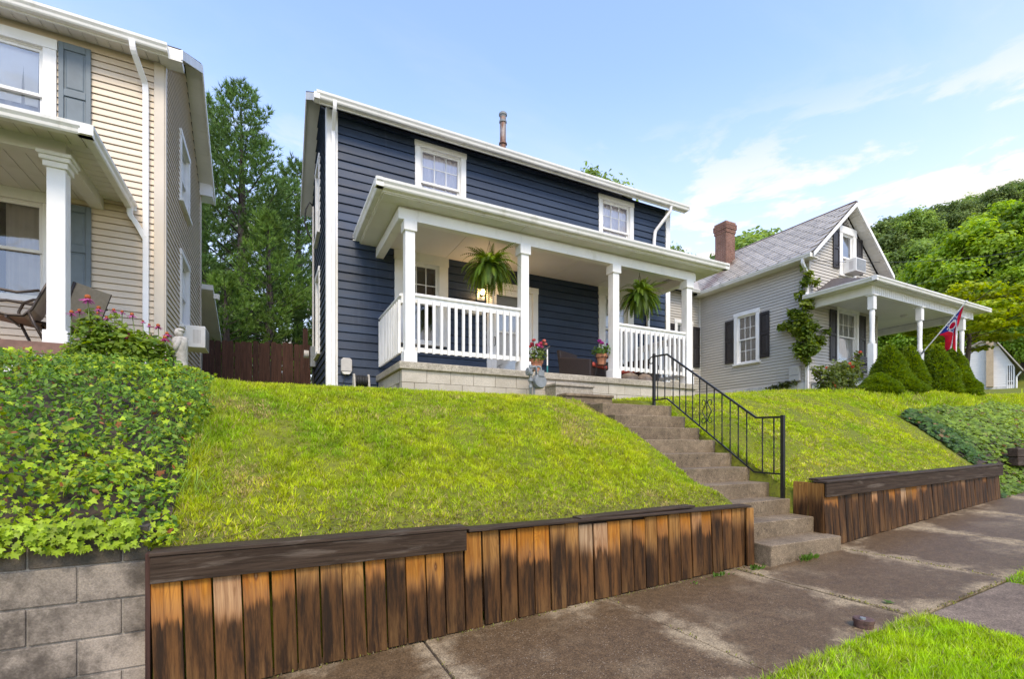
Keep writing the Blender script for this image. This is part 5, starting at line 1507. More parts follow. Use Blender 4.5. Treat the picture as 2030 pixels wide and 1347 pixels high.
def geranium(parent, c, z0, rad, h, nl, fl_cols, nf, seed, leaf_col=(.07, .14, .025)):
    r = np.random.default_rng(seed)
    th = r.uniform(0, 2 * np.pi, nl); rr = rad * np.sqrt(r.uniform(.05, 1, nl)); zz = z0 + h * r.uniform(.1, .75, nl) * (1 - .4 * (rr / rad) ** 2)
    pos = np.stack([c[0] + rr * np.cos(th), c[1] + rr * np.sin(th), zz], 1)
    nrm = np.stack([np.cos(th) * .8, np.sin(th) * .8, np.full(nl, .8)], 1) + r.normal(0, .35, (nl, 3))
    col = np.array(leaf_col) * r.uniform(.6, 1.7, (nl, 1)) * np.array([1, 1, 1])
    oct_ = [(.5 * math.cos(a), .5 + .5 * math.sin(a), .08 * (k % 2)) for k, a in enumerate(np.linspace(0, 2 * np.pi, 8, endpoint=False))]
    me = scatter('foliage', oct_, [tuple(range(8))], pos, frames(nrm, r.uniform(0, 6.28, nl)), r.uniform(.035, .06, nl), col, MAT['leaf'])
    link_mesh('foliage', me, parent)
    for k in range(nf):
        a = r.uniform(0, 6.28); q = rad * r.uniform(.2, .95)
        fc = np.array([c[0] + q * math.cos(a), c[1] + q * math.sin(a), z0 + h * r.uniform(.72, 1.05)])
        n = 46
        d = r.normal(0, 1, (n, 3)); d /= np.linalg.norm(d, axis=1, keepdims=True); d[:, 2] = np.abs(d[:, 2]) * .9 - .2
        cc = np.array(fl_cols[k % len(fl_cols)]) * r.uniform(.75, 1.25, (n, 1))
        pt = [(-.5, -.4, 0), (.5, -.4, 0), (.6, .3, .1), (0, .6, .05), (-.6, .3, .1)]
        link_mesh('flower_head', scatter('flower_head', pt, [(0, 1, 2, 3, 4)], fc + d * .033, frames(d + .3 * r.normal(0, 1, (n, 3)), r.uniform(0, 6.28, n)), np.full(n, .026), cc, MAT['petal']), parent)
        MB().tube([(c[0] + .3 * (fc[0] - c[0]), c[1] + .3 * (fc[1] - c[1]), z0), tuple(fc)], .004, 5).build('stem', MAT['leafgreen'], parent)
MAT['leafgreen'] = basic('green_stem', (.10, .15, .03), .6, .15, 20)

# terracotta pot on wire stand
gp = atY(1193, 710, 7.72); gx_, gy_ = gp.x, 7.72
st = thing('plant_stand', 'thin black wire plant stand on the porch by a white post', 'stand', (gx_, gy_, PZ))
for k in range(3):
    a = k * 2.094 + .5
    MB().tube([(gx_ + .14 * math.cos(a), gy_ + .14 * math.sin(a), PZ), (gx_ + .10 * math.cos(a), gy_ + .10 * math.sin(a), PZ + .25), (gx_ + .115 * math.cos(a), gy_ + .115 * math.sin(a), PZ + .46)], .006, 6).build('leg', MAT['black'], st)
for z, q in ((PZ + .28, .105), (PZ + .42, .125)):
    MB().tube([(gx_ + q * math.cos(a), gy_ + q * math.sin(a), z) for a in np.linspace(0, 2 * np.pi, 21)], .006, 6).build('ring', MAT['black'], st)
pot = thing('geranium_pot', 'terracotta pot of pink magenta geraniums on the wire stand', 'potted plant', (gx_, gy_, PZ + .28))
MB().lathe([(.072, PZ + .285), (.10, PZ + .44), (.115, PZ + .44), (.118, PZ + .50), (.104, PZ + .50), (.09, PZ + .48), (0, PZ + .47)], (gx_, gy_, 0), 20).build('pot', MAT['terracotta'], pot, smooth=False)
geranium(pot, (gx_, gy_), PZ + .47, .19, .30, 150, [(.50, .06, .36), (.42, .04, .30)], 6, 5)
g2 = atY(1064, 700, 7.62)
pot2 = thing('geranium_pot', 'terracotta pot of coral red geraniums behind the gas meter', 'potted plant', (g2.x, 7.66, PZ))
MB().lathe([(.085, PZ), (.125, PZ + .19), (.14, PZ + .19), (.142, PZ + .25), (.12, PZ + .25), (0, PZ + .22)], (g2.x, 7.66, 0), 20).build('pot', MAT['terracotta'], pot2)
geranium(pot2, (g2.x + .02, 7.66), PZ + .20, .19, .40, 190, [(.55, .05, .09), (.58, .10, .09), (.52, .06, .22), (.60, .22, .16)], 10, 6, (.10, .14, .035))
# thin pole
q = atY(1085, 715, 8.2)
pl = thing('yard_pole', 'short white and teal pole with dark head leaning on the porch', 'pole', (q.x, 8.2, PZ))
MB().tube([(q.x, 8.2, PZ), (q.x, 8.2, PZ + .27)], .018, 8).build('sleeve', MAT['teal'], pl)
MB().tube([(q.x, 8.2, PZ + .27), (q.x, 8.2, PZ + .60)], .014, 8).build('shaft', MAT['pvc'], pl)
MB().tube([(q.x - .10, 8.2, PZ + .56), (q.x + .06, 8.2, PZ + .66)], .016, 6).build('head', MAT['black_plastic'], pl)
# field stones
for k, (px_, w_, lb) in enumerate(((1250, .20, 'large rounded field stone on the porch beside the third post'), (1279, .17, 'smaller rounded field stone on the porch behind the iron railing'))):
    p = atY(px_, 748, 7.78)
    s = MB().blob((p.x, 7.80, PZ + .085), w_, .14, .115, 14, 9, .06, 4 + k).build('field_stone', MAT['rock'], None, smooth=True)
    tag(s, lb, 'stone', 'stones on the porch')

# hanging ferns
def fern(px, py, label, seed, Yf=7.72):
    p = atY(px, py, Yf); r = random.Random(seed); rn = np.random.default_rng(seed)
    t = thing('hanging_fern', label, 'hanging plant', (p.x, Yf, p.z), 'hanging ferns under the navy porch')
    zb = p.z - .02
    MB().lathe([(.06, zb - .20), (.12, zb - .12), (.145, zb - .02), (.135, zb), (0, zb - .01)], (p.x, Yf, 0), 16).build('basket', MAT['black_plastic'], t, smooth=True)
    for k in range(3):
        a = k * 2.094
        MB().tube([(p.x + .14 * math.cos(a), Yf + .14 * math.sin(a), zb), (p.x, Yf, min(zb + .42, 3.70))], .003, 4).build('hanger_wire', MAT['black'], t)
    MB().tube([(p.x, Yf, min(zb + .42, 3.70) - .01), (p.x, Yf, 3.80)], .005, 5).build('hook', MAT['black'], t)
    V, P, S, C = [], [], [], []
    nv = 0
    def add(vs, f, c):
        nonlocal nv
        V.extend(vs); P.extend(i + nv for i in f); S.append(len(f)); C.extend([c] * len(vs)); nv += len(vs)
    for k in range(210):
        az = r.uniform(0, 2 * math.pi); L = r.uniform(.20, .66); up = r.uniform(-.7, 1.3)
        d = Vector((math.cos(az), math.sin(az), 0))
        g = r.uniform(1.0, 2.1)
        base = Vector((p.x, Yf, zb)) + d * r.uniform(0, .13)
        pts = []
        n = 17
        vel = d * math.cos(up) + Vector((0, 0, math.sin(up)))
        pos = base.copy(); step = L / n
        for j in range(n + 1):
            pts.append(pos.copy()); vel = (vel + Vector((0, 0, -2.6 * g * step))).normalized(); pos = pos + vel * step
        sh = r.uniform(.45, 1.5); yel = r.uniform(0, 1)
        col = (sh * (.085 + .085 * yel), sh * (.165 + .085 * yel), sh * .026)
        for j in range(1, n):
            tt = j / n; a, b = pts[j], pts[j + 1] if j < n else pts[j]
            dr = (pts[j + 1] - pts[j - 1]).normalized()
            sd = dr.cross(Vector((0, 0, 1))); sd = sd.normalized() if sd.length > 1e-3 else Vector((1, 0, 0))
            wl_ = .062 * math.sin(math.pi * (.12 + .88 * tt) ** .8) + .006
            dn = Vector((0, 0, -.25))
            for sg in (-1, 1):
                tip = a + sd * sg * wl_ + dr * wl_ * .45 + dn * wl_
                w = step * .44
                add([a - dr * w, tip, a + dr * w * 1.1], (0, 1, 2) if sg > 0 else (2, 1, 0), col)
    me = raw_mesh('fronds', np.array([tuple(v) for v in V]), np.array(P), np.array(S), MAT['leaf'], np.array(C))
    link_mesh('fronds', me, t)
fern(970, 525, 'bushy green fern hanging above the front door of the navy house', 21)
fern(1268, 583, 'bushy green fern hanging above the rail near the iron stair railing', 22)

# gas meter
q = atY(1062, 750, 7.12); mx, my = q.x, 7.12
gm = thing('gas_meter', 'grey gas meter with pipes standing in front of the porch slab', 'gas meter', (mx, my, .8))
MB().box(mx - .02, mx + .13, my - .085, my + .085, .96, 1.20).build('meter_body', MAT['metal_grey'], gm, bevel=.03)
MB().lathe([(.105, -.095), (.115, -.085), (.115, .085), (.105, .095)], (mx + .055, my, 1.08), 18, 'y').build('diaphragm_case', MAT['metal_grey'], gm)
MB().box(mx, mx + .11, my - .11, my - .084, 1.16, 1.27).build('index_head', MAT['metal_grey'], gm, bevel=.008)
MB().tube([(mx - .10, my, .6), (mx - .10, my, 1.26), (mx - .08, my, 1.32), (mx - .02, my, 1.34), (mx + .01, my, 1.32), (mx + .015, my, 1.18)], .022, 10).build('inlet_pipe', MAT['metal_grey'], gm, smooth=True)
MB().tube([(mx + .10, my, 1.18), (mx + .105, my, 1.30), (mx + .09, my, 1.34), (mx + .05, my, 1.345), (mx + .045, my + .1, 1.34), (mx + .045, my + .33, 1.20)], .020, 10).build('outlet_pipe', MAT['metal_grey'], gm, smooth=True)
MB().tube([(mx - .02, my + .02, .6), (mx - .02, my + .02, .98)], .018, 8).build('support_pipe', MAT['metal_grey'], gm)
for z, q_ in ((1.10, .045), (1.22, .040), (1.33, .034), (.99, .036)): MB().lathe([(q_ * .8, -.03), (q_, -.02), (q_, .02), (q_ * .8, .03)], (mx - .10, my, z), 8).build('fitting', MAT['metal_grey'], gm)
MB().lathe([(.062, -.02), (.07, -.012), (.07, .012), (.062, .02)], (mx - .155, my - .01, 1.24), 16, 'x').build('regulator', MAT['metal_grey'], gm)
MB().tube([(mx - .10, my, 1.24), (mx - .19, my - .01, 1.24)], .022, 8).build('regulator_neck', MAT['metal_grey'], gm)

# phone box and hose reel on the navy front wall
q = atY(686, 727, 9.26)
pb = thing('phone_box', 'small grey utility box on the navy wall above the hose reel', 'utility box', (q.x, 9.26, q.z))
MB().prism([(q.x - .095, q.z - .10), (q.x + .095, q.z - .10), (q.x + .095, q.z + .11), (q.x + .06, q.z + .145), (q.x - .06, q.z + .145), (q.x - .095, q.z + .11)], 9.17, 9.275, 'y').build('box_cover', MAT['box_grey'], pb, bevel=.008)
MB().prism([(q.x - .09, q.z - .105), (q.x + .09, q.z - .105), (q.x + .05, q.z - .155), (q.x - .05, q.z - .155)], 9.18, 9.27, 'y').build('cable_skirt', MAT['white_warm'], pb, bevel=.004)
MB().tube([(q.x, 9.2, q.z - .15), (q.x - .03, 9.22, q.z - .22), (q.x - .12, 9.2, .96)], .006, 5).build('cable', MAT['cable'], pb)
hx, hy, hz = atY(716, 757, 8.85).x, 8.85, .97
hr = thing('hose_reel', 'garden hose reel with speckled pale side frames below the phone box', 'hose reel', (hx, hy, hz))
for s in (-1, 1):
    xx = hx + s * .125
    MB().prism([(hy - .13, hz), (hy - .07, hz + .22), (hy - .035, hz + .29), (hy + .035, hz + .29), (hy + .07, hz + .22), (hy + .13, hz), (hy + .06, hz), (hy, hz + .10), (hy - .06, hz)], xx - .016, xx + .016, 'x').build('side_frame', MAT['stone_grey'], hr, bevel=.004)
MB().lathe([(.05, hx - .11), (.05, hx + .11)], (0, hy, hz + .17), 14, 'x').build('drum', MAT['black_plastic'], hr)
for k in range(7):
    x = hx - .085 + k * .028
    MB().tube([(x, hy + .088 * math.cos(a), hz + .17 + .088 * math.sin(a)) for a in np.linspace(0, 2 * np.pi, 17)], .014, 6).build('hose_coil', MAT['cable'], hr, smooth=True)
# electric meter on navy side wall
q = atX(621, 708, NX0 - .06)
em = thing('electric_meter', 'dark electric meter box with conduit on the navy house side wall', 'electric meter', (q.x, q.y, q.z))
MB().box(NX0 - .13, NX0 - .012, q.y - .14, q.y + .14, q.z - .25, q.z + .22).build('meter_box', MAT['metal_grey'], em, bevel=.01)
MB().lathe([(.09, -.10), (.085, .0), (.0, .01)], (NX0 - .16, q.y, q.z + .05), 14, 'x').build('meter_glass', MAT['box_grey'], em)
MB().tube([(NX0 - .06, q.y, q.z + .2), (NX0 - .06, q.y, 5.55)], .022, 8).build('conduit', MAT['cable_white'], em)
MB().tube([(NX0 - .06, q.y, q.z - .24), (NX0 - .06, q.y, .9)], .022, 8).build('ground_conduit', MAT['cable'], em)
cb = MB().tube([(NX0 - .06, q.y, 5.55), (NX0 - .14, q.y - .05, 5.62), (NX0 - .22, q.y, 5.45), (NX0 - .24, q.y + .03, 5.15), (NX0 - .16, q.y + .02, 4.9), (NX0 - .10, q.y, 4.8)], .018, 6)
cb.build('drip_loop', MAT['cable'], em, smooth=True)

# window air conditioners
def aircon(house_M, s0, s1, z0, z1, depth, label, mat=None):
    c = house_M @ Vector(((s0 + s1) / 2, 0, z0))
    t = thing('window_air_conditioner', label, 'air conditioner', tuple(c), 'window air conditioners')
    MB().box(s0, s1, -depth, .05, z0, z1).build('housing', MAT['white'], t, house_M, bevel=.012)
    n = 14
    for k in range(n):
        z = z0 + .04 + (z1 - z0 - .08) * k / (n - 1)
        MB().box(s0 + .03, s1 - .03, -depth - .006, -depth - .001, z - .004, z + .004).build('grille_slat', MAT['box_grey'], t, house_M)
    g = MB().box(s0 + .025, s1 - .025, -depth - .0035, -depth + .001, z0 + .03, z1 - .03).build('coil_grille', MAT['shutter_blue'], t, house_M)
    for k in range(6):
        y = -depth + .08 + k * .022
        for ss in (s0 - .002, s1 - .001): MB().box(ss, ss + .003, y, y + .010, z0 + .08, z1 - .08).build('side_vent', MAT['box_grey'], t, house_M)
aircon(FR, 10.98, 11.62, 1.88, 2.30, .40, 'white window air conditioner in the beige house side wall')
aircon(FG, 16.24, 16.80, 5.42, 5.84, .42, 'white window air conditioner under the grey gable window')

# ================================================================== BEIGE PORCH CHAIRS
def sling_chair(loc, rz, label):
    t = thing('patio_chair', label, 'chair', loc, 'sling patio chairs on the beige porch')
    M = Matrix.Translation(loc) @ Matrix.Rotation(R(rz), 4, 'Z')
    prof = [(.34, .36), (.22, .40), (.0, .36), (-.14, .37), (-.22, .46), (-.30, .66), (-.40, .90)]
    V, Fc = [], []
    for (x, z) in prof: V += [(x, -.25, z), (x, .25, z)]
    for i in range(len(prof) - 1): Fc.append((2 * i, 2 * i + 1, 2 * i + 3, 2 * i + 2))
    s = MB().add(V, Fc).build('sling', MAT['tan_fabric'], t, M)
    so = s.modifiers.new('solid', 'SOLIDIFY'); so.thickness = .02
    for sg in (-1, 1):
        y = sg * .265
        MB().tube([(p[0], y, p[1]) for p in prof], .016, 8).build('side_rail', MAT['bronze'], t, M, smooth=True)
        y = sg * .31
        MB().tube([(-.30, y, .70), (-.1, y, .64), (.12, y, .66), (.26, y, .62), (.33, y, .50), (.28, y, .30), (.18, y, .12), (.10, y, .03), (-.12, y, .02), (-.36, y, .02)], .017, 8).build('arm_frame', MAT['bronze'], t, M, smooth=True)
        MB().tube([(-.20, y, .42), (-.26, y, .25), (-.36, y, .02)], .016, 8).build('leg', MAT['bronze'], t, M, smooth=True)
    MB().tube([(.0, -.31, .33), (.0, .31, .33)], .014, 8).build('cross_bar', MAT['bronze'], t, M)
    MB().tube([(-.24, -.31, .28), (-.24, .31, .28)], .014, 8).build('cross_bar', MAT['bronze'], t, M)
sling_chair((-2.92, 8.30, 1.24), 188, 'tan sling patio chair with curved bronze arms on the beige porch')
sling_chair((-2.50, 8.62, 1.24), 150, 'tan sling patio chair half hidden behind the white porch post')

# garden statue
q = atY(357, 690, 6.75); sx_, sy_ = q.x, 6.75
szb = .86
stt = thing('garden_statue', 'small stone friar statue standing at the ivy edge', 'statue', (sx_, sy_, szb))
MB().lathe([(.085, szb), (.085, szb + .03), (.075, szb + .04), (.078, szb + .15), (.075, szb + .26), (.082, szb + .33), (.075, szb + .38), (.04, szb + .405)], (sx_, sy_, 0), 16).build('robe', MAT['stone_grey'], stt, smooth=True)
MB().blob((sx_ - .012, sy_ - .01, szb + .445), .045, .045, .055, 12, 9).build('head', MAT['stone_grey'], stt, smooth=True)
MB().lathe([(.052, szb + .462), (.05, szb + .485), (.03, szb + .50), (0, szb + .505)], (sx_ - .004, sy_, 0), 12).build('hair_ring', MAT['stone_grey'], stt, smooth=True)
MB().blob((sx_ + .02, sy_ + .02, szb + .385), .06, .055, .028).build('hood', MAT['stone_grey'], stt, smooth=True)
for s in (-1, 1): MB().tube([(sx_ + .0, sy_ + s * .07, szb + .35), (sx_ - .035, sy_ + s * .075, szb + .25), (sx_ - .085, sy_ + s * .03, szb + .24)], [.03, .03, .022], 8).build('arm', MAT['stone_grey'], stt, smooth=True)
MB().tube([(sx_ - .05, sy_ - .02, szb + .29), (sx_ - .075, sy_, szb + .24), (sx_ - .06, sy_ + .02, szb + .20)], .012, 6).build('bird', MAT['stone_grey'], stt, smooth=True)

# coneflowers
cf = [(840, 150, 1.7), (945, 250, 1.25), (685, 290, 1.15), (760, 275, 1.1), (940, 300, 1.0), (1090, 268, 1.0), (1170, 285, .9), (1265, 312, 1.15), (1020, 340, .85), (1370, 375, .7), (1430, 410, .8), (1515, 420, 1.25), (1600, 495, 1.15), (1580, 535, 1.25), (1225, 525, 1.25), (1430, 525, 1.15), (1230, 482, 1.0)]
NEARW = ['the tallest, against the blue shutter', 'in bloom against the beige siding', 'beside the porch post', 'beside the porch post', 'in bloom against the beige siding', 'in bloom against the beige siding', 'in bloom against the beige siding', 'drooping before the white downspout', 'in bloom against the beige siding', 'a small bud before the corner board', 'a small bud before the corner board', 'deep pink before the diagonal wall', 'deep pink near the statue', 'deep pink near the statue', 'low among the ivy leaves', 'low among the ivy leaves', 'low among the ivy leaves']
for k, (a, b, s) in enumerate(cf):
    r = random.Random(100 + k); rn = np.random.default_rng(100 + k)
    Yf = 6.55 + .35 * r.random()
    p = atY(a / 4.833, 560 + b / 4.833, Yf)
    base = Vector((p.x + r.uniform(-.08, .08), Yf + .05, float(ground_z(p.x, Yf)) - .02))
    pk_ = (.52, .12, .30) if k < 11 else (.48, .05, .20)
    t = thing('coneflower', 'pink coneflower ' + NEARW[k], 'flower', tuple(base), 'pink coneflowers by the beige porch')
    mid = (base + p) * .5 + Vector((r.uniform(-.04, .04), 0, 0))
    MB().tube([tuple(base), tuple(mid), tuple(p)], [.006, .005, .0045], 6).build('stem', MAT['leafgreen'], t, smooth=True)
    MB().blob((p.x, p.y, p.z + .006 * s), .017 * s, .017 * s, .016 * s, 10, 6).build('cone', MAT['green_cone'], t, smooth=True)
    n = 15
    th = np.linspace(0, 2 * np.pi, n, endpoint=False) + rn.normal(0, .08, n)
    tilt = rn.uniform(.25, .75, n)
    ax = np.stack([np.cos(th) * np.cos(tilt), np.sin(th) * np.cos(tilt), -np.sin(tilt)], 1)
    sdv = np.stack([-np.sin(th), np.cos(th), np.zeros(n)], 1)
    Rm = np.stack([sdv, ax, np.cross(sdv, ax)], axis=2)
    tv, tf = [(-.10, 0, 0), (.10, 0, 0), (.16, .5, .02), (.09, 1, 0), (-.09, 1, 0), (-.16, .5, .02)], [(0, 1, 2, 5), (5, 2, 3, 4)]
    pos = np.array(p)[None] + ax * .012 * s
    link_mesh('petals', scatter('petals', tv, tf, pos, Rm, np.full(n, .036 * s), np.array(pk_) * rn.uniform(.8, 1.35, (n, 1)), MAT['petal']), t)
    n = 9
    tt = rn.uniform(.05, .8, n); bp = np.array(base)[None] * (1 - tt[:, None]) + np.array(p)[None] * tt[:, None]
    nr = rn.normal(0, .5, (n, 3)) + np.array([0, -.2, .8])
    tv, tf = leaf_tpl(.42, .05)
    link_mesh('leaves', scatter('leaves', tv, tf, bp, frames(nr, rn.uniform(0, 6.28, n)), rn.uniform(.07, .12, n), np.array([.085, .16, .03]) * rn.uniform(.6, 1.5, (n, 1)), MAT['leaf']), t)

# ================================================================== GREY HOUSE EXTRAS
q = atX(1577, 742, GXW - .05)
mbx = thing('meter_cabinet', 'pale grey meter cabinet low on the grey house side wall', 'utility box', (GXW - .06, q.y, q.z))
MB().box(GXW - .13, GXW - .015, q.y - .17, q.y + .17, q.z - .23, q.z + .24).build('cabinet', MAT['box_grey'], mbx, bevel=.012)
MB().box(GXW - .135, GXW - .129, q.y - .13, q.y + .13, q.z - .05, q.z - .035).build('hasp', MAT['metal_grey'], mbx)
bn = thing('porch_bench', 'dark slatted wooden bench on the grey house porch', 'bench', (17.1, 8.2, gpz))
for k in range(6): MB().box(16.35, 18.1, 8.30 + k * .028, 8.325 + k * .028, gpz + .45 + k * .085, gpz + .51 + k * .085).build('back_slat', MAT['shutter_black'], bn)
for k in range(5): MB().box(16.35, 18.1, 7.80 + k * .095, 7.88 + k * .095, gpz + .38, gpz + .41).build('seat_slat', MAT['shutter_black'], bn)
for x in (16.40, 18.05):
    for y in (7.82, 8.30): MB().box(x - .03, x + .03, y - .03, y + .03, gpz, gpz + .40).build('leg', MAT['shutter_black'], bn)
    MB().box(x - .03, x + .03, 8.40, 8.46, gpz + .3, gpz + .98).build('back_post', MAT['shutter_black'], bn)
    MB().box(x - .035, x + .035, 7.78, 8.4, gpz + .60, gpz + .64).build('arm', MAT['shutter_black'], bn)

# flag on pole
A = Vector((17.26, 7.09, atY(1828, 701, 7.09).z)); A.x = atY(1828, 701, 7.09).x
B = atY(1916, 598, 6.05)
fl_ = thing('flag_pole', 'white wooden flag pole slanting from the grey porch post', 'flag pole', tuple(A))
MB().tube([tuple(A - (B - A) * .02), tuple(B)], .016, 8).build('pole', MAT['white'], fl_)
MB().blob(tuple(B), .022, .022, .03).build('finial', MAT['white'], fl_, smooth=True)
MB().tube([tuple(A - (B - A).normalized() * .01), tuple(A + (B - A).normalized() * .10)], .024, 8).build('bracket', MAT['metal_grey'], fl_)
nu, nv_ = 44, 66
dirp = (B - A)
V, C = [], []
for i in range(nu):
    u = i / (nu - 1)
    hp = A + dirp * (.95 - .56 * u)
    for j in range(nv_):
        v = j / (nv_ - 1)
        vlen = 1.18 * v
        gather = min(1, v * 2.2)
        tip = A + dirp * .72
        base = hp.lerp(tip, .62 * gather)
        fold = .075 * gather * math.sin(u * 13 + 1.3 * v) * (1 - .2 * v)
        fold2 = .06 * gather * math.cos(u * 9 + 2.1 * v)
        P = base + Vector((fold2 + .05 * math.sin(v * 4), fold, -vlen * (.78 + .10 * math.sin(u * 6.3)) + .03 * math.sin(v * 9 + u * 5)))
        V.append(tuple(P))
        # hoist triangle, stripes, ring
        red, whi, blu = (.52, .015, .025), (.78, .77, .76), (.015, .03, .20)
        yy = u - .5
        stripe = min(int(u * 5), 4)
        c = red if stripe % 2 == 0 else whi
        tri = v < .52 * (1 - abs(yy) * 2)
        if tri: c = blu
        dd_ = math.hypot((v - .19) * 1.5, yy)
        if tri and dd_ < .17: c = whi
        if tri and dd_ < .115: c = red
        if tri and .20 < dd_ < .30:
            an = math.atan2(yy, v - .19); k_ = (an * 15 / (2 * math.pi)) % 1
            if .28 < k_ < .72 and .22 < dd_ < .275: c = whi
        C.append(c)
Fq = []
Sx = []
for i in range(nu - 1):
    for j in range(nv_ - 1):
        # swallow tail: cut a notch in the fly end
        v = (j + .5) / (nv_ - 1); u = (i + .5) / (nu - 1)
        if v > .72 and abs(u - .5) < (v - .72) * .85: continue
        a = i * nv_ + j
        Fq += [a, a + 1, a + 1 + nv_, a + nv_]; Sx.append(4)
MAT['flag'] = leaf_mat('flag_cloth', .8, .25, .1)
fme = raw_mesh('flag', np.array(V), np.array(Fq), np.array(Sx), MAT['flag'], np.array(C), smooth=True)
tag(link_mesh('swallowtail_flag', fme), 'red, white and blue swallowtail flag hanging limp from the slanted pole', 'flag')

# overhead wires
w1 = [atX(1612, 516, 14.4) , Vector((18.6, 6.5, 6.25)), Vector((34, 2.5, 8.6))]
def catenary(a, b, sag, n=14): return [tuple(Vector(a).lerp(Vector(b), t) - Vector((0, 0, sag * 4 * t * (1 - t)))) for t in np.linspace(0, 1, n)]
p0 = atY(1612, 517, 8.74); p1 = atY(2100, 480, 8.0)
tag(MB().tube(catenary(p0, p1, .35), .008, 5).build('utility_wire', MAT['cable']), 'thin black service wire running from the grey gable over the porch roof', 'wire')
p0, p1 = atY(1700, 590, 14), atY(2120, 470, 12.0)
tag(MB().tube(catenary(p0, p1, .3), .010, 5).build('utility_wire', MAT['cable']), 'thin dark wire crossing in front of the wooded hill', 'wire')

# timber at next lot
p = atY(2010, 885, 3.62)
tb_ = thing('timber_wall', 'short weathered timber retaining wall poking out of the ivy bank', 'retaining wall', (p.x, 3.6, p.z - .3))
for k in range(2): MB().box(p.x + .05 + .02 * k, p.x + 3.4, 3.58, 3.72, p.z - .04 - .165 * (k + 1) + .005, p.z - .04 - .165 * k).build('timber', MAT['cap_board'], tb_, bevel=.012)
# ================================================================== VEGETATION
def vnoise(x, y, sc, seed):
    r = np.random.default_rng(seed); G = r.random((64, 64))
    u, v = np.asarray(x) * sc + 17.3, np.asarray(y) * sc + 9.1
    i, j = np.floor(u).astype(int), np.floor(v).astype(int)
    f, g = u - i, v - j; f, g = f * f * (3 - 2 * f), g * g * (3 - 2 * g)
    a, b = G[i % 64, j % 64], G[(i + 1) % 64, j % 64]; c, d = G[i % 64, (j + 1) % 64], G[(i + 1) % 64, (j + 1) % 64]
    return (a * (1 - f) + b * f) * (1 - g) + (c * (1 - f) + d * f) * g
def fbm(x, y, sc, seed): return .55 * vnoise(x, y, sc, seed) + .3 * vnoise(x, y, sc * 2.3, seed + 1) + .15 * vnoise(x, y, sc * 5.1, seed + 2)

BLADE = [(-.5, 0, 0), (.5, 0, 0), (.42, .10, .55), (-.42, .10, .55), (0, .42, 1.0)]
BLADEF = [(0, 1, 2, 3), (3, 2, 4)]
def grass_patch(x, y, h, w, r, straw, bright=1.0, hollow=None):
    n = len(x)
    z = ground_z(x, y) - .006
    sp = r.uniform(0, 2 * np.pi, n)
    ln = np.abs(r.normal(0, .35, n))
    nrm = np.stack([np.cos(sp) * ln + .42 * hollow[0], np.sin(sp) * ln + .42 * hollow[1], np.ones(n)], 1)
    Rm = frames(nrm, r.uniform(0, 6.28, n))
    sc = np.stack([w * r.uniform(.7, 1.3, n), h * r.uniform(.5, 1.0, n), h * r.uniform(.55, 1.35, n)], 1)
    pn = fbm(x, y, 1.1, 40); fn = fbm(x, y, 5.0, 50)
    t = np.clip((pn - .12) / .62, 0, 1)[:, None]; t2 = np.clip((fn - .25) / .5, 0, 1)[:, None]
    g1, g2, g3 = np.array([.180, .325, .015]), np.array([.37, .455, .019]), np.array([.53, .51, .034])
    c = g1 * (1 - t) + g2 * t
    c = c * (1 - .45 * t2) + g3 * .45 * t2
    s = (r.random(n) < np.clip(straw, 0, 1))[:, None]
    c = np.where(s, np.array([.48, .39, .15]) * r.uniform(.6, 1.2, (n, 1)), c)
    c = c * r.uniform(.72, 1.30, (n, 1)) * bright * (.42 + .60 * hollow[2][:, None])  # shorter tufts tinted darker: shade in the gaps put into blade colour
    return np.stack([x, y, z], 1), Rm, sc, c
def lawn(name, label, parts, seed):
    P, Q, S, C = [], [], [], []
    r = np.random.default_rng(seed)
    for (x0, x1, y0, y1, dens, h, w, fn) in parts:
        n = int((x1 - x0) * (y1 - y0) * dens)
        m_ = max(8, n // 16)
        tx, ty = r.uniform(x0, x1, m_), r.uniform(y0, y1, m_)
        k_ = r.integers(0, m_, n)
        sg_ = .32 * math.sqrt(16.0 / dens)
        ox, oy = r.normal(0, sg_, n), r.normal(0, sg_, n)
        x, y = np.clip(tx[k_] + ox, x0, x1), np.clip(ty[k_] + oy, y0, y1)
        tuft = (ox / sg_, oy / sg_, r.uniform(.48, 1.52, m_)[k_])
        keep, straw, hh, br = fn(x, y, r)
        x, y, straw = x[keep], y[keep], straw[keep]; tuft = tuple(q[keep] for q in tuft)
        hh = (h * hh)[keep] if np.ndim(hh) else np.full(len(x), h * hh)
        br = (br[keep] if np.ndim(br) == 2 else br[keep][:, None]) if np.ndim(br) else br
        p, q, s, c = grass_patch(x, y, hh * (.55 + .45 * tuft[2]), w, r, straw, br, tuft)
        P.append(p); Q.append(q); S.append(s); C.append(c)
    me = scatter(name, BLADE, BLADEF, np.concatenate(P), np.concatenate(Q), np.concatenate(S), np.concatenate(C), MAT['grass'])
    return tag(link_mesh(name, me), label, 'grass', kind='stuff')
def f_left(x, y, r):
    edge = x > -.55 + .22 * (fbm(x, y, 2.2, 3) - .5)
    stair = ~((x > 4.40) & (y < 7.45))
    bare = np.clip((3.95 - y) / .45, 0, 1)
    thin = r.random(len(x)) > .75 * np.clip((3.78 - y) / .3, 0, 1) * (fbm(x, y, 3, 8) > .42)
    spot = fbm(x, y, 1.7, 61)
    straw = .06 + .50 * bare * (fbm(x, y, 2.5, 9) + .1) + .55 * np.clip((spot - .60) / .12, 0, 1)
    hsc = np.where(x < -.3, 1.25, 1.0) * (1 - .35 * bare) * (.8 + .5 * fbm(x, y, 3.1, 71))
    return edge & stair & thin, straw, hsc, 1.0
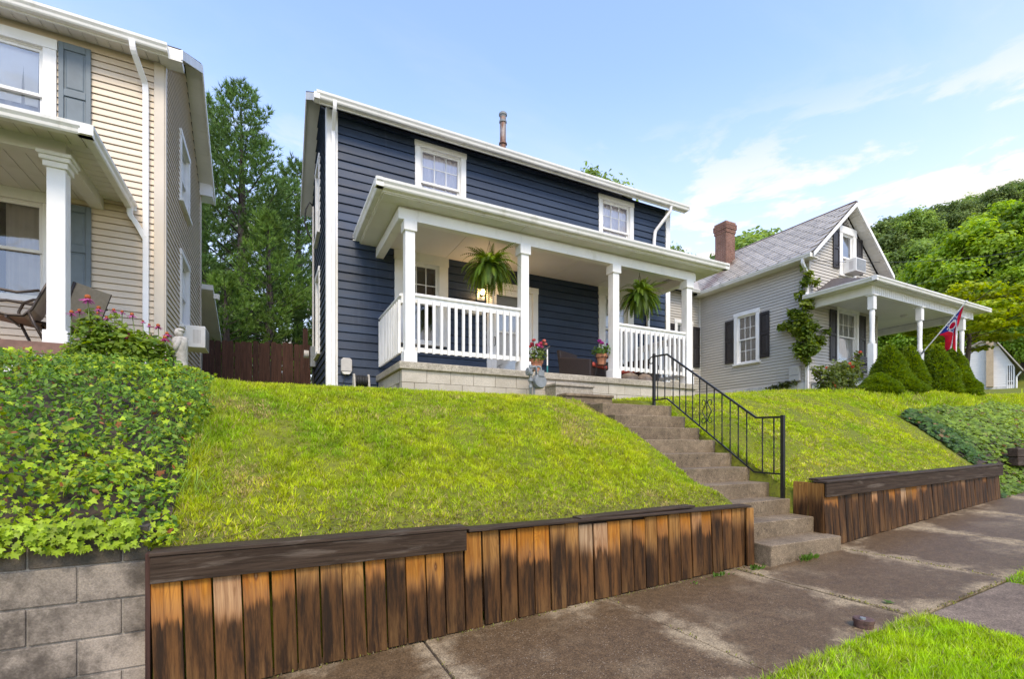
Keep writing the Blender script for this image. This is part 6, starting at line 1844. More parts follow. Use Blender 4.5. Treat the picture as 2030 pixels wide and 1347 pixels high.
def f_right(x, y, r):
    stripe = .5 + .5 * np.sin((x * .72 + y * 1.3) * 6.0 + 1.5 * fbm(x, y, 1.2, 12))
    straw = .05 + .26 * stripe * (fbm(x, y, 1.0, 14) > .45) + .3 * np.clip((4.2 - y) / .6, 0, 1) * fbm(x, y, 2, 15)
    keep = ~((x < 5.775) & (y < 7.4)) & ~((x > 10.15 + .55 * np.clip(y - 3.5, 0, 3) - .2) & (y < 4.9))
    return keep, straw, 1.0 - .1 * stripe, 1.08
def f_far(x, y, r):
    keep = ~((x < 13.6) & (y < 4.75)) & ~((x > 14.55) & (y > 7.05))
    return keep, np.full(len(x), .07), .8 + .6 * fbm(x, y, .8, 17), 1.05
def f_verge(x, y, r):
    keep = ~((x > 4.36) & (x < 5.80)) & (y < 1.80 + .07 * fbm(x, y, 6, 4) + .10 * (x > 5.5))
    return keep, .08 + .25 * (fbm(x, y, 2.2, 18) > .58), .8 + .55 * fbm(x, y, 2.0, 19), np.stack([np.full(len(x), .92), np.full(len(x), 1.12), np.full(len(x), 1.0)], 1)
lawn('lawn_grass', 'short yellow green grass on the bank left of the concrete steps', [(-.75, 4.42, 3.47, 4.7, 15000, .042, .0066, f_left), (-.75, 4.42, 4.7, 6.35, 11000, .042, .0080, f_left), (-.75, 4.40, 6.35, 9.2, 1500, .055, .010, f_left)], 1)
lawn('lawn_grass', 'mown yellow green grass on the bank right of the iron railing', [(5.77, 5.98, 3.72, 5.9, 5000, .075, .010, f_right), (5.77, 12.0, 3.50, 6.4, 6500, .036, .009, f_right), (5.5, 14.4, 6.4, 9.6, 900, .055, .014, f_right)], 2)
lawn('lawn_grass', 'longer bright grass before the grey house porch', [(11.0, 24, 3.9, 8.6, 1100, .09, .016, f_far), (24, 50, 2.5, 14, 60, .22, .05, f_far)], 3)
lawn('verge_grass', 'bright thick grass of the verge in front of the sidewalk', [(1.2, 4.6, .47, 1.86, 19000, .048, .005, f_verge), (5.78, 9.5, .47, 1.96, 6000, .05, .0075, f_verge), (-3, 1.2, .47, 1.84, 3000, .06, .007, f_verge)], 4)

# bare twiggy thatch and crumbs along the wall top
rt = np.random.default_rng(33)
n = 2600
x, y = rt.uniform(-.5, 4.4, n), 3.47 + np.abs(rt.normal(0, .14, n))
pos = np.stack([x, y, ground_z(x, y) + rt.uniform(.0, .02, n)], 1)
nr = rt.normal(0, .35, (n, 3)) + np.array([0, 0, 1.0])
me = scatter('thatch', [(-.5, -.04, 0), (.5, -.04, 0), (.5, .04, 0), (-.5, .04, 0)], [(0, 1, 2, 3)], pos, frames(nr, rt.uniform(0, 6.28, n)), rt.uniform(.02, .06, n), np.array([.20, .15, .09]) * rt.uniform(.4, 1.3, (n, 1)), MAT['grass'])
tag(link_mesh('dry_thatch', me), 'dry brown thatch along the top of the left plank wall', 'thatch', kind='stuff')

# ------------------------------------------------------------------ ivy banks
def bed(name, label, x0, x1, y0, y1, inside, st=.12, lift=.02):
    xs, ys = np.arange(x0, x1 + 1e-6, st), np.arange(y0, y1 + 1e-6, st)
    X, Y = np.meshgrid(xs, ys); Z = ground_z(X, Y) + lift + .02 * np.sin(X * 9 + Y * 7)
    nx_ = len(xs); f = []
    for j in range(len(ys) - 1):
        for i in range(nx_ - 1):
            if inside(xs[i] + st / 2, ys[j] + st / 2): f.append((j * nx_ + i, j * nx_ + i + 1, (j + 1) * nx_ + i + 1, (j + 1) * nx_ + i))
    f = np.array(f)
    tag(link_mesh(name, raw_mesh(name, np.stack([X, Y, Z], -1).reshape(-1, 3), f.ravel(), np.full(len(f), 4), MAT['soil'])), label, kind='structure')
bed('planting_bed', 'dark soil bed under the ivy beside the beige house', -5.0, -.5, 3.51, 7.6, lambda x, y: x < -.58)
bed('planting_bed', 'dark soil bed under the ivy past the right plank wall', 10.1, 16.6, 3.51, 6.3, lambda x, y: x > 10.2 + .55 * max(0, y - 3.55) and y < 4.75)
def ivy_height(x, y): return .02 + .22 * fbm(x, y, 1.25, 77) + .26 * fbm(x, y, 4.6, 78) ** 1.4
def ivy_left():
    r = np.random.default_rng(5)
    n = 40000
    x = r.uniform(-4.6, -.30, n); y = 3.42 + (7.3 - 3.42) * r.random(n) ** 1.15
    edge = -.52 + .30 * (fbm(x * 0 + 3, y, 1.6, 21) - .5) + .10 * (fbm(x, y, 5, 23) - .5)
    keep = (x < edge) & ~((x < -2.2) & (y > 7.05)) & (r.random(n) < np.clip(1.25 - np.clip(x + 4.6, -1, 0), .2, 1))
    x, y = x[keep], y[keep]; n = len(x)
    eg = np.clip((edge[keep] - x) / .30, 0, 1)
    H = ivy_height(x, y) * (.35 + .65 * eg) * (1.35 - .6 * np.clip((y - 4.8) / 1.4, 0, 1))
    front = np.clip((y - 3.42) / .25, 0, 1)
    dep = r.random(n) ** 2.2
    z = ground_z(x, np.maximum(y, 3.52)) + H * (1 - .75 * dep) * (.45 + .55 * front)
    pos = np.stack([x, y, z], 1)
    e = .06
    hx_ = (ivy_height(x + e, y) - ivy_height(x - e, y)) / (2 * e); hy_ = (ivy_height(x, y + e) - ivy_height(x, y - e)) / (2 * e) + .5
    nrm = np.stack([-hx_, -hy_ - .35, np.ones(n)], 1); nrm /= np.linalg.norm(nrm, axis=1, keepdims=True)
    nrm = nrm + r.normal(0, .52, (n, 3))
    limef = fbm(x, y, 1.5, 31) + .30 * np.clip((5.9 - y) / -1.2 * 1, -.4, 1.2) + .45 * np.clip((3.72 - y) / .25, 0, 1)
    L = np.clip((limef - .34) / .42, 0, 1)
    isv = r.random(n) < L * .85 + .06
    dark = np.array([.050, .125, .016]); midg = np.array([.19, .33, .025]); lime = np.array([.36, .48, .024])
    c = np.where(isv[:, None], lime * (.5 + .7 * r.random((n, 1))), dark + (midg - dark) * (r.random((n, 1)) ** 1.2))
    br = r.random(n) < .022
    c = np.where(br[:, None], np.array([.30, .11, .035]) * r.uniform(.5, 1.2, (n, 1)), c)
    return pos, nrm, c, isv, dep, r
pos, nrm, c, isv, dep, r = ivy_left()
ov, ovf = leaf_tpl(.42, .05)
spin = np.pi + r.normal(0, .9, len(pos))
rotm = frames(nrm, spin)
me1 = scatter('ivy_leaves', IVY, IVYF, pos[isv], rotm[isv], r.uniform(.022, .060, isv.sum()) * np.where(pos[isv][:, 1] < 3.85, .78, 1.0), c[isv], MAT['ivy'])
me2 = scatter('vinca_leaves', ov, ovf, pos[~isv], rotm[~isv], r.uniform(.028, .060, (~isv).sum()), c[~isv], MAT['ivy'])
tag(link_mesh('ivy_ground_cover', me1), 'lime green ivy covering the bank beside the beige house', 'ivy', kind='stuff')
tag(link_mesh('vinca_ground_cover', me2), 'dark green glossy ground cover filling the bank above the block wall', 'ground cover', kind='stuff')
# trails of ivy spilling over the block wall
n = 900
x = r.uniform(-2.6, -.68, n); hang = np.abs(r.normal(0, 1, n)) * (.05 + .09 * fbm(x, x * 0, 3.0, 91)); hang = np.minimum(hang, .15)
pos = np.stack([x, 3.445 - r.uniform(.0, .07, n), -.46 - hang + .04], 1)
nr = np.stack([r.normal(0, .3, n), -1.0 + r.normal(0, .2, n), .55 + r.normal(0, .3, n)], 1)
cl = np.array([.29, .41, .020]) * r.uniform(.55, 1.3, (n, 1))
me = scatter('ivy_trails', IVY, IVYF, pos, frames(nr, np.pi + r.normal(0, .8, n)), r.uniform(.022, .050, n), cl, MAT['ivy'])
tag(link_mesh('trailing_ivy', me), 'bright lime ivy leaves spilling over the grey block wall', 'ivy', kind='stuff')
MAT_ = MAT['soil']

# long grass tufts at the ivy edge
n = 520
cxs = r.uniform(-1.15, -.40, 38); cys = r.uniform(3.9, 5.5, 38)
k = r.integers(0, 38, n)
x, y = cxs[k] + r.normal(0, .04, n), cys[k] + r.normal(0, .05, n)
z = ground_z(x, y) + .03
sp = r.uniform(0, 6.28, n); ln = np.abs(r.normal(.35, .35, n))
nr = np.stack([np.cos(sp) * ln + .25, np.sin(sp) * ln - .15, np.ones(n)], 1)
L = r.uniform(.06, .20, n)
me = scatter('long_grass', BLADE, BLADEF, np.stack([x, y, z], 1), frames(nr, r.uniform(0, 6.28, n)), np.stack([r.uniform(.003, .006, n), L * .8, L], 1), np.array([.20, .30, .05]) * r.uniform(.7, 1.7, (n, 1)), MAT['grass'])
tag(link_mesh('long_grass', me), 'long arching grass blades between the ivy and the lawn', 'grass', kind='stuff')

def ivy_right():
    r = np.random.default_rng(6)
    n = 15000
    x = r.uniform(9.9, 16.5, n); y = r.uniform(3.30, 6.2, n)
    lo = 10.15 + .95 * np.clip(y - 3.55, 0, 3) * .55 + .25 * (fbm(x * 0, y, 1.5, 5) - .5)
    keep = (x > lo) & ((x > 10.66) | (y > 3.52)) & (y < 4.85 + .02 * (x - 10) + .4 * (fbm(x, y, 1.0, 44) - .5)) & (r.random(n) < np.clip(1.3 - (x - 10) * .12, .35, 1))
    x, y, lo = x[keep], y[keep], lo[keep]; n = len(x)
    H = (.04 + .17 * fbm(x, y, 1.1, 55)) * np.clip((x - lo) / .25 + .3, 0, 1)
    z = ground_z(x, np.maximum(y, 3.5)) + H * (1 - .7 * r.random(n) ** 2)
    z = np.where(y < 3.5, np.interp(y, [3.30, 3.5], [0, 1]) * (z - walk_z(x)) + walk_z(x), z)
    nrm = np.stack([-.35 + r.normal(0, .4, n), -.55 + r.normal(0, .4, n), np.ones(n)], 1)
    t = np.clip((fbm(x, y, .8, 66) + .12 * (x - 11.5) - .42) / .3, 0, 1)[:, None]
    c = np.array([.052, .110, .015]) * (1 - t) + np.array([.17, .25, .025]) * t
    c = c * r.uniform(.55, 1.6, (n, 1))
    br = r.random(n) < .03
    c = np.where(br[:, None], np.array([.22, .13, .05]), c)
    return scatter('ivy', IVY, IVYF, np.stack([x, y, z], 1), frames(nrm, r.uniform(0, 6.28, n)), r.uniform(.05, .095, n), c, MAT['ivy'])
tag(link_mesh('ivy_hedge', ivy_right()), 'dark ivy spreading down the bank past the right plank wall', 'ivy', kind='stuff')

# weeds at step foot and in joints
def weed(px, py, Y, n, hgt, seed, label, spread=.08):
    r = np.random.default_rng(seed); p = atY(px, py, Y)
    x, y = p.x + r.normal(0, spread, n), np.minimum(Y + r.normal(0, .02, n), Y + .01)
    z = walk_z(x) + .002
    sp = r.uniform(0, 6.28, n); ln = r.uniform(.2, 1.2, n)
    nr = np.stack([np.cos(sp) * ln, np.sin(sp) * ln - .3, np.ones(n)], 1)
    tv, tf = leaf_tpl(.35, .04)
    tv = [(a, c_ * 3, b * .9) for a, b, c_ in tv]
    L = hgt * r.uniform(.5, 1.2, n)
    me = scatter('weed', tv, tf, np.stack([x, y, z], 1), frames(nr, r.uniform(0, 6.28, n)), L, np.array([.10, .19, .03]) * r.uniform(.6, 1.5, (n, 1)), MAT['leaf'])
    tag(link_mesh('weed_tuft', me), label, 'weed', 'weeds on the sidewalk')
weed(1600, 1108, 3.135, 34, .085, 1, 'small green weed growing against the front of the lowest step', .06)
weed(1425, 1132, 3.25, 24, .055, 2, 'small pale weed at the foot of the left plank wall end')
weed(1497, 1115, 3.22, 22, .075, 3, 'dark weed in the gap between plank wall and lowest step', .03)
weed(1376, 1151, 3.22, 8, .03, 4, 'tiny bright weed in the sidewalk below the planks', .025)

# moss and grit in the sidewalk joints
rj = np.random.default_rng(12)
X_, Y_ = [], []
for jx_, n_ in ((4.27, 420), (5.91, 260), (.986, 120), (2.63, 110), (7.55, 120)):
    yy = rj.uniform(1.85, 3.38, n_); kp = fbm(yy, yy * 0 + jx_, 3.0, 5) > .38
    X_.append(jx_ + rj.normal(0, .009, n_)[kp]); Y_.append(yy[kp])
xx = rj.uniform(-.5, 4.4, 420); X_.append(xx); Y_.append(3.325 - np.abs(rj.normal(0, .018, 420)))
xx = rj.uniform(4.4, 5.85, 260); X_.append(xx); Y_.append(1.80 + rj.normal(0, .010, 260))
x, y = np.concatenate(X_), np.concatenate(Y_); n = len(x)
nr = rj.normal(0, .6, (n, 3)) + np.array([0, 0, 1.0])
cc = np.where((rj.random(n) < .45)[:, None], np.array([.30, .31, .05]), np.array([.28, .22, .12])) * rj.uniform(.4, 1.2, (n, 1))
L = rj.uniform(.008, .026, n)
me = scatter('joint_moss', BLADE, BLADEF, np.stack([x, y, walk_z(x) + .001], 1), frames(nr, rj.uniform(0, 6.28, n)), np.stack([L * .35, L, L * .8], 1), cc, MAT['grass'])
tag(link_mesh('joint_moss', me), 'dry moss and grit along the sidewalk joints and wall foot', 'moss', kind='stuff')

# ------------------------------------------------------------------ trees
def limb_tree(seed, H, Rc, trunk_r, crown_z0, n_leaf, leaf, pal, flat=1.0, nclump=26, clump=(.22, .40), mat=None, droop=0.0):
    """returns (trunk MB, crown mesh) for a tree standing at the origin"""
    r = random.Random(seed); rn = np.random.default_rng(seed)
    tm_ = MB()
    top = H * .80
    pts = [(0, 0, -.3), (r.uniform(-.1, .1), r.uniform(-.1, .1), H * .2), (r.uniform(-.2, .2), r.uniform(-.2, .2), H * .5), (r.uniform(-.3, .3), r.uniform(-.3, .3), top)]
    tm_.tube(pts, [trunk_r * 1.25, trunk_r, trunk_r * .65, trunk_r * .2], 9)
    cl = []
    ch_ = H - crown_z0
    for k in range(nclump):
        f = (k + .5) / nclump
        zz = crown_z0 + ch_ * (f ** .85) * .93
        prof = math.sin(math.pi * min(1, (.16 + .80 * f))) ** .75
        a = k * 2.39996 + r.uniform(-.4, .4)
        rad = Rc * prof * r.uniform(.45, .85)
        c_ = Vector((rad * math.cos(a), rad * math.sin(a), zz))
        cr = Rc * r.uniform(*clump) * (.7 + .5 * prof)
        cl.append((c_, cr))
        st_ = Vector(pts[1]).lerp(Vector(pts[3]), min(1, max(0, (zz - H * .25) / (top - H * .2)) * .85))
        tm_.tube([tuple(st_), tuple(st_.lerp(c_, .5) + Vector((0, 0, -.05 * H * r.random()))), tuple(c_)], [trunk_r * .30, trunk_r * .18, trunk_r * .06], 6)
    per = np.array([c_[1] ** 2 for c_ in cl]); per = per / per.sum()
    idx = rn.choice(len(cl), n_leaf, p=per)
    C0 = np.array([tuple(c_[0]) for c_ in cl])[idx]; CR = np.array([c_[1] for c_ in cl])[idx]
    d = rn.normal(0, 1, (n_leaf, 3)); d /= np.linalg.norm(d, axis=1, keepdims=True)
    rad = CR * (rn.random(n_leaf) ** .38) * (1 + .18 * rn.normal(0, 1, n_leaf))
    pos = C0 + d * rad[:, None] * np.array([1.1, 1.1, .72 * flat])
    pos[:, 2] -= droop * np.hypot(pos[:, 0], pos[:, 1]) ** 2 / max(Rc, .1)
    nrm = d * .7 + np.array([0, 0, .75]) + rn.normal(0, .45, (n_leaf, 3))
    cv = rn.uniform(.60, 1.40, len(cl))[idx][:, None]
    pa, pb = np.array(pal[0]), np.array(pal[1])
    t = rn.random((n_leaf, 1)) * .7 + .3 * rn.random(len(cl))[idx][:, None]
    col = (pa * (1 - t) + pb * t) * cv * rn.uniform(.75, 1.25, (n_leaf, 1))
    tv = [(0, -.5, 0), (.34, -.15, .10), (.30, .25, .10), (0, .55, 0), (-.30, .25, .10), (-.34, -.15, .10)]
    me = scatter('crown', tv, [(0, 1, 2, 3), (0, 3, 4, 5)], pos, frames(nrm, rn.uniform(0, 6.28, n_leaf)), leaf * rn.uniform(.65, 1.35, n_leaf), col, mat or MAT['leaf'])
    return tm_, me
VAR = []
PALS = [((.12, .225, .028), (.25, .37, .045)), ((.155, .265, .028), (.31, .42, .05)), ((.10, .155, .045), (.20, .265, .085)), ((.115, .195, .042), (.23, .32, .07))]
for k, pal in enumerate(PALS):
    tm_, cm = limb_tree(300 + k, 15, 5.6, .30, 2.6, 20000, .36, pal, nclump=34, clump=(.17, .32))
    VAR.append((tm_.mesh('trunk', MAT['bark']), cm))
HILL = [(1742, 112, 440, 2), (1778, 118, 426, 2), (1812, 108, 418, 3), (1852, 116, 408, 2), (1893, 110, 398, 2), (1934, 116, 384, 3), (1974, 110, 371, 2), (2012, 118, 358, 2), (2055, 112, 350, 3), (2098, 112, 344, 2),
        (1758, 84, 500, 3), (1812, 82, 476, 3), (1872, 84, 452, 0), (1932, 80, 430, 3), (1996, 82, 408, 0), (2062, 80, 396, 1),
        (1795, 60, 552, 0), (1838, 64, 512, 1), (1884, 60, 478, 0), (1930, 56, 440, 1), (1985, 58, 402, 1), (2040, 54, 388, 0), (2100, 56, 400, 1), (1960, 52, 545, 0), (2030, 50, 520, 1), (2085, 46, 560, 0), (1915, 66, 560, 3), (1865, 70, 590, 0)]
WHERE = {2: 'dark green broadleaf tree on the skyline of the hill', 3: 'dull green broadleaf tree halfway up the hill', 0: 'mid green broadleaf tree on the lower hill', 1: 'bright green broadleaf tree on the lower hill'}
def put_tree(px, depth, ytop, v, label, group, width=1.0, rz=None, name='broadleaf_tree'):
    d = ray(px, ytop); P = d * depth
    gz_ = float(ground_z(P.x, P.y)); Hh = P.z - gz_
    s = max(.35, Hh / 15.0)
    t = thing(name, label, 'tree', (P.x, P.y, gz_), group)
    M = Matrix.Translation((P.x, P.y, gz_)) @ Matrix.Rotation(random.uniform(0, 6.28), 4, 'Z') @ Matrix.Diagonal((s * width, s * width, s, 1))
    link_mesh('trunk', VAR[v][0], t, M); link_mesh('crown', VAR[v][1], t, M)
for px, dp, yt, v in HILL: put_tree(px, dp, yt, v, WHERE[v], 'trees on the wooded hill')
put_tree(1482, 42, 462, 3, 'tree top showing above the slate roof next to the chimney', 'trees behind the houses')
put_tree(1168, 34, 330, 3, 'tree top peeking over the navy house roof', 'trees behind the houses', .55)
put_tree(1336, 30, 484, 3, 'leafy tip showing between the navy eave and the brick chimney', 'trees behind the houses', .5)

# spreading yellow green tree behind the grey porch
tm_, cm = limb_tree(61, 6.0, 2.5, .10, 2.5, 7500, .15, ((.20, .29, .018), (.40, .44, .030)), flat=.35, nclump=40, clump=(.14, .26))
P = ray(1915, 700) * 18.5; gz_ = float(ground_z(P.x, P.y))
t = thing('dogwood_tree', 'low spreading yellow green tree behind the grey house porch', 'tree', (P.x, P.y, gz_))
zt = (HZ - 560) / F_PX * 18.5
M = Matrix.Translation((P.x, P.y, gz_)) @ Matrix.Diagonal((1, 1, (zt - gz_) / 6.0, 1))
tm_.build('trunk', MAT['bark'], t, M); link_mesh('crown', cm, t, M)

# conifers behind the side fence
def pine(seed, H, Rm, pal, bushy=1.0, trunk_r=.16, tw=1.0, step=.42):
    r = random.Random(seed); rn = np.random.default_rng(seed)
    tm_ = MB(); tm_.tube([(0, 0, -.3), (.05, .02, H * .5), (0, 0, H * .97)], [trunk_r * 1.2, trunk_r * .75, .02], 9)
    TP, TD, TC = [], [], []
    z = H * .06
    while z < H * .985:
        f = z / H
        L0 = Rm * ((1 - f) ** .62) * (1 if f > .12 else .75) + .12
        nb_ = r.randint(5, 6)
        a0 = r.uniform(0, 6.28)
        for b in range(nb_):
            a = a0 + b * 6.283 / nb_ + r.uniform(-.35, .35)
            L = L0 * r.uniform(.62, 1.15)
            el = R(8 + 48 * f ** 1.3 + r.uniform(-8, 8))
            d = Vector((math.cos(a) * math.cos(el), math.sin(a) * math.cos(el), math.sin(el)))
            p = Vector((0, 0, z)); pts = [p.copy()]
            nseg = max(3, int(L / .28)); vel = d.copy()
            for s in range(nseg):
                vel = (vel + Vector((r.uniform(-.10, .10), r.uniform(-.10, .10), -.02 if s < nseg * .5 else .10))).normalized()
                p = p + vel * (L / nseg); pts.append(p.copy())
            tm_.tube([tuple(q) for q in pts[::2] + ([pts[-1]] if len(pts) % 2 == 0 else [])] if len(pts) > 3 else [tuple(q) for q in pts], [max(.008, .035 * (L / 3) * (1 - .9 * i / len(pts[::2]))) for i in range(len(pts[::2]) + (1 if len(pts) % 2 == 0 else 0))] if len(pts) > 3 else .01, 5, caps=False)
            bc = r.uniform(.70, 1.35)
            for s in range(1, nseg + 1):
                q = pts[s]; dr = (pts[s] - pts[s - 1]).normalized()
                fr = s / nseg
                if fr < .34: continue
                side = dr.cross(Vector((0, 0, 1))).normalized()
                sl = L * .30 * (1.15 - fr) + .16
                for sg in (-1, 1):
                    sdv = (side * sg * r.uniform(.7, 1.1) + dr * .75 + Vector((0, 0, r.uniform(.05, .45)))).normalized()
                    nt = max(2, int(sl / .12 * bushy))
                    for k in range(nt):
                        tt = (k + 1) / nt * sl
                        TP.append(q + sdv * tt + Vector((r.uniform(-.04, .04), r.uniform(-.04, .04), r.uniform(-.03, .05)))); TD.append(sdv + Vector((r.uniform(-.3, .3), r.uniform(-.3, .3), r.uniform(.1, .7)))); TC.append(bc)
                TP.append(q); TD.append(dr + Vector((0, 0, .3))); TC.append(bc)
            TP.append(pts[-1]); TD.append(vel); TC.append(bc * 1.15)
        z += step * r.uniform(.75, 1.2) * (1 - .45 * f)
    TP, TD, TC = np.array([tuple(v) for v in TP]), np.array([tuple(v) for v in TD]), np.array(TC)
    n = len(TP); K = 14
    pos = np.repeat(TP, K, 0); D = np.repeat(TD, K, 0) + rn.normal(0, .55, (n * K, 3)); 
    D /= np.linalg.norm(D, axis=1, keepdims=True)
    ref = rn.normal(0, 1, (n * K, 3)); u = np.cross(D, ref); u /= np.linalg.norm(u, axis=1, keepdims=True)
    Rm_ = np.stack([u, D, np.cross(u, D)], axis=2)
    pa, pb = np.array(pal[0]), np.array(pal[1]); t = rn.random((n * K, 1))
    col = (pa * (1 - t) + pb * t) * np.repeat(TC, K)[:, None]
    tv = [(-.5, 0, 0), (.5, 0, 0), (.0, 1, 0)]
    sc = np.stack([np.full(n * K, .026 * tw), rn.uniform(.12, .25, n * K) * tw, np.ones(n * K)], 1)
    me = scatter('crown', tv, [(0, 1, 2)], pos, Rm_, sc, col, MAT['needle'])
    return tm_, me
def put_pine(px, Y, ytop, Rm, seed, pal, label, tw=1.0, step=.42, bushy=1.0):
    p = atY(px, ytop, Y); gz_ = float(ground_z(p.x, Y)); Hh = p.z - gz_
    tm_, me = pine(seed, Hh, Rm, pal, bushy, .10 + .012 * Hh, tw, step)
    t = thing('pine_tree', label, 'tree', (p.x, Y, gz_), 'pines behind the side fence')
    M = Matrix.Translation((p.x, Y, gz_))
    tm_.build('trunk', MAT['bark_pine'], t, M); link_mesh('crown', me, t, M)
PD, PB = ((.060, .135, .034), (.165, .265, .068)), ((.085, .17, .032), (.205, .315, .058))
put_pine(478, 21.0, 186, 3.9, 41, PD, 'tallest pine rising between the beige and navy houses', 1.15, .56, 1.15)
put_pine(398, 25.0, 205, 3.9, 42, PD, 'tall dark pine half hidden by the beige house eave', 1.25, .66, 1.1)
put_pine(590, 24.0, 330, 3.4, 45, PD, 'dark pine beside the navy house eave', 1.2, .60, 1.15)
put_pine(532, 18.4, 440, 2.2, 44, PB, 'low bright pine behind the middle of the brown fence', 1.05, .50, 1.1)
put_pine(446, 16.6, 560, 1.5, 46, PB, 'small bright pine just behind the brown fence', .95, .40, 1.1)
put_pine(405, 19.0, 520, 2.0, 47, PD, 'low dark pine beside the beige house rear corner', 1.1, .50, 1.1)

# clipped cone shrubs before the grey porch
def cone_shrub(px, Y, ytop, rad, seed, label):
    p = atY(px, ytop, Y); gz_ = float(ground_z(p.x, Y)) - .02; Hh = p.z - gz_
    rn = np.random.default_rng(seed); n = 9000
    f = 1 - np.sqrt(rn.random(n)) ; f = np.clip(f, 0, .995)
    th = rn.uniform(0, 6.28, n)
    prof = rad * (np.sin(np.clip((1 - f) * 1.45, 0, np.pi / 2)) ** .9) * np.clip(f * 9 + .72, 0, 1)
    lump = 1 + .34 * (vnoise(th * 1.6, f * 7, 1.0, seed) - .5) + .10 * (vnoise(th * 4, f * 16, 1.0, seed + 1) - .5)
    rr = prof * lump * (1 - .22 * rn.random(n) ** 2)
    d = np.stack([np.cos(th), np.sin(th), np.full(n, .55)], 1)
    pos = np.stack([p.x + rr * np.cos(th), Y + rr * np.sin(th), gz_ + f * Hh], 1)
    D = d + rn.normal(0, .5, (n, 3)); D /= np.linalg.norm(D, axis=1, keepdims=True)
    u = np.cross(D, rn.normal(0, 1, (n, 3))); u /= np.linalg.norm(u, axis=1, keepdims=True)
    Rm_ = np.stack([u, D, np.cross(u, D)], axis=2)
    col = np.array([.085, .155, .014]) * (1 - (tt := rn.random((n, 1)))) + np.array([.20, .28, .022]) * tt
    t = thing('cone_shrub', label, 'shrub', (p.x, Y, gz_), 'cone shrubs before the grey porch')
    me = scatter('foliage', [(-.5, 0, 0), (.5, 0, 0), (.25, .8, 0), (0, 1, 0), (-.25, .8, 0)], [(0, 1, 2, 3, 4)], pos, Rm_, np.stack([np.full(n, .035), np.full(n, .085), np.ones(n)], 1), col, MAT['leaf'])
    link_mesh('foliage', me, t)
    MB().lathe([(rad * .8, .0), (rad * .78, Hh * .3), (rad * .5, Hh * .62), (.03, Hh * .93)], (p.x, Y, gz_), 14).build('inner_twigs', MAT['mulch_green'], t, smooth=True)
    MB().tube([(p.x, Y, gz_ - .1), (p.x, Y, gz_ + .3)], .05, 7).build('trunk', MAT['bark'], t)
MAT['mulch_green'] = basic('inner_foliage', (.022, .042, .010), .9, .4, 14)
CONES = [(1764, 6.45, 683, .46, 'pointed green cone shrub nearest the first porch post'), (1803, 6.75, 684, .46, 'pointed green cone shrub right of the porch post'), (1858, 6.45, 684, .52, 'broad green cone shrub under the flag pole'), (1893, 6.65, 688, .46, 'pointed green cone shrub just below the flag tail'),
         (1742, 6.05, 742, .40, 'low rounded shrub at the foot of the first cone'), (1792, 6.1, 745, .42, 'low rounded shrub between the second and third cones'), (1908, 6.15, 738, .42, 'low rounded shrub at the end of the cone row')]
for k, (a, b, c_, d, lb) in enumerate(CONES): cone_shrub(a, b, c_, d, 70 + k, lb)

# rose bush, vine, foundation weeds
def bush(name, label, cat, pts, n, leaf, pal, seed, flowers=0, fl_col=(.6, .12, .06), group=None):
    """pts: list of (x,y,z,r) clump centres"""
    rn = np.random.default_rng(seed); r = random.Random(seed)
    c0 = pts[0]
    base = (c0[0], c0[1], float(ground_z(c0[0], c0[1])))
    t = thing(name, label, cat, base, group)
    A_ = np.array(pts); w = A_[:, 3] ** 2; w /= w.sum()
    idx = rn.choice(len(pts), n, p=w)
    d = rn.normal(0, 1, (n, 3)); d /= np.linalg.norm(d, axis=1, keepdims=True)
    pos = A_[idx, :3] + d * (A_[idx, 3] * rn.random(n) ** .4)[:, None]
    nr = d * .5 + np.array([0, -.3, .7]) + rn.normal(0, .4, (n, 3))
    pa, pb = np.array(pal[0]), np.array(pal[1]); tt = rn.random((n, 1)) * .6 + .4 * rn.random(len(pts))[idx][:, None]
    tv, tf = leaf_tpl(.55, .06)
    link_mesh('leaves', scatter('leaves', tv, tf, pos, frames(nr, rn.uniform(0, 6.28, n)), leaf * rn.uniform(.6, 1.3, n), (pa * (1 - tt) + pb * tt) * rn.uniform(.75, 1.3, (n, 1)), MAT['leaf']), t)
    m = MB()
    for q in pts: m.tube([base if q is pts[0] else tuple(Vector(pts[max(0, pts.index(q) - 1)][:3])), tuple(q[:3])], [.012, .006], 5)
    m.build('stems', MAT['bark'], t)
    for k in range(flowers):
        q = pos[r.randrange(n)]
        dd = rn.normal(0, 1, (16, 3)); dd /= np.linalg.norm(dd, axis=1, keepdims=True)
        link_mesh('flower', scatter('flower', [(-.5, -.4, 0), (.5, -.4, 0), (.5, .5, .1), (-.5, .5, .1)], [(0, 1, 2, 3)], q + dd * .03 + np.array([0, -.04, .03]), frames(dd, rn.uniform(0, 6, 16)), np.full(16, .04), np.array(fl_col) * rn.uniform(.7, 1.3, (16, 1)), MAT['petal']), t)
    return t
def pt(px, py, Y, rad): p = atY(px, py, Y); return (p.x, p.y, p.z, rad)
bush('rose_bush', 'rose bush with orange red blooms beside the grey porch', 'bush', [pt(1655, 762, 6.6, .25), pt(1640, 752, 6.6, .28), pt(1670, 752, 6.6, .30), pt(1688, 742, 6.6, .26), pt(1658, 735, 6.6, .26), pt(1675, 728, 6.6, .18), pt(1697, 722, 6.6, .16), pt(1700, 705, 6.6, .10), pt(1625, 738, 6.6, .14), pt(1612, 733, 6.6, .08), pt(1640, 768, 6.6, .2), pt(1675, 768, 6.6, .25)], 2600, .085, ((.06, .105, .018), (.17, .20, .03)), 81, 9)
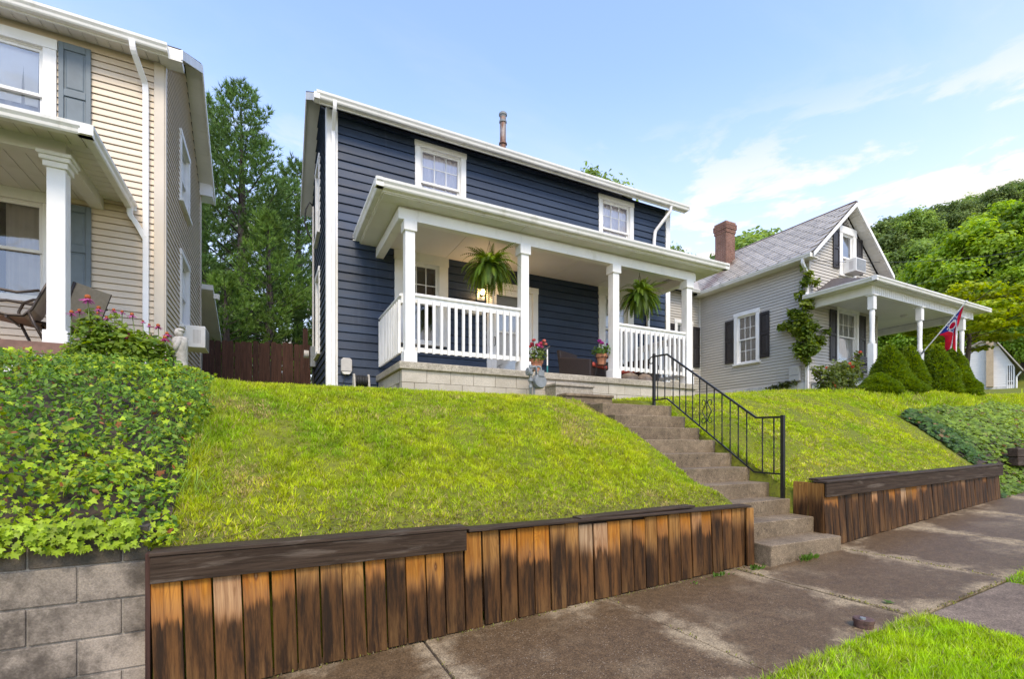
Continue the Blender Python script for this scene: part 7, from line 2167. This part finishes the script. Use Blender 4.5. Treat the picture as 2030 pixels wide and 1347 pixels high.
VP = [(1600, 715, .14), (1596, 700, .30), (1610, 692, .26), (1582, 690, .22), (1600, 672, .30), (1625, 676, .22), (1640, 658, .12), (1580, 655, .26), (1562, 645, .20), (1548, 650, .12), (1606, 650, .30), (1590, 630, .30), (1575, 622, .22), (1600, 605, .24), (1588, 585, .18), (1596, 560, .20), (1605, 545, .16), (1592, 530, .12), (1618, 560, .12), (1625, 590, .12), (1660, 593, .06), (1645, 588, .08)]
bush('climbing_vine', 'bright green vine climbing the grey house corner downspout', 'vine', [(lambda p: (p.x, p.y, p.z, q))(atX(a, b, 14.30)) if a < 1612 else (lambda p: (p.x, p.y, p.z, q))(atY(a, b, 8.62)) for a, b, q in [(a_, b_, q_ * .8) for a_, b_, q_ in VP]], 3400, .115, ((.075, .145, .015), (.20, .25, .025)), 82)
bush('foundation_creeper', 'small creeper along the grey house foundation stones', 'vine', [(lambda p: (p.x, p.y, p.z, q))(atX(a, b, 14.36)) for a, b, q in ((1548, 765, .10), (1535, 768, .07), (1560, 762, .10), (1524, 770, .05), (1575, 758, .07))], 260, .09, ((.05, .08, .02), (.12, .14, .03)), 83)
bush('flower_bed_foliage', 'leafy bright green coneflower foliage mounded before the beige porch', 'plant', [pt(a, b, 6.6 + .02 * (k % 7), q) for k, (a, b, q) in enumerate(((170, 690, .16), (185, 665, .16), (200, 645, .10), (215, 670, .14), (180, 625, .07), (240, 655, .09), (235, 690, .16), (255, 680, .15), (275, 690, .16), (300, 695, .15), (322, 700, .13), (318, 682, .09), (285, 672, .09), (150, 705, .14), (205, 705, .16), (260, 710, .16), (310, 715, .13), (165, 640, .06), (228, 630, .05)))], 2900, .062, ((.085, .17, .02), (.26, .35, .028)), 85)
# weedy plants on the bank past the ivy hedge
bush('broadleaf_weed', 'leafy yellow green weeds at the top of the ivy bank', 'weed', [pt(1985, 815, 5.2, .22), pt(2003, 822, 5.2, .25), pt(2020, 828, 5.1, .28), (pt(1995, 838, 5.0, .25)), pt(2025, 850, 4.9, .3)], 900, .11, ((.09, .15, .02), (.20, .25, .03)), 84)
# fallen leaf on the pavement
p = ray(1765, 1176); z_ = -1.15; k_ = -1.178 / p.z; P = p * k_
fm_ = scatter('fallen_leaf', IVY, IVYF, np.array([[P.x, P.y, float(walk_z(P.x)) + .012]]), frames(np.array([[.05, -.15, 1.0]]), np.array([1.2])), np.array([.075]), np.array([[.10, .20, .03]]), MAT['leaf'])
tag(link_mesh('fallen_leaf', fm_), 'single green leaf lying on the damp sidewalk', 'leaf')

if False: print(sum(len(o.data.polygons) for o in bpy.data.objects if o.type == "MESH"))
